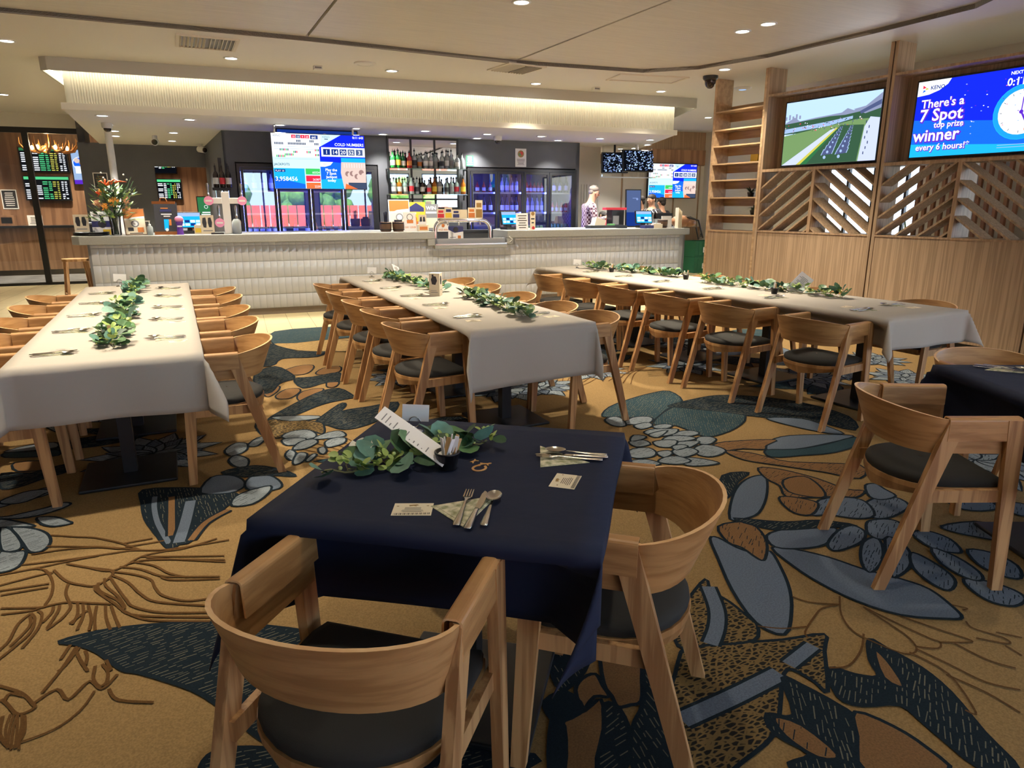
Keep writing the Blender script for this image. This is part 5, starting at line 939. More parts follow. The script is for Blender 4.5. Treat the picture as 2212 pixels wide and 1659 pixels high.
NEAR = ['nearest the viewer', 'second from the near end', 'third from the near end', 'fourth from the near end', 'fifth from the near end', 'at the bar end']
LR = [4.21, 4.95, 5.58, 6.33, 6.95]; LL = [4.2, 4.93, 5.62, 6.3, 7.0]; ML = [4.3, 4.95, 5.55, 6.2, 6.87]; MR = [4.15, 4.72, 5.4, 6.15, 6.8]; RN = [3.4, 4.2, 4.9, 5.6, 6.22, 6.82]; RF = [3.52, 4.5, 5.2, 5.9, 6.6, 7.2]
def nm(i, n): return NEAR[5] if i == n-1 else NEAR[i]
jit = lambda a: random.uniform(-a, a)
for i, y in enumerate(LR): chair(.18+jit(.01), y, R(90+jit(4)), 'oak armchair on the right side of the left long table, %s' % nm(i, 5), 'chairs around the long tables')
for i, y in enumerate(LL): chair(-.92+jit(.01), y, R(-90+jit(4)), 'oak armchair on the left side of the left long table, %s' % nm(i, 5), 'chairs around the long tables')
for i, y in enumerate(ML): chair(1.42+jit(.01), y, R(-90+jit(4)), 'oak armchair on the left side of the middle long table, %s' % nm(i, 5), 'chairs around the long tables')
for i, y in enumerate(MR): chair(2.51+jit(.01), y, R(90+jit(4)), 'oak armchair on the right side of the middle long table, %s' % nm(i, 5), 'chairs around the long tables')
redge = lambda y: 4.26-.058*(y-3.13)
for i, y in enumerate(RN): chair(redge(y)-.2, y, R(-84+jit(4)), 'oak armchair on the near side of the right long table, %s' % nm(i, 6), 'chairs around the long tables')
for i, y in enumerate(RF): chair(redge(y)+.99, y, R(93+jit(4)), 'oak armchair on the partition side of the right long table, %s' % nm(i, 6), 'chairs around the long tables')

# ---------------------------------------------------------------- tables and cloths
def make_table(wx, wy, label, loc, rz, group=None):
    t = thing('pedestal_table', label, 'table', loc, rz, group); b = B().mat('black_frame'); b.box(-wx/2, -wy/2, .727, wx/2, wy/2, .747); b.ob('table_top', t)
    b = B().mat('black_metal'); b.box(-.035, -.035, .018, .035, .035, .715); b.ob('column', t); b = B().mat('black_metal'); b.box(-.24, -.24, 0, .24, .24, .018); smoothed(b.ob('base_plate', t), .006); b = B().mat('black_metal'); b.box(-.2, -.2, .715, .2, .2, .727); b.ob('top_plate', t); return t
def cloth(name, label, loc, rz, hx, hy, d, m, k0=.4, tuck=(0, 0, 0, 0), wave=.012, seed=1, hem=None, group=None, flare=0, skew=None):
    """d = drops (-x, +x, -y, +y); tuck = how far the hanging side is pushed in under the edge by the chairs"""
    q = random.Random(seed); ph = [q.random()*6 for _ in range(6)]
    def axis(h, dm, dp, n): return [-h-dm*(1-(i/10)) for i in range(10)]+[-h+2*h*i/n for i in range(n+1)]+[h+dp*(i+1)/10 for i in range(10)]
    XA = axis(hx, d[0], d[1], 14); YA = axis(hy, d[2], d[3], 44 if hy > 1 else 16); vs = []; zt = .7505
    for bb in YA:
        for aa in XA:
            ex, ey = max(0, abs(aa)-hx), max(0, abs(bb)-hy); sx = 1 if aa > 0 else -1; sy = 1 if bb > 0 else -1
            if hem: ex *= 1+hem*sin(bb*2.1+ph[3]); ey *= 1+hem*sin(aa*2.6+ph[4])
            w = .0012*(sin(aa*9+ph[0]+bb*1.3)+sin(bb*7+ph[1]))
            if ex == 0 and ey == 0: vs.append((aa, bb, zt+max(0, w)*.8))
            elif ey == 0:
                t = tuck[0 if sx < 0 else 1]; f = max(0, min(1, (ex-.022)/.06)); f = f*f*(3-2*f); e = min(1, (hy-abs(bb))/.12); o = wave*sin(bb*11+ph[2])*min(1, ex/.2)+flare*ex
                vs.append((sx*(hx+.004+o*(1-f*(t > 0))-t*f*e), bb, zt-ex))
            elif ex == 0:
                t = tuck[2 if sy < 0 else 3]; f = max(0, min(1, (ey-.022)/.06)); f = f*f*(3-2*f); e = min(1, (hx-abs(aa))/.12); o = wave*sin(aa*12+ph[5])*min(1, ey/.2)+flare*ey
                vs.append((aa, sy*(hy+.004+o*(1-f*(t > 0))-t*f*e), zt-ey))
            else:
                r = hypot(ex, ey); p = atan2(ey, ex); k = k0*sin(2*p); vs.append((sx*(hx+.004+cos(p)*r*k+flare*ex*.5), sy*(hy+.004+sin(p)*r*k+flare*ey*.5), max(.02, zt-r*math.sqrt(1-k*k))))
                if skew and (sx, sy) in skew: f = sin(2*p)*(r/.3)**1.3; v0 = vs[-1]; vs[-1] = (v0[0]+skew[sx, sy][0]*f, v0[1]+skew[sx, sy][1]*f, v0[2])
    nx, ny = len(XA), len(YA); b = B().mat(m); b.add(vs, [(j*nx+i, j*nx+i+1, (j+1)*nx+i+1, (j+1)*nx+i) for j in range(ny-1) for i in range(nx-1)], True)
    o = b.ob(name, None, loc, (0, 0, rz)); tag(o, label, 'tablecloth', group); solid(o, .003, 1); return o
TN = ['nearest', 'second', 'third', 'fourth', 'fifth']
for i in range(4):
    make_table(.87, .93, 'black pedestal table under the left cream cloth, %s of its row' % TN[i], (-.378, 4.3+.945*i, .0045), 0, 'tables under the long cloths'); make_table(.87, .92, 'black pedestal table under the middle cream cloth, %s of its row' % TN[i], (2.0, 4.3+.93*i, .0045), 0, 'tables under the long cloths')
RA = R(3.32); RC = (4.6, 5.37)
def RT(x, y): return (RC[0]+x*cos(RA)-y*sin(RA), RC[1]+x*sin(RA)+y*cos(RA))
for i in range(5): make_table(.92, .9, 'black pedestal table under the right cream cloth, %s of its row' % TN[i], RT(0, -1.84+.92*i)+(.0045,), RA, 'tables under the long cloths')
cloth('tablecloth', 'cream tablecloth over the left long table, hanging pointed at its near corners', (-.378, 5.72, 0), 0, .437, 1.89, (.2, .2, .3, .25), 'cloth_cream', .42, (.13, .13, 0, 0), seed=2, hem=.05)
cloth('tablecloth', 'cream tablecloth over the middle long table with a wide hanging front', (2.0, 5.69, 0), 0, .445, 1.86, (.2, .2, .37, .25), 'cloth_cream', .2, (.13, .13, 0, 0), seed=3, hem=.05, wave=.006)
cloth('tablecloth', 'cream tablecloth over the right long table beside the timber divider', (RC[0], RC[1], 0), RA, .47, 2.31, (.2, .2, .22, .2), 'cloth_cream', .45, (.13, .13, 0, 0), seed=4, hem=.05)
NC, NA = (.69, 1.756), R(-38); N2C, N2A = (3.44, 1.465), R(-25.5)
make_table(.86, .86, 'black pedestal table under the front navy cloth', NC+(.0045,), NA); make_table(.86, .86, 'black pedestal table under the navy cloth at the right edge', N2C+(.0045,), N2A)
cloth('tablecloth', 'navy blue tablecloth draped over the small front table', NC+(0,), NA, .432, .432, (.3, .18, .27, .28), 'cloth_navy', .3, (0, .12, .12, 0), seed=5, hem=.06, wave=.02, skew={(1, -1): (-.14, -.02)}); cloth('tablecloth', 'navy blue tablecloth on the table at the right edge of the photo', N2C+(0,), N2A, .432, .432, (.3, .3, .3, .3), 'cloth_navy', .38, (.12, 0, 0, .12), seed=6, wave=.02)
# ---------------------------------------------------------------- cutlery, napkins, tickets
def strip(b, pts):   # pts: (y, half width, z) along the handle
    vs = []
    for y, w, z in pts: vs += [(-w, y, z), (-w*.5, y, z+.0016), (w*.5, y, z+.0016), (w, y, z), (0, y, z-.0008)]
    n = len(pts); b.add(vs, [(i*5+j, i*5+(j+1) % 5, i*5+5+(j+1) % 5, i*5+5+j) for i in range(n-1) for j in range(5)]+[(4, 3, 2, 1, 0), tuple((n-1)*5+k for k in range(5))], True)
HAND = [(0, .009, .0025), (.01, .0105, .0025), (.05, .008, .003), (.1, .0045, .006), (.128, .0035, .008)]
def fork():
    b = B().mat('steel'); strip(b, HAND+[(.14, .006, .008), (.152, .0125, .006), (.16, .0128, .0055)])
    for k in range(4): x = -.0102+.0068*k; b.beam((x, .158, .0058), (x, .2, .009), .0042, .0022, .002, .0014, ay=(0, 0, 1))
    return b.mesh('fork')
def knife():
    b = B().mat('steel'); strip(b, [(0, .0095, .004), (.01, .011, .004), (.06, .0085, .005), (.105, .006, .0055), (.11, .0065, .0055)])
    P = [(-.006, .108), (.0075, .108), (.011, .14), (.0105, .18), (.005, .215), (-.002, .222), (-.006, .2)]; b.prism(P, .0035, .0052); return b.mesh('knife')
def spoon():
    b = B().mat('steel'); strip(b, HAND)
    def f(u, v): a = 2*pi*u; y = .158+.032*cos(a)*v; w = .021*sin(a)*v; return (w, y, .003+.0085*v*v+.001)
    b.grid(f, 20, 5); o = b.mesh('spoon'); return o
MF, MK, MS = fork(), knife(), spoon()
def napkin():
    b = B().mat('napkin'); b.prism([(-.095, .03), (.0, -.09), (.075, .1)], 0, .0012); b.prism([(-.08, .026), (.0, -.075), (.066, .09)], .0012, .0024); return b.mesh('napkin')
MN = napkin()
def ticket():
    b = B().mat('card_cream'); b.box(-.05, -.036, 0, .05, .036, .0006)
    b.T = Matrix.Rotation(-pi/2, 4, 'X'); W, H = .1, .072
    s = [('p', 'ink_gold', [(-.012, .026), (.008, .029), (.014, .024), (.006, .02), (.01, .016), (0, .02), (-.01, .017)])]+lines('ink', -.03, .03, -.018, .012, 6)+[('r', 'ink', -.045+.0034*i, -.034, -.045+.0034*i+(.0008, .0016, .0024)[i*7 % 3], -.024) for i in range(27)]+[('r', 'ink_gold', -.042, .012, -.036, .016), ('r', 'ink_gold', .034, .014, .04, .018)]
    panel(s, b, -.0006, .00006); b.T = None; return b.mesh('ticket')
MT = ticket()
def put(me, x, y, z, rz, name, label, cat, group, tilt=(0, 0)):
    o = link(name, me, None, (x, y, z), (tilt[0], tilt[1], rz)); return tag(o, label, cat, group)
ZT = .7545
def setting(x, y, rz, where, side, tdx=0, tdy=.1, trz=None, full=True):
    c, s = cos(rz), sin(rz); P = lambda a, q: (x+a*c-q*s, y+a*s+q*c)
    px, py = P(-.005, .0); put(MN, px, py, ZT, rz+jit(.3), 'napkin', 'floral napkin at the %s' % where, 'napkin', 'napkins under cutlery')
    for me, nme, a, q, r in ((MF, 'fork', -.032, -.09, jit(.06)), (MK, 'knife', -.004, -.1, jit(.05)), (MS, 'spoon', .03, -.09, jit(.08))):
        px, py = P(a, q); put(me, px, py, ZT+.0032+.001*(nme == 'knife'), rz+r, nme, 'steel %s at the %s' % (nme, where), 'cutlery', '%ss at the place settings' % nme)
    tx, ty = x+tdx, y+tdy; put(MT, tx, ty, ZT, rz if trz is None else trz, 'ticket_card', 'ticket card at the %s' % where, 'card', 'ticket cards at the place settings')
PN = ['place nearest the viewer', 'second place from near end', 'third place from near end', 'fourth place from near end', 'fifth place from near end', 'place by the bar']
pn = lambda i, n: PN[5] if i == n-1 else PN[i]
for i, y in enumerate(LL): setting(-.64, y-.05, R(-90)+jit(.08), '%s, left side of left table' % pn(i, 5), 0, .02, .13, R(0)+jit(.1))
for i, y in enumerate(LR): setting(-.11, y+.2, R(90)+jit(.08), '%s, right side of left table' % pn(i, 5), 0, .06, -.13, R(180)+jit(.1))
for i, y in enumerate(ML): setting(1.75, y+.08, R(-90)+jit(.1), '%s, left side of middle table' % pn(i, 5), 0, -.02, -.17, R(0)+jit(.15))
for i, y in enumerate(MR): setting(2.25, y+.15, R(90)+jit(.1), '%s, right side of middle table' % pn(i, 5), 0, .04, -.15, R(180)+jit(.15))
for i, y in enumerate(RN): x0 = redge(y)+.24; setting(x0, y+.02, R(-87)+jit(.1), '%s, near side of right table' % pn(i, 6), 0, .05, .16, R(10)+jit(.2))
for i, y in enumerate(RF): x0 = redge(y)+.7; setting(x0, y-.02, R(93)+jit(.1), '%s, partition side of right table' % pn(i, 6), 0, .02, -.15, R(180)+jit(.15))
def at(me, x, y, rz, nme, lb, cat, g, dz=0): put(me, x, y, ZT+dz, rz, nme, lb, cat, g)
at(MN, .585, 1.485, R(-26), 'napkin', 'floral paper napkin at the front place of the front navy table', 'napkin', 'napkins under cutlery')
for me, nme, x, y, r in ((MF, 'fork', .529, 1.415, -32), (MK, 'knife', .545, 1.385, -35), (MS, 'spoon', .588, 1.385, -33)): at(me, x, y, R(r), nme, 'steel %s at the front place of the front navy table' % nme, 'cutlery', '%ss at the place settings' % nme, .0032)
at(MT, .466, 1.556, R(-25), 'ticket_card', 'printed ticket card beside the fork at the front of the navy table', 'card', 'ticket cards at the place settings')
at(MN, .985, 1.71, R(40), 'napkin', 'floral paper napkin at the right place of the front navy table', 'napkin', 'napkins under cutlery')
for me, nme, x, y, r in ((MF, 'fork', 1.085, 1.635, 58), (MK, 'knife', 1.11, 1.645, 59), (MS, 'spoon', 1.12, 1.665, 56)): at(me, x, y, R(r), nme, 'steel %s at the right place of the front navy table' % nme, 'cutlery', '%ss at the place settings' % nme, .0034)
at(MT, .907, 1.549, R(47), 'ticket_card', 'printed ticket card at the right place of the front navy table', 'card', 'ticket cards at the place settings')
at(MN, 3.42, 1.82, R(-120), 'napkin', 'floral paper napkin at the right edge navy table', 'napkin', 'napkins under cutlery')
for me, nme, x, y, r in ((MF, 'fork', 3.36, 1.93, -160), (MK, 'knife', 3.395, 1.945, -162), (MS, 'spoon', 3.44, 1.93, -165)): at(me, x, y, R(r), nme, 'steel %s on the navy table at the right edge' % nme, 'cutlery', '%ss at the place settings' % nme, .0034)

# ---------------------------------------------------------------- eucalyptus garlands
def garland(P, label, n, seed, roses=(), wid=.075, big=1.0, hz=.06):
    q = random.Random(seed); x0, y0 = P[0]; t = thing('garland', label, 'garland', (x0, y0, ZT)); C = spl([(x-x0, y-y0) for x, y in P], False, 8)
    b = B().mat('stem'); b.tube([(x, y, .012+.008*sin(i)) for i, (x, y) in enumerate(C)], .003, 5)
    def pos(): i = q.randrange(len(C)-1); f = q.random(); return C[i][0]+(C[i+1][0]-C[i][0])*f, C[i][1]+(C[i+1][1]-C[i][1])*f
    bl = {m: B().mat(m) for m in ('leaf_green', 'leaf_blue', 'leaf_dark', 'leaf_lime')}; st = b
    def lf(bb, c, r, ax, nr, el=1.0):
        ax = Vector(ax).normalized(); nr = Vector(nr).normalized(); sd = nr.cross(ax)
        if sd.length < .1: sd = ax.orthogonal()
        sd.normalize(); nr = ax.cross(sd); c = Vector(c); m = 9; vs = [c+ax*r*.1-nr*r*.12]
        for k in range(m): a = 2*pi*k/m; u = cos(a)*r*el+r*el; v = sin(a)*r; p = c+ax*u+sd*v+nr*(abs(v)/r)**2*r*.25; p.z = max(p.z, .002); vs.append(p)
        vs[0] = c+ax*r*el-nr*.0; bb.add(vs, [(0, 1+k, 1+(k+1) % m) for k in range(m)], True)
    for k in range(n):
        x, y = pos(); a = q.random()*2*pi; e = q.uniform(-.1, .9); ty = q.random(); r = q.uniform(.016, .028)*big
        ax = (cos(a)*cos(e), sin(a)*cos(e), sin(e)); d = q.uniform(0, wid*.5); c = (x+cos(a)*d, y+sin(a)*d, q.uniform(.006, hz)); nr = (q.uniform(-.7, .7), q.uniform(-.7, .7), 1)
        if ty < .3: lf(bl['leaf_blue'], c, r*1.1, ax, nr)
        elif ty < .55: lf(bl['leaf_green'], c, r*1.1, ax, nr)
        elif ty < .68: lf(bl['leaf_dark'], c, r*.8, ax, nr, 1.5)
        else:
            for i in range(5): a2 = a+q.uniform(-1, 1); lf(bl['leaf_lime'], (c[0]+q.uniform(-.02, .02), c[1]+q.uniform(-.02, .02), c[2]+q.uniform(0, .02)), r*.35, (cos(a2), sin(a2), q.uniform(0, 1)), nr, 1.4)
        if k % 3 == 0: st.tube([(x, y, .012), c], .0013, 4)
    st.ob('stems', t)
    for m, bb in bl.items(): bb.ob('leaves', t)
    bb = B().mat('bud')
    for k in range(n//6): x, y = pos(); bb.ball((x+q.uniform(-1, 1)*wid*.5, y+q.uniform(-1, 1)*wid*.5, q.uniform(.01, .05)), .005*big, 6)
    bb.ob('buds', t)
    for (x, y) in roses:
        rb = B().mat('petal'); x -= x0; y -= y0
        for lay, (np_, rr, el) in enumerate(((5, .034, .45), (5, .027, .9), (4, .019, 1.25))):
            for k in range(np_):
                a = 2*pi*k/np_+lay*.6; ax = Vector((cos(a)*cos(el), sin(a)*cos(el), sin(el))); sd = Vector((-sin(a), cos(a), 0)); nr = ax.cross(sd)
                rb.grid(lambda u, v: Vector((x, y, .028))+ax*rr*big*v*1.1+sd*(u-.5)*rr*big*1.5*sin(pi*min(1, v*.75+.12))-nr*rr*.35*((u-.5)*2)**2+nr*rr*.25*v*v, 5, 4)
        rb.ob('rose', t, label='cream white silk rose')
    return t
garland([(.30, 1.874), (.44, 1.86), (.56, 1.88), (.7, 1.94), (.83, 1.92)], 'eucalyptus garland with one white rose on the front navy table', 62, 11, ((.448, 1.955),), .1, 1.4, .035)
garland([(-.36, 4.17), (-.4, 4.45), (-.36, 4.8), (-.38, 5.1)], 'green garland at the near end of the left long table', 95, 12, (), .13, 1.35); garland([(-.36, 5.3), (-.42, 5.7), (-.38, 6.2)], 'green garland with a cream rose halfway along the left long table', 80, 13, ((-.33, 5.42),), .13, 1.35); garland([(-.4, 6.75), (-.37, 7.2), (-.36, 7.5)], 'yellow green garland at the bar end of the left long table', 70, 14, (), .12, 1.35)
garland([(2.1, 4.1), (2.13, 4.7), (2.16, 5.4)], 'green garland with a white rose at the near end of the middle long table', 150, 15, ((2.06, 4.15),), .14, 1.25); garland([(2.05, 5.72), (2.05, 6.3), (2.0, 6.9), (2.05, 7.25)], 'green garland at the bar end of the middle long table', 140, 16, (), .13, 1.25)
garland([(4.52, 7.3), (4.6, 6.8), (4.78, 6.2), (4.8, 6.0)], 'pale green garland at the bar end of the right long table', 150, 17, (), .15, 1.35); garland([(4.72, 5.4), (4.75, 4.9), (4.86, 4.4), (4.93, 3.95)], 'eucalyptus garland with a white rose at the near end of the right long table', 150, 18, ((4.78, 5.1),), .14, 1.35)

# ---------------------------------------------------------------- sugar cups, menus, number stands, cutouts
def sugar(x, y, lb, n=6, k=1.0):
    b = B().mat('black_plastic'); b.lathe([(.024*k, 0), (.034*k, .045*k), (.036*k, .045*k), (.036*k, .05*k), (.032*k, .05*k), (.022*k, .004)], 18, cap=False); b.lathe([(.001, .003), (.024*k, .003)], 18, cap=False); tag(b.ob('sauce_cup', None, (x, y, ZT)), 'black plastic cup of sugar sticks %s' % lb, 'cup', 'black cups on the tables')
    q = random.Random(int(x*99+y*7))
    for i in range(n):
        a = 2*pi*i/n+.3; m = 'sachet' if i % 3 else 'sachet_brown'; s = B().mat(m); l = q.uniform(.075, .1)*k; w = .006*k; s.box(-w, -.0015, 0, w, .0015, l)
        tag(s.ob('sugar_stick', None, (x+.012*k*cos(a), y+.012*k*sin(a), ZT+.006), (q.uniform(-.3, .3), .22*cos(a), a)), '%s sugar stick in the cup %s' % ('brown' if m == 'sachet_brown' else 'white', lb), 'sachet', 'sugar sticks in the cup %s' % lb)
sugar(.645, 1.785, 'on the front navy table', 8, 1.05); sugar(-.42, 4.42, 'at the near garland of the left long table', 4); sugar(-.45, 6.9, 'at the bar end of the left long table', 4); sugar(4.49, 6.72, 'at the bar end of the right long table', 4); sugar(4.73, 5.7, 'midway along the right long table', 4); sugar(4.65, 4.42, 'by the leaning menu on the right long table', 4)
def menu_card(x, y, rz, lb, W=.15, H=.21, tilt=(0, 0)):
    b = B().mat('paper'); b.box(-W/2, -.0008, 0, W/2, .0008, H); panel(lines('grey_print', -W*.38, W*.38, .03, H-.03, 12, random, .6), b, -.0008); tag(b.ob('menu_card', None, (x, y, ZT+.002), (tilt[0], tilt[1], rz)), lb, 'menu')
b = B().mat('paper')
P0, P1, P2, P3_ = (.490, 2.0, .868), (.618, 1.755, .772), (.665, 1.80, .79), (.535, 2.045, .886)
b.add([P0, P1, P2, P3_, tuple(Vector(P0)+Vector((0, 0, .002))), tuple(Vector(P1)+Vector((0, 0, .002))), tuple(Vector(P2)+Vector((0, 0, .002))), tuple(Vector(P3_)+Vector((0, 0, .002)))], [(0,1,2,3), (7,6,5,4), (0,4,5,1), (1,5,6,2), (2,6,7,3), (3,7,4,0)])
b.mat('grey_print')
for k in range(14):
    f = .08+.06*k; A = Vector(P0).lerp(Vector(P1), f); C = Vector(P3_).lerp(Vector(P2), f); p, q2 = A.lerp(C, .12), A.lerp(C, .12+.7*random.random()); e = (Vector(P1)-Vector(P0)).normalized()*.004; u = Vector((0, 0, .0024)); b.add([p+u, p+e+u, q2+e+u, q2+u], [(0,1,2,3)])
tag(b.ob('menu_card'), 'white printed menu leaning over the garland on the front navy table', 'menu')
menu_card(2.1, 7.15, R(20), 'white menu leaning in the garland at the bar end of the middle table', .1, .2, (R(-50), R(25))); menu_card(4.86, 4.42, R(-60), 'white menu leaning upright by the cup on the right long table', .13, .2, (R(-30), R(35)))
mb = B().mat('card_cream'); mb.box(-.045, -.045, 0, .045, .045, .19); mb.mat('paper'); mb.box(-.0452, -.0452, .19, .0452, .0452, .192)
panel([('p', 'dark_board', [(-.02, .1), (.01, .095), (.025, .13), (.015, .165), (-.015, .17), (-.028, .14)]), ('r', 'dark_board', -.02, .165, -.005, .182), ('r', 'grey_print', -.03, .03, .03, .034), ('r', 'grey_print', -.03, .045, .02, .048)], mb, -.0452)
mb.T = Matrix.Rotation(pi/2, 4, 'Z'); panel([('p', 'dark_board', [(-.02, .1), (.01, .095), (.025, .13), (.015, .165), (-.015, .17), (-.028, .14)]), ('r', 'grey_print', -.03, .05, .03, .054)], mb, -.0452); mb.T = None
tag(mb.ob('menu_box', None, (1.95, 5.577, ZT), (0, 0, R(-35))), 'upright square menu box with dark wine prints on the middle long table', 'menu')
def stand(x, y, rz, lb, k=1.0):
    t = thing('place_card_holder', lb, 'card holder', (x, y, ZT), rz); b = B().mat('chrome'); b.lathe([(.028*k, 0), (.028*k, .003), (.008*k, .009), (.005*k, .016)], 20); b.ob('base', t)
    b = B().mat('chrome'); 
    for dy in (-.0025, .0025): b.tube([(.019*k*cos(a), dy, .034*k+.019*k*sin(a)) for a in [2*pi*i/24 for i in range(24)]], .0016, 6, True)
    b.ob('ring_clip', t); b = B().mat('paper'); b.box(-.045*k, -.0006, .036*k, .045*k, .0006, .095*k); b.ob('card', t, rot=(0, R(4), 0), label='blank white card')
stand(.663, 2.151, R(-20), 'silver ring holder with a white card on the front navy table', 1.0); stand(-.53, 7.55, R(-5), 'silver ring holder with a white card at the bar end of the left long table', 1.2); stand(1.85, 7.35, R(5), 'silver ring holder with a white card at the bar end of the middle table', 1.1); stand(4.4, 7.35, R(-10), 'silver ring holder with a pale card at the bar end of the right table', 1.1)
def cut(poly, x, y, rz, lb, hole=None):
    b = B().mat('cut_wood')
    if hole: n = len(poly); b.add([(a, c, z) for z in (0, .002) for a, c in poly+hole], [(i, (i+1) % n, n+(i+1) % n, n+i)[::-1] for i in range(n-1)]+[(2*n+i, 2*n+(i+1) % n, 3*n+(i+1) % n, 3*n+i) for i in range(n-1)]+[(i, i+1, 2*n+i+1, 2*n+i) for i in range(n-1)])
    else: b.prism(poly, 0, .002)
    tag(b.ob('wooden_cutout', None, (x, y, ZT), (0, 0, rz)), lb, 'decoration')
hs = [pi*.12+(2*pi-pi*.24)*i/16 for i in range(17)]
cut([(.022*cos(a+pi/2), .026*sin(a+pi/2)) for a in hs], .728, 1.742, R(-50), 'laser cut wooden horseshoe lying on the front navy table', [(.015*cos(a+pi/2), .019*sin(a+pi/2)) for a in hs])
HORSE = [(-.018, -.012), (-.012, -.002), (-.016, .006), (-.006, .005), (.006, .006), (.012, .012), (.018, .012), (.016, .007), (.01, .002), (.016, -.01), (.011, -.009), (.006, -.001), (-.004, -.002), (-.011, -.012)]
cut(HORSE, .755, 1.765, R(-40), 'tiny wooden galloping horse cutout above the horseshoe'); cut([(x*.8, y*.8) for x, y in HORSE], .735, 1.80, R(20), 'tiny wooden horse cutout nearest the garland')
# ---------------------------------------------------------------- hanging screens over the bar
def keno(W, H):
    x = -W/2; m = .04*W; s = [('r', 's_pale', -W/2, -H/2, W/2, H/2), ('r', 's_white', -W/2, .08*H, .02*W, .5*H), ('p', 's_blue', [(.0, -H/2), (W/2, -H/2), (W/2, H/2), (.24*W, H/2), (.0, .27*H)]), ('p', 's_mid', [(.0, -H/2), (W/2, -H/2), (W/2, -.05*H), (.0, .02*H)]), ('p', 's_cyan', [(0, -H/2), (.26*W, -H/2), (.26*W, -.3*H), (0, -.33*H)]), ('r', 's_white', .02*W, .1*H, W/2, .27*H)]
    for i, n in enumerate(('1', '14', '20', '52', '3')): a = (.04+.09*i)*W; s += [('r', 's_navy' if i < 3 else 's_grid', a, .13*H, a+.075*W, .24*H), ('t', 's_white', n, a+.0375*W, .15*H, .1*H, 'CENTER', .001)]
    s += [('t', 's_white', 'COLD NUMBERS', .49*W, .3*H, .075*H, 'RIGHT', .001), ('t', 's_white', '0:11 643', .49*W, .44*H, .06*H, 'RIGHT', .001), ('r', 's_cyan', .23*W, .0*H, W/2, .08*H), ('p', 's_photo2', [(.25*W, -H/2), (W/2, -H/2), (W/2, .0), (.23*W, .0), (.22*W, -.2*H)]), ('r', 's_text', .3*W, -.5*H, W/2, -.38*H), ('p', 's_orange', [(.26*W, -H/2), (.4*W, -H/2), (.27*W, -.4*H)])]
    q = random.Random(3)
    for i in range(9): s.append(('c', 's_photo' if i % 2 else 's_photo2', (.27+.03*i*.85)*W, -.22*H+.05*H*q.uniform(-1, 1), .035*W*.8)); s.append(('r', 's_white', (.26+.028*i)*W, -.1*H, (.263+.028*i)*W, -.02*H))
    s += [('p', 's_white', [(0, -.0), (.14*W, -.0), (.11*W, -.06*H), (.05*W, -.09*H), (0, -.09*H)]), ('t', 's_text', 'KENO', .03*W, -.05*H, .03*H)]
    for i, tx in enumerate(('Play the', '7 Spot', 'jackpot', 'today')): s.append(('t', 's_white', tx, .115*W, (-.17-.065*i)*H, .07*H, 'CENTER', .0012))
    s += [('t', 's_text', 'KENO', x+.02*W, .44*H, .05*H), ('t', 's_text', 'KENO', .04*W, .44*H, .05*H), ('r', 's_text', .06*W, .41*H, .1*W, .425*H)]
    for i, (tx, c) in enumerate((('10', 's_red'), ('10', 's_grid'), ('9', 's_red'), ('20', 's_red'))): s += [('r', c, (-.29+.048*i)*W, .42*H, (-.245+.048*i)*W, .48*H), ('t', 's_white', tx, (-.268+.048*i)*W, .43*H, .05*H, 'CENTER')]
    s += [('r', 's_navy', -.09*W, .41*H, -.01*W, .48*H), ('t', 's_white', '641', -.05*W, .42*H, .06*H, 'CENTER', .001)]
    for z, segs in ((.3, ((-.47, -.38), (-.33, -.14), (-.05, -.01))), (.35, ((-.24, -.2), (-.1, -.06))), (.19, ((-.42, -.33), (-.05, -.01))), (.15, ((-.28, -.24), (-.14, -.1))), (.1, ((-.37, -.28), (-.05, -.01))), (.07, ((-.46, -.37),))):
        for a, e in segs:
            k = a
            while k < e: s.append(('r', ('s_text', 's_green', 's_red')[int(abs(k*1000)) % 3] if z < .2 else 's_text', k*W, z*H, (k+.011)*W, (z+.04)*H)); k += .016
    for z in (.26, .22, .04): s.append(('r', 's_haze', -.48*W, z*H, -.02*W, (z+.006)*H))
    s += [('t', 's_text', 'JACKPOTS', -.49*W, -.08*H, .06*H, 'LEFT', .0008), ('r', 's_cyan', -.5*W, -.5*H, -.175*W, -.13*H), ('p', 's_mid', [(-.5*W, -.5*H), (-.175*W, -.5*H), (-.175*W, -.42*H), (-.5*W, -.3*H)]), ('r', 's_navy', -.49*W, -.2*H, -.38*W, -.15*H), ('t', 's_white', 'PLAY 10', -.483*W, -.193*H, .045*H), ('t', 's_white', '3,958456', -.49*W, -.36*H, .11*H, 'LEFT', .001), ('r', 's_green', -.165*W, -.24*H, -.01*W, -.13*H), ('r', 's_red', -.165*W, -.37*H, -.01*W, -.26*H), ('r', 's_orange', -.165*W, -.5*H, -.01*W, -.39*H), ('t', 's_white', '60324', -.015*W, -.22*H, .055*H, 'RIGHT'), ('t', 's_white', '26387', -.015*W, -.35*H, .055*H, 'RIGHT'), ('t', 's_white', '2239', -.015*W, -.48*H, .055*H, 'RIGHT')]
    return s
W, H = 1.31, .755; tv = screen('game_screen', 'large bright blue and white game screen hanging over the bar', BAR(.69, .55, 2.115), BA, W, H, keno(W, H), .06, bez=.01, cat='television')
for x in (-.6, .5): b = B().mat('chrome'); b.tube([(x, .03, .38), (x, .03, .488)], .016, 10); b.ob('hanging_pole', tv)
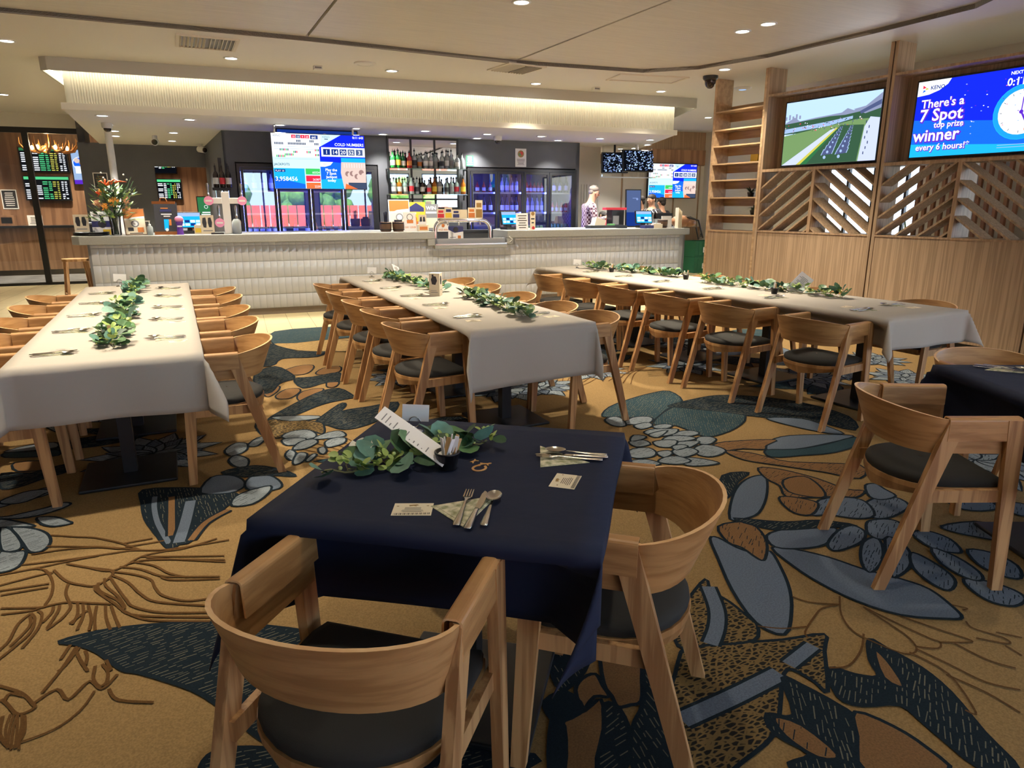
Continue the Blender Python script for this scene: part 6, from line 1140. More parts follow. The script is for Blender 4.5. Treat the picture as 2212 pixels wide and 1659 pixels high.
W, H = 1.15, .6; tv = screen('game_screen', 'dark blue screen hung just behind the large bar screen', BAR(.72, .85, 2.28), BA, W, H, [('r', 's_navy', -W/2, -H/2, W/2, H/2), ('c', 's_photo', .1, .2, .06), ('c', 's_grid', .3, .18, .08)]+[('r', 's_grid', -.5+.12*i, .1, -.46+.12*i, .25) for i in range(9)], .06, tilt=R(-8), cat='television')
b = B().mat('chrome'); b.tube([(0, .05, .2), (0, .05, .33)], .02, 8); b.ob('hanging_pole', tv)
W, H = 1.3, .75; screen('game_screen', 'blue and white game screen on the pale wall behind the right end of the bar', BAR(9.02, 3.9, 2.05), BA, W, H, keno(W, H), .06, cat='television')
def cctv(W, H, sd):
    q = random.Random(sd); s = [('r', 's_black', -W/2, -H/2, W/2, H/2)]
    for i in range(260): x, z = q.uniform(-W/2, W/2-.02), q.uniform(-H/2, H/2-.02); s.append(('r', q.choice(('s_grid', 's_grid2', 's_haze', 's_black', 's_sky')), x, z, x+q.uniform(.01, .03), z+q.uniform(.008, .02)))
    return s+[('r', 's_black', -.004, -H/2, .004, H/2), ('r', 's_black', -W/2, -.004, W/2, .004)]
mn = screen('security_monitor', 'larger front monitor of blue security pictures hanging right of the fridges', BAR(6.62, 1.5, 2.31), BA, .62, .36, cctv(.62, .36, 1), .05, R(-6)); b = B().mat('white_plastic'); b.tube([(0, .04, .18), (0, .05, .305)], .03, 10); b.ob('ceiling_mount', mn)
mn = screen('security_monitor', 'smaller monitor of security pictures left of the twin hanging pair', BAR(6.25, 1.72, 2.28), BA-.15, .5, .34, cctv(.5, .34, 2), .05); b = B().mat('black_metal'); b.tube([(0, .04, .18), (0, .05, .33)], .02, 10); b.ob('ceiling_mount', mn)
hd = thing('splash_guard', 'clear plastic panel hanging behind the security monitors', 'panel', BAR(6.72, 2.0, 2.02), BA); b = B().mat('brushed'); b.box(-.62, 0, 0, .52, .01, .02); b.ob('rail', hd); b = B().mat('clear_glass'); b.box(-.6, 0, .02, .5, .008, .58); b.ob('sheet', hd)

# ---------------------------------------------------------------- right hand back area
b = B().mat('cream_plaster'); b.box(5.46, 2.4, 0, 6.3, 2.5, ZB); 
for k in range(14): b.box(5.47+k*.06, 2.385, 1.0, 5.52+k*.06, 2.4, 1.9)
struct('wall_corridor', b, **BL)
b = B().mat('panel_wood'); b.box(6.3, 4.0, 0, 10.6, 4.1, 3.15); b.mat('tab_light'); b.box(6.3, 3.97, 2.42, 10.6, 4.0, 2.75)
b.mat('cream_plaster'); 
for k in range(6): b.box(6.35+k*.7, 3.985, 1.0, 7.0+k*.7, 4.0, 2.4)
struct('wall_rear_bar', b, **BL)
b = B().mat('tab_light'); b.box(6.5, 3.5, 0, 9.0, 3.95, .98); b.mat('black_frame'); b.box(6.45, 3.45, .98, 9.02, 3.97, 1.02); tag(b.ob('rear_counter', None, BAR(0, 0), (0, 0, BA)), 'timber rear counter under the right game screen', 'counter')
for z, lb in ((0, 'lower green plastic crate beside the end of the bar'), (.36, 'upper green plastic crate beside the end of the bar')):
    t = thing('plastic_crate', lb, 'crate', BAR(9.4, 3.2, z), BA+.05); b = B().mat('crate_green'); W, D2, h = .32, .22, .355
    b.box(-W, -D2, 0, W, D2, .015)
    for x0, y0, x1, y1 in ((-W, -D2, W, -D2+.012), (-W, D2-.012, W, D2), (-W, -D2+.012, -W+.012, D2-.012), (W-.012, -D2+.012, W, D2-.012)): b.box(x0, y0, .0151, x1, y1, h)
    for zz in (.02, .32): b.box(-W-.008, -D2-.008, zz, W+.008, -D2, zz+.02)
    for k in range(5): b.box(-W+.1*k, -D2-.006, .04, -W+.015+.1*k, -D2, .32)
    b.ob('shell', t); b = B().mat('paper'); b.box(-.1, -D2-.012, .1, .06, -D2-.008, .22); b.mat('grey_print'); b.box(-.08, -D2-.0125, .13, .03, -D2-.0121, .15); b.ob('label', t, label='torn white label')
    if z: b = B().mat('glass_green'); b.box(-W+.02, -D2+.02, .2, W-.02, D2-.02, .25); b.ob('bottles', t)
lg = thing('leather_bag', 'tan leather bag with black straps slumped over the right end of the bar', 'bag', BAR(6.86, .36, 1.121), BA); lg.scale = (1.5, 1.5, 1.5)
b = B().mat('leather'); b.ball((0, 0, .07), .09, 14, (1.5, 1, .78)); b.ball((.1, -.03, .05), .07, 12, (1.2, 1, .7)); b.ob('body', lg); b = B().mat('black_plastic')
for k in range(3): b.tube([(.02+.03*k, -.05, .12), (.16, -.12, .08), (.21+.01*k, -.13, -.06-.03*k), (.19, -.1, -.14), (.16, -.08, .0)], .009, 6)
b.ob('strap', lg)

# ---------------------------------------------------------------- things on the bar, left to right
CT = 1.1205
def on(s, w, z=CT): return BAR(s, w, z)
for k, (z, lb) in enumerate(((0, 'lower round black tray stacked at the left end of the bar'), (.022, 'upper round black tray stacked at the left end of the bar'))): b = B().mat('black_plastic'); b.lathe([(.19, 0), (.205, .02), (.21, .021), (.205, .006), (.001, .006)], 28, cap=False); b.lathe([(.19, 0), (.001, 0)], 28, cap=False); tag(b.ob('serving_tray', None, on(-2.30, .25, CT+z)), lb, 'tray')
WINE = lambda W, H: [('p', 'dark_board', [(W*a, H*c) for a, c in ((-.3, .35), (-.1, .33), (-.05, .6), (-.1, .88), (-.32, .86), (-.38, .6))]), ('p', 'dark_board', [(W*a, H*c) for a, c in ((.1, .36), (.3, .35), (.36, .62), (.28, .88), (.08, .86), (.04, .6))]), ('r', 'grey_print', -W*.35, H*.15, W*.35, H*.2)]
sign('menu_holder', 'cream wine menu card standing on the black trays', on(-2.4, .25, CT+.044), BA, .17, .22, WINE(.17, .22), 'card_cream')
sign('promo_sign', 'white sign with a dark blue band left of the flower vase', on(-2.19, .42), BA, .24, .3, [('r', 'navy_print', -.12, .1, .12, .18), ('c', 'dark_board', .0, .14, .05), ('r', 'yellow', .0, .0, .09, .07), ('r', 'grey_print', -.09, .24, .09, .26)])
b = B().mat('grey_print'); b.box(-.07, -.02, 0, .07, .02, .16); b.mat('dark_board'); b.box(-.055, -.0205, .02, .055, -.0201, .14); tag(b.ob('card_reader', None, on(-2.33, .52), (R(8), 0, BA)), 'small grey device standing behind the black trays', 'device')
# flower vase
vz = thing('flower_vase', 'glass vase of orange and yellow native flowers on the left end of the bar', 'vase', on(-2.0, .17)); b = B().mat('clear_glass'); b.lathe([(.055, .002), (.06, .01), (.06, .1), (.072, .28)], 20, cap=False); b.lathe([(.055, .002), (.001, .002)], 20, cap=False); b.ob('vase', vz)
q = random.Random(21); b = B().mat('leaf_dark')
for k in range(16): a = q.random()*6.28; r = q.uniform(.1, .3); b.tube([(.03*cos(a+2), .03*sin(a+2), .01), (.045*cos(a), .045*sin(a), .26), (r*cos(a), r*sin(a), .38+.4*q.random())], .005, 5)
b.ob('stems', vz)
for m, n in (('leaf_green', 110), ('leaf_dark', 60), ('leaf_lime', 80)):
    b = B().mat(m)
    for k in range(n):
        a = q.random()*6.28; r = q.uniform(.03, .3); z = q.uniform(.26, .68)-r*.3; c = Vector((r*cos(a), r*sin(a), z)); ax = Vector((cos(a)*.8, sin(a)*.8, q.uniform(-.2, 1))).normalized(); sd = Vector((-sin(a), cos(a), q.uniform(-.4, .4))); l = q.uniform(.07, .15); w = .022
        b.add([c-ax*l*.4, c+sd*w, c+ax*l*.6, c-sd*w], [(0,1,2,3)], False)
    b.ob('leaves', vz)
mat('fl_orange', rgb(240, 96, 40), .5); mat('fl_gold', rgb(232, 160, 60), .5); mat('fl_peach', rgb(236, 178, 140), .6)
def head(m, c, r, n, long=1.0):
    b = B().mat(m)
    for k in range(n): d = Vector((q.gauss(0, 1), q.gauss(0, 1), q.gauss(.4, 1))).normalized(); b.tube([c, Vector(c)+d*r*q.uniform(.7, 1)*long], [.006, .003], 4)
    b.ball(c, r*.5, 8); b.ob('flower', vz)
for m, x, y, z, r, n in (('fl_gold', .03, -.2, .42, .075, 60), ('fl_gold', -.08, -.18, .36, .06, 44), ('fl_peach', .16, -.08, .44, .065, 44), ('fl_peach', -.17, -.06, .4, .06, 40), ('fl_peach', .17, -.1, .33, .05, 34), ('fl_orange', -.14, -.08, .52, .05, 26), ('fl_gold', -.1, -.1, .55, .05, 26)): head(m, (x, y, z), r, n)
b = B().mat('fl_orange')
for k in range(5): b.tube([(-.05, -.08, .62), (-.09+.05*k, -.1, .68+.02*(k % 2)), (-.12+.08*k, -.1, .67)], [.008, .012, .002], 5)
b.ob('flower', vz, label='orange bird of paradise bloom'); b = B().mat('leaf_dark'); b.grid(lambda u, v: (.02+.2*v, -.05+.02*sin(v*5), .4+.28*v+(u-.5)*.05*sin(pi*v)), 2, 8); b.ob('long_leaf', vz)
for x, z in ((-.08, .78), (.2, .7), (-.06, .72), (.24, .52), (.22, .58), (.17, .76)): b = B().mat('petal'); b.ball((x, -.05, z), .012, 8); b.ob('bud', vz)
AD = lambda W, H: [('r', 'card_cream', -W*.46, H*.03, W*.46, H*.97), ('r', 'orange_print', -W*.46, H*.62, W*.46, H*.97), ('p', 'paper', [(-W*.46, H*.55), (W*.46, H*.62), (W*.46, H*.7), (-W*.1, H*.66)]), ('c', 'grey_print', 0, H*.42, W*.18), ('c', 'paper', 0, H*.42, W*.12), ('r', 'orange_print', W*.08, H*.1, W*.36, H*.28), ('r', 'dark_board', -W*.35, H*.15, -W*.1, H*.28), ('r', 'ink', -W*.3, H*.05, W*.3, H*.08)]
sign('easel_sign', 'slanted framed cider advert on the bar right of the vase', on(-1.77, .18), BA+.2, .26, .36, AD(.26, .36), 'barrel_wood', .02, R(-18))
sz = thing('sanitiser_bottle', 'clear pump bottle of hand sanitiser on the bar', 'bottle', on(-1.6, .12)); b = B().mat('glass_clear'); b.lathe([(.035, 0), (.037, .01), (.037, .1), (.015, .125)], 14); b.ob('bottle', sz); b = B().mat('white_plastic'); b.lathe([(.016, .125), (.016, .14), (.005, .142), (.005, .175)], 10); b.box(-.045, -.008, .172, .01, .008, .185); b.ob('pump', sz)
cl = thing('clipboard_sign', 'dark menu board with a copper clip and wooden base on the bar', 'sign', on(-1.4, .16), BA-.1); b = B().mat('dark_board'); b.box(-.14, -.005, .04, .14, .005, .42)
panel([('r', 'navy_print', -.07, .3, .07, .33), ('r', 'paper', -.06, .26, .07, .275), ('r', 'paper', -.03, .235, .05, .248), ('r', 'orange_print', -.06, .34, .03, .352), ('p', 's_cyan', [(-.03, .06), (.02, .06), (.03, .2), (-.03, .2)]), ('r', 'orange_print', .03, .12, .06, .2), ('c', 'paper', .0, .065, .02)], b, -.0052); b.ob('board', cl, rot=(R(-10), 0, 0)); b = B().mat('copper'); b.box(-.14, -.06, .395, .14, -.04, .43); b.tube([(-.04, -.055, .43), (-.03, -.055, .47), (.03, -.055, .47), (.04, -.055, .43)], .008, 6); b.ob('clip', cl, (0, .0, 0), (R(-2), 0, 0)); b = B().mat('copper'); b.box(-.15, -.03, .0, .15, .05, .04); b.ob('base', cl)
t = thing('purple_tap', 'purple counter tap badge right of the clipboard sign', 'tap', on(-1.24, .12)); b = B().mat('purple'); b.lathe([(.045, 0), (.04, .02), (.035, .12), (.05, .17)], 16); b.ob('body', t); b = B().mat('pink'); b.ball((0, -.02, .2), .055, 14, (1, .5, .8)); b.ob('badge', t); b = B().mat('paper'); b.box(-.03, -.042, .1, .03, -.0401, .12); b.ob('stripe', t)
def pos(s, w, lb, rz, tilt=-14, z=CT):
    t = thing('till_screen', lb, 'till', BAR(s, w, z), BA+rz); b = B().mat('black_plastic'); b.prism([(-.09, -.06), (.09, -.06), (.11, .1), (-.11, .1)], 0, .04); b.box(-.03, .03, .04, .03, .06, .16); b.ob('stand', t); b = B().mat('black_plastic'); b.box(-.16, -.015, -.1, .16, .02, .12); panel([('r', 's_cyan', -.145, -.09, .145, .108), ('r', 's_haze', -.145, .06, .145, .108)]+[('r', ('s_white', 's_pale', 's_navy')[(i+k) % 3], -.13+.07*i, -.07+.045*k, -.07+.07*i, -.035+.045*k) for i in range(4) for k in range(2)], b, -.0155); smoothed(b.ob('screen_head', t, (0, .02, .17), (R(tilt), 0, 0)), .004); return t
pos(-1.13, .42, 'black till screen with a pale display behind the purple tap', .2); 
sign('leaflet_holder', 'cream leaflet stand with dark prints left of the white tap tower', on(-.9, .2), BA+.15, .17, .25, WINE(.17, .25), 'card_cream', .03); sign('leaflet_box', 'low cream card box beside the leaflet stand', on(-1.02, .2), BA, .1, .12, [('r', 'yellow', -.04, .02, .04, .08)], 'card_cream', .05)
sign('promo_sign', 'white card with a dark cloud print behind the clipboard sign', BAR(-1.22, .9, CT), BA, .17, .25, [('c', 'dark_board', 0, .12, .06), ('r', 'grey_print', -.06, .03, .06, .05), ('r', 'navy_print', -.07, .18, .07, .22)]); W = .2; screen('till_screen', 'small upright screen showing a green and blue advert behind the clipboard sign', BAR(-1.44, .85, CT+.2), BA, W, .28, [('r', 's_pale', -W/2, -.14, W/2, .14), ('p', 's_green', [(-W/2, .14), (W/2, .14), (-W/2, -.02)]), ('c', 's_navy', .02, -.05, .05)], .03)
# the shelf those stand on: a work bench behind the bar, left and right
for s0, s1, lb in ((-1.75, 2.0, 'dark work bench behind the left half of the bar'), (3.6, 7.05, 'dark work bench behind the right half of the bar')):
    b = B().mat('dark_wall'); b.box(s0, .7, 0, s1, 1.02, 1.08); b.mat('stone_top'); b.box(s0-.02, .68, 1.08, s1+.02, 1.04, CT-.001); tag(b.ob('work_bench', None, BAR(0, 0), (0, 0, BA)), lb, 'bench')
# white tap tower with pink badges
tw = thing('tap_tower', 'white T shaped beer tap tower with round pink badges on the bar', 'beer taps', on(-.64, .25), BA); b = B().mat('white_plastic'); b.box(-.05, -.05, .0, .05, .05, .56); b.box(-.26, -.035, .4, .26, .035, .48); smoothed(b.ob('tower', tw), .006)
def tapset(x, z, bad='pink', sc=1.0, y=-.06):
    b = B().mat('chrome'); b.tube([(x, y+.03, z+.03), (x, y-.05, z+.03), (x, y-.06, z-.06)], .012, 8); b.lathe([(.012, 0), (.018, .03), (.012, .06), (.02, .14), (.012, .17)], 10, (x, y-.02, z+.06)); o = b.ob('tap', tw)
    b = B().mat(bad); b.tube([(x, y-.07, z+.0), (x, y-.085, z+.0)], .06*sc, 20); b.mat('white_plastic'); b.box(x-.04, y-.0865, z-.012, x+.04, y-.0852, z+.01); b.ob('badge', o)
tapset(-.21, .44); tapset(.21, .44, 'pink'); tapset(-.1, .15, 'pink'); tapset(.12, .15, 'glass_clear', .9)
b = B().mat('glass_clear'); b.lathe([(.05, 0), (.06, .01), (.06, .16), (.03, .2)], 14); tag(b.ob('water_jug', None, on(-.53, .12)), 'pale blue water jug at the foot of the white tap tower', 'jug')
b = B().mat('black_plastic'); b.box(-.08, -.06, 0, .08, .06, .02); tag(b.ob('drip_mat', None, on(-.78, .1), (0, 0, BA)), 'small black drip mat left of the tap tower', 'mat')
for s0, w_, lb in ((.5, 1.0, 'long white bar runner mat under the hanging screen'), (4.9, 1.1, 'white bar runner mat on the right part of the bar')): b = B().mat('white_plastic'); b.box(-w_/2, -.1, 0, w_/2, .1, .006); tag(b.ob('bar_mat', None, on(s0, .12), (0, 0, BA)), lb, 'mat')
for s0, lb, straws in ((1.54, 'small wooden barrel holding black straws on the bar', 1), (1.73, 'small wooden barrel of black napkins on the bar', 2), (6.37, 'small wooden barrel on the bar near its right end', 0)):
    t = thing('barrel_caddy', lb, 'barrel', on(s0, .2)); b = B().mat('barrel_wood'); b.lathe([(.075, 0), (.088, .06), (.09, .1), (.086, .14), (.078, .14), (.075, .02)], 16); b.ob('staves', t); b = B().mat('black_metal'); b.lathe([(.089, .02), (.091, .035)], 16, cap=False); b.lathe([(.0915, .115), (.09, .13)], 16, cap=False); b.ob('hoop', t)
    if straws == 1:
        for k in range(14): a = k*2.4; b = B().mat('black_plastic'); b.tube([(.015*cos(a)*(k % 3), .015*sin(a)*(k % 3), .03), (.022*cos(a)*(k % 4), .022*sin(a)*(k % 4), .27+.01*(k % 3))], .004, 5); tag(b.ob('straw', None, on(s0, .2)), 'black straw standing in the wooden barrel on the bar', 'straw', 'black straws in the barrel')
    if straws == 2: b = B().mat('black_plastic'); b.box(-.05, -.04, .03, .05, .04, .17); tag(b.ob('napkin_stack', None, on(s0, .2)), 'stack of black napkins in the wooden barrel on the bar', 'napkins')
sign('promo_sign', 'white cider sign with orange print right of the two barrels', on(1.9, .12), BA+.1, .19, .28, [('c', 'grey_print', 0, .21, .05), ('c', 'paper', 0, .21, .038), ('r', 'orange_print', -.05, .12, .05, .17), ('t', 'orange_print', 'DRY CIDER', 0, .05, .034, 'CENTER', .0006)], tilt=R(-8))
sign('promo_sign', 'large orange and white advert leaning behind the white cider sign', BAR(1.9, .85, CT), BA, .34, .47, AD(.34, .47), tilt=R(-6)); sign('promo_sign', 'poster of orange dishes with a dark roof shape left of the tap arch', BAR(2.2, .98, CT-.02), BA, .3, .45, [('p', 'navy_print', [(-.13, .36), (0, .44), (.13, .36), (.13, .3), (-.13, .3)]), ('c', 'orange_print', -.05, .18, .06), ('c', 'yellow', .06, .2, .05), ('c', 'orange_print', .02, .1, .05)]+[('r', 'paper', -.12, .26, .0, .29)], 'yellow'); sign('promo_sign', 'grey WIN sign standing behind the tap arch', BAR(2.46, 1.02, CT-.02), BA, .24, .42, [('t', 'paper', 'WIN', 0, .33, .08, 'CENTER', .002), ('r', 'paper', -.09, .27, .09, .3), ('r', 'card_cream', -.1, .04, .1, .2)], 'grey_print')
sign('menu_holder', 'cream wine menu with two dark bottle prints left of the tap arch', on(2.13, .3), BA, .12, .24, WINE(.12, .24), 'card_cream'); t = thing('napkin_box', 'open pale wooden box of papers left of the tap arch', 'box', on(2.09, .14), BA); b = B().mat('card_cream'); b.box(-.08, -.05, 0, .08, .05, .1); b.mat('orange_print'); b.box(-.06, -.0505, .02, .06, -.0501, .07); b.ob('tray', t); b = B().mat('paper'); b.box(-.06, -.03, .1, .05, .03, .14); b.ob('papers', t)
# bench inside the tap bay and its chrome arch
b = B().mat('dark_wall'); b.box(2.04, .95, 0, 3.56, 1.3, 1.07); b.mat('black_frame'); b.box(2.04, .93, 1.07, 3.56, 1.32, 1.1); tag(b.ob('work_bench', None, BAR(0, 0), (0, 0, BA)), 'dark back bench seen through the tap bay', 'bench')
ar = thing('tap_arch', 'chrome arched beer font standing in the sunken bay of the bar', 'beer taps', BAR(0, 0, .936), BA); b = B().mat('chrome'); pts = [(2.275, .12, .0), (2.275, .12, .2)]+[(2.275+.14*(1-cos(a)), .12, .2+.14*sin(a)) for a in [pi/2*i/6 for i in range(1, 7)]]+[(3.02, .12, .34)]+[(3.02+.14*sin(a), .12, .34-.14*(1-cos(a))) for a in [pi/2*i/6 for i in range(1, 7)]]+[(3.16, .12, 0)]; b.tube(pts, .032, 14); b.ob('arch', ar)
for x in (2.45, 2.63, 2.81, 2.97): b = B().mat('chrome'); b.tube([(x, .1, .33), (x, .04, .33), (x, .03, .27)], .012, 8); b.ob('tap', ar)
for x in (2.3, 3.16): b = B().mat('chrome'); b.lathe([(.06, 0), (.06, .01), (.04, .014)], 18, (x, .12, 0)); b.ob('flange', ar)
for i, (x, m, lb, h) in enumerate(((2.37, 'red_print', 'white card with a red print', .14), (2.49, 'yellow', 'blue and yellow card', .16), (2.61, 'navy_print', 'white card with blue stripes', .13), (2.73, 'card_cream', 'cream card', .13), (2.86, 'orange_print', 'orange card', .16), (2.98, 'ink_gold', 'tall cream card with gold print', .27))):
    sign('tap_card', '%s standing on top of the chrome tap arch' % lb, BAR(x, .11, .936+.371), BA, .115, h, [('r', m, -.05, .01, .05, h*.5), ('r', 'navy_print' if m == 'yellow' else m, -.04, h*.6, .04, h*.85)], 'card_cream', .012)
sign('hanging_card', 'white beer poster with a dark blue corner hanging below the tap arch', BAR(2.6, .11, .99), BA, .24, .2, [('p', 'navy_print', [(-.12, .2), (.12, .2), (.12, .12), (-.02, .1), (-.12, .15)]), ('c', 'dark_board', .0, .15, .04), ('r', 'orange_print', .03, .01, .08, .06), ('r', 'grey_print', -.1, .03, 0, .04)], 'paper'); sign('hanging_card', 'white wild beer card hanging at the left below the tap arch', BAR(2.4, .11, 1.11), BA, .18, .13, [('t', 'orange_print', 'WILD BEER', 0, .02, .03, 'CENTER', .0006), ('c', 'orange_print', 0, .09, .025)], 'paper')
pos(3.58, .36, 'black till screen with a pale blue display right of the tap arch', .3); b = B().mat('black_plastic'); b.box(-.05, -.04, 0, .05, .04, .14); tag(b.ob('receipt_printer', None, on(3.62, .54), (0, 0, BA)), 'black printer behind the till right of the tap arch', 'printer')
sign('menu_holder', 'white price list stand right of the till', on(3.72, .14), BA, .2, .26, lines('ink', -.08, .08, .02, .24, 6), 'paper', .02, R(-6)); sign('menu_holder', 'narrow cream bottle shaped card beside the price list', on(3.9, .15), BA, .09, .28, [('c', 'ink_gold', 0, .25, .03), ('r', 'dark_board', -.03, .16, .03, .18), ('r', 'dark_board', -.02, .1, .02, .12), ('c', 'red_print', .01, .03, .025)], 'card_cream')
b = B().mat('white_plastic'); b.tube([(3.44, -.02, 1.1), (3.42, -.065, 1.02), (3.46, -.08, .99), (3.43, -.06, .95), (3.36, -.03, .93)], .006, 6); tag(b.ob('cable', None, BAR(0, 0), (0, 0, BA)), 'white cable hanging at the right side of the tap bay', 'cable')
# right end: kiosk, tablet, boxes
t = thing('order_kiosk', 'tall dark blue self order screen standing on the bar by the two heads', 'kiosk', BAR(6.15, .8, CT), BA-.1); b = B().mat('black_plastic'); b.box(-.15, .0, .0, .15, .03, .66); panel([('r', 's_grid', -.135, .02, .135, .64), ('r', 's_navy', -.135, .02, .135, .26), ('r', 's_grid2', -.02, .5, .06, .51), ('c', 's_grid2', .07, .49, .02)], b, -.0005); b.ob('screen_head', t, rot=(R(-4), 0, 0)); b = B().mat('black_metal'); b.box(-.12, -.04, 0, .12, .1, .02); b.ob('foot', t)
pos(6.12, .4, 'black tablet till with a pale blue grid right of the tall kiosk', -.1); b = B().mat('black_plastic'); b.box(-.12, -.1, 0, .12, .1, .3); b.mat('grey_print'); b.box(-.1, -.1005, .05, .02, -.1001, .2); tag(b.ob('coffee_machine', None, BAR(5.8, .85, CT), (0, 0, BA)), 'black machine with a grey panel left of the tall kiosk', 'machine')
b = B().mat('red_print'); b.box(-.24, -.06, 0, .2, .06, .04); tag(b.ob('folder', None, BAR(5.8, .85, CT+.301), (0, 0, BA+.1)), 'red folder lying on top of the black machine', 'folder'); b = B().mat('card_cream'); b.box(-.14, -.05, 0, .14, .05, .02); b.box(-.08, -.08, .02, .12, .08, .16); tag(b.ob('paper_bag', None, BAR(5.42, .85, CT), (0, R(14), BA)), 'brown paper bag in front of the man in the checked shirt', 'bag')
b = B().mat('black_plastic'); b.box(-.35, -.1, 0, .35, .1, .05); b.mat('can_green'); b.box(.02, -.08, .05, .12, .02, .075); tag(b.ob('service_tray', None, on(5.35, .35), (0, 0, BA)), 'low black tray with a green item on the right part of the bar', 'tray'); b = B().mat('navy_print'); b.box(-.1, -.06, 0, .1, .06, .05); tag(b.ob('folded_cloth', None, on(6.0, .1), (0, 0, BA+.2)), 'folded dark blue cloth in front of the tablet till', 'cloth')
b = B().mat('card_cream'); b.box(-.09, -.05, 0, .09, .05, .07); b.mat('paper'); b.box(-.07, -.04, .07, .06, .03, .085); tag(b.ob('napkin_box', None, on(6.2, .12), (0, 0, BA)), 'pale wooden box of napkins right of the folded blue cloth', 'box'); sign('menu_board', 'blank white board standing near the right end of the bar', on(6.53, .3), BA, .2, .2, [], 'paper', .02, R(-5)); 
t = thing('card_fan', 'upright rack of cream menus beside the white board', 'menus', on(6.62, .1), BA)
for k in range(4): b = B().mat('card_cream'); b.box(-.03+.022*k, -.05, 0, -.022+.022*k, .05, .34-.02*k); b.ob('menu', t)
b = B().mat('black_plastic'); b.box(-.16, 0, 0, .16, .03, .24); tag(b.ob('till_screen', None, BAR(6.9, .9, CT), (R(-8), 0, BA)), 'dark back of a till screen behind the menu rack', 'till'); t = thing('bar_lamp_taps', 'cluster of silver taps and tall glasses behind the tablet till', 'taps', BAR(6.52, .86, CT), BA); b = B().mat('chrome')
for k in range(4): b.tube([(-.14+.07*k, 0, 0), (-.14+.07*k, 0, .2), (-.16+.08*k, -.05, .3), (-.14+.08*k, -.09, .24)], .012, 8)
b.ob('taps', t); b = B().mat('glass_clear')
for k in range(3): b.lathe([(.03, 0), (.038, .14)], 10, (.1+.085*k, .05, 0))
b.ob('glasses', t)
# notices on the dark wall
sign('notice', 'white notice with a crest pinned above the right fridge', BAR(4.295, WW-.004, 2.165), BA, .21, .31, [('c', 'ink_gold', 0, .22, .06), ('c', 'red_print', .01, .23, .03), ('c', 'leaf_green', -.02, .21, .025)]+lines('ink', -.08, .08, .03, .14, 6), 'paper', .004); sign('notice', 'small green notice beside the mirror shelves', BAR(3.34, WW-.004, 2.16), BA, .13, .175, lines('paper', -.05, .05, .05, .165, 6)+[('r', 'paper', -.05, .02, .05, .035)], 'green_sign', .004)

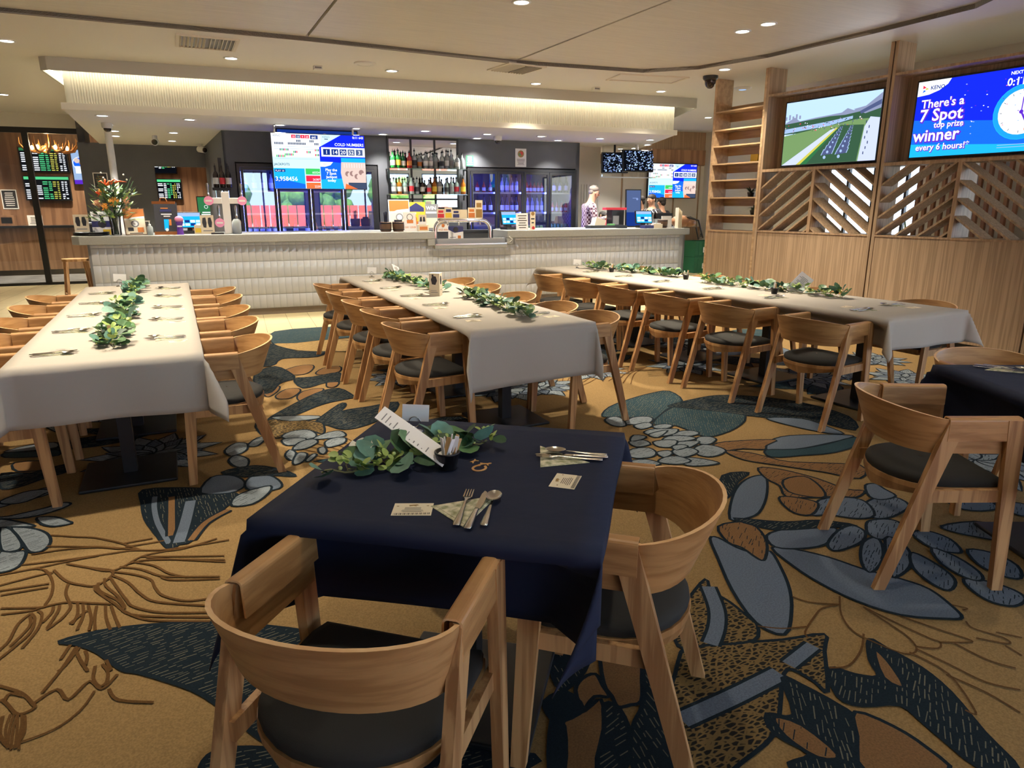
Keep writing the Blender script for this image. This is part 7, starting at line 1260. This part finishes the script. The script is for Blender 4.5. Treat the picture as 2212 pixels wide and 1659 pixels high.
# ---------------------------------------------------------------- people behind the bar
def person(label, loc, rz, P, mats, h=1.75, hands=True, hair='hair_grey'):
    """P: joint overrides; x right, y forward, z up, metres for a 1.75 m body"""
    k = h/1.75; t = thing('person', label, 'person', loc, rz)
    J = dict(pel=(0, 0, .95), waist=(0, .0, 1.1), chest=(0, .02, 1.3), neck=(0, .02, 1.48), head0=(0, .04, 1.56), head1=(0, .05, 1.64), crown=(0, .045, 1.7),
             shl=(-.19, .01, 1.41), ell=(-.24, -.02, 1.13), wrl=(-.22, .16, .95), shr=(.19, .01, 1.41), elr=(.24, -.02, 1.13), wrr=(.22, .16, .95),
             hpl=(-.09, 0, .92), knl=(-.1, .01, .5), anl=(-.1, -.01, .09), tol=(-.1, .12, .04), hpr=(.09, 0, .92), knr=(.1, .01, .5), anr=(.1, -.01, .09), tor=(.1, .12, .04))
    J.update(P)
    def skin(name, nodes, edges, m, par, sub=2, flat=None):
        me = bpy.data.meshes.new(name); ks = list(nodes); me.from_pydata([tuple(Vector(nodes[q][0])*k) for q in ks], [(ks.index(a), ks.index(c)) for a, c in edges], []); me.materials.append(M[m]); o = link(name, me, par)
        md = o.modifiers.new('skin', 'SKIN'); md.use_smooth_shade = True; 
        for i, q in enumerate(ks): r = nodes[q][1]; r = r if isinstance(r, tuple) else (r, r); me.skin_vertices[0].data[i].radius = (r[0]*k, r[1]*k)
        me.skin_vertices[0].data[0].use_root = True; s = o.modifiers.new('sub', 'SUBSURF'); s.levels = s.render_levels = sub; return o
    N = dict(pel=(J['pel'], (.13, .1)), waist=(J['waist'], (.12, .09)), chest=(J['chest'], (.15, .1)), neck=(J['neck'], .055), head0=(J['head0'], (.07, .08)), head1=(J['head1'], (.078, .095)), crown=(J['crown'], (.05, .06)))
    E = [('pel', 'waist'), ('waist', 'chest'), ('chest', 'neck'), ('neck', 'head0'), ('head0', 'head1'), ('head1', 'crown')]
    for sd in 'lr':
        N.update({'sh'+sd: (J['sh'+sd], .06), 'el'+sd: (J['el'+sd], .045), 'wr'+sd: (J['wr'+sd], .028), 'hp'+sd: (J['hp'+sd], .085), 'kn'+sd: (J['kn'+sd], .058), 'an'+sd: (J['an'+sd], .042), 'to'+sd: (J['to'+sd], .04)})
        E += [('chest', 'sh'+sd), ('sh'+sd, 'el'+sd), ('el'+sd, 'wr'+sd), ('pel', 'hp'+sd), ('hp'+sd, 'kn'+sd), ('kn'+sd, 'an'+sd), ('an'+sd, 'to'+sd)]
        w, e = Vector(J['wr'+sd]), Vector(J['el'+sd]); d = (w-e).normalized(); pm = w+d*.05; N['pm'+sd] = (tuple(pm), (.034, .02)); E.append(('wr'+sd, 'pm'+sd)); ac = d.cross(Vector((0, 0, 1))).normalized(); dn = ac.cross(d)
        for i, (o_, l) in enumerate(((-.024, .06), (-.008, .07), (.008, .066), (.024, .052))):
            a, c = 'f%s%da' % (sd, i), 'f%s%db' % (sd, i); p1 = pm+d*.03+ac*o_; p2 = p1+d*l*.6-dn*.02*1; N[a] = (tuple(p1), .009); N[c] = (tuple(p2), .008); E += [('pm'+sd, a), (a, c)]
        N['th'+sd] = (tuple(w+d*.05+ac*(-.045 if sd == 'r' else .045)+d*.02), .01); E.append(('wr'+sd, 'th'+sd))
    skin('body', N, E, 'skin', t)
    up = lambda a, c, f: tuple(Vector(J[a]).lerp(Vector(J[c]), f))
    SN = dict(pel=(J['pel'], (.15, .115)), waist=(J['waist'], (.145, .11)), chest=(J['chest'], (.17, .118)), nk=(up('chest', 'neck', .75), .075)); SE = [('pel', 'waist'), ('waist', 'chest'), ('chest', 'nk')]
    for sd in 'lr': SN.update({'sh'+sd: (J['sh'+sd], .075), 'el'+sd: (J['el'+sd], .06), 'cu'+sd: (up('el'+sd, 'wr'+sd, mats.get('sleeve', .85)), .044)}); SE += [('chest', 'sh'+sd), ('sh'+sd, 'el'+sd), ('el'+sd, 'cu'+sd)]
    skin('shirt', SN, SE, mats['shirt'], t)
    TN_ = dict(pel=(tuple(Vector(J['pel'])+Vector((0, 0, -.02))), (.155, .12))); TE = []
    for sd in 'lr': TN_.update({'hp'+sd: (J['hp'+sd], .1), 'kn'+sd: (J['kn'+sd], .075), 'an'+sd: (up('kn'+sd, 'an'+sd, .95), .062)}); TE += [('pel', 'hp'+sd), ('hp'+sd, 'kn'+sd), ('kn'+sd, 'an'+sd)]
    skin('trousers', TN_, TE, 'trousers', t)
    h0, h1 = Vector(J['head0'])*k, Vector(J['head1'])*k; fw = Vector(P.get('face', (0, 1, 0))).normalized(); upv = (h1-h0).normalized(); sd = fw.cross(upv).normalized()
    b = B().mat('skin'); c = h0+upv*.055
    b.ball(c+fw*.098-upv*.012, .016, 8, (.8, 1, 1.2)); b.ob('nose', t)
    for s_ in (-1, 1): b = B().mat('skin'); b.ball(c+sd*.088*s_, .024, 8, (.4, .8, 1.2)); b.ob('ear', t); b = B().mat('eye'); b.ball(c+fw*.088+sd*.032*s_+upv*.02, .009, 8); b.ob('eye', t)
    b = B().mat('lip'); b.ball(c+fw*.086-upv*.055, .02, 8, (1, .4, .35)); b.ob('mouth', t)
    b = B().mat(hair); b.ball(h1-fw*.022+upv*.03, .092, 14, (.95, 1.02, .8)); b.ball(h1-fw*.055-upv*.02, .072, 12, (1, .7, 1)); b.ob('hair', t); return t
def check_mat():
    m = mat('shirt_check', rgb(206, 186, 196), .85); nt = m.node_tree; p = nt.nodes['Principled BSDF']; tc = nt.nodes.new('ShaderNodeTexCoord'); w1 = nt.nodes.new('ShaderNodeTexChecker'); w1.inputs['Scale'].default_value = 26; w1.inputs['Color1'].default_value = rgb(176, 160, 168); w1.inputs['Color2'].default_value = rgb(70, 34, 52); nt.links.new(tc.outputs['Object'], w1.inputs['Vector']); nt.links.new(w1.outputs['Color'], p.inputs['Base Color'])
check_mat()
person('grey haired man in a checked shirt standing behind the bar looking at his hands', BAR(5.46, 1.26, 0), BA-R(98), dict(chest=(0, .03, 1.3), neck=(0, .06, 1.49), head0=(0, .09, 1.565), head1=(0, .11, 1.645), crown=(0, .1, 1.705), ell=(-.23, .06, 1.14), wrl=(-.1, .3, 1.2), elr=(.23, .06, 1.14), wrr=(.1, .32, 1.22), face=(0, 1, -.25)), dict(shirt='shirt_check', sleeve=.75), 1.86)
person('dark haired person in a dark top standing behind the tall kiosk facing left', BAR(7.24, 2.3, 0), BA+R(70), dict(), dict(shirt='shirt_dark'), 1.7, hair='hair_dark'); person('dark haired man beside the kiosk leaning toward the other person', BAR(7.62, 2.5, 0), BA+R(100), dict(), dict(shirt='shirt_dark'), 1.74, hair='hair_dark'); person('person in a red striped shirt bending behind the tall kiosk', BAR(7.1, 3.0, 0), BA+R(30), dict(chest=(0, .12, 1.2), neck=(0, .28, 1.32), head0=(0, .36, 1.34), head1=(0, .42, 1.37), crown=(0, .46, 1.38), waist=(0, .03, 1.08), shl=(-.19, .18, 1.28), shr=(.19, .18, 1.28), ell=(-.24, .22, 1.02), elr=(.24, .22, 1.02), wrl=(-.2, .38, .9), wrr=(.2, .38, .9)), dict(shirt='shirt_red'), 1.65, hair='hair_dark')
person('dark haired person standing in front of the right game screen', BAR(8.1, 2.85, 0), BA+R(20), dict(), dict(shirt='shirt_dark'), 1.68, hair='hair_dark')
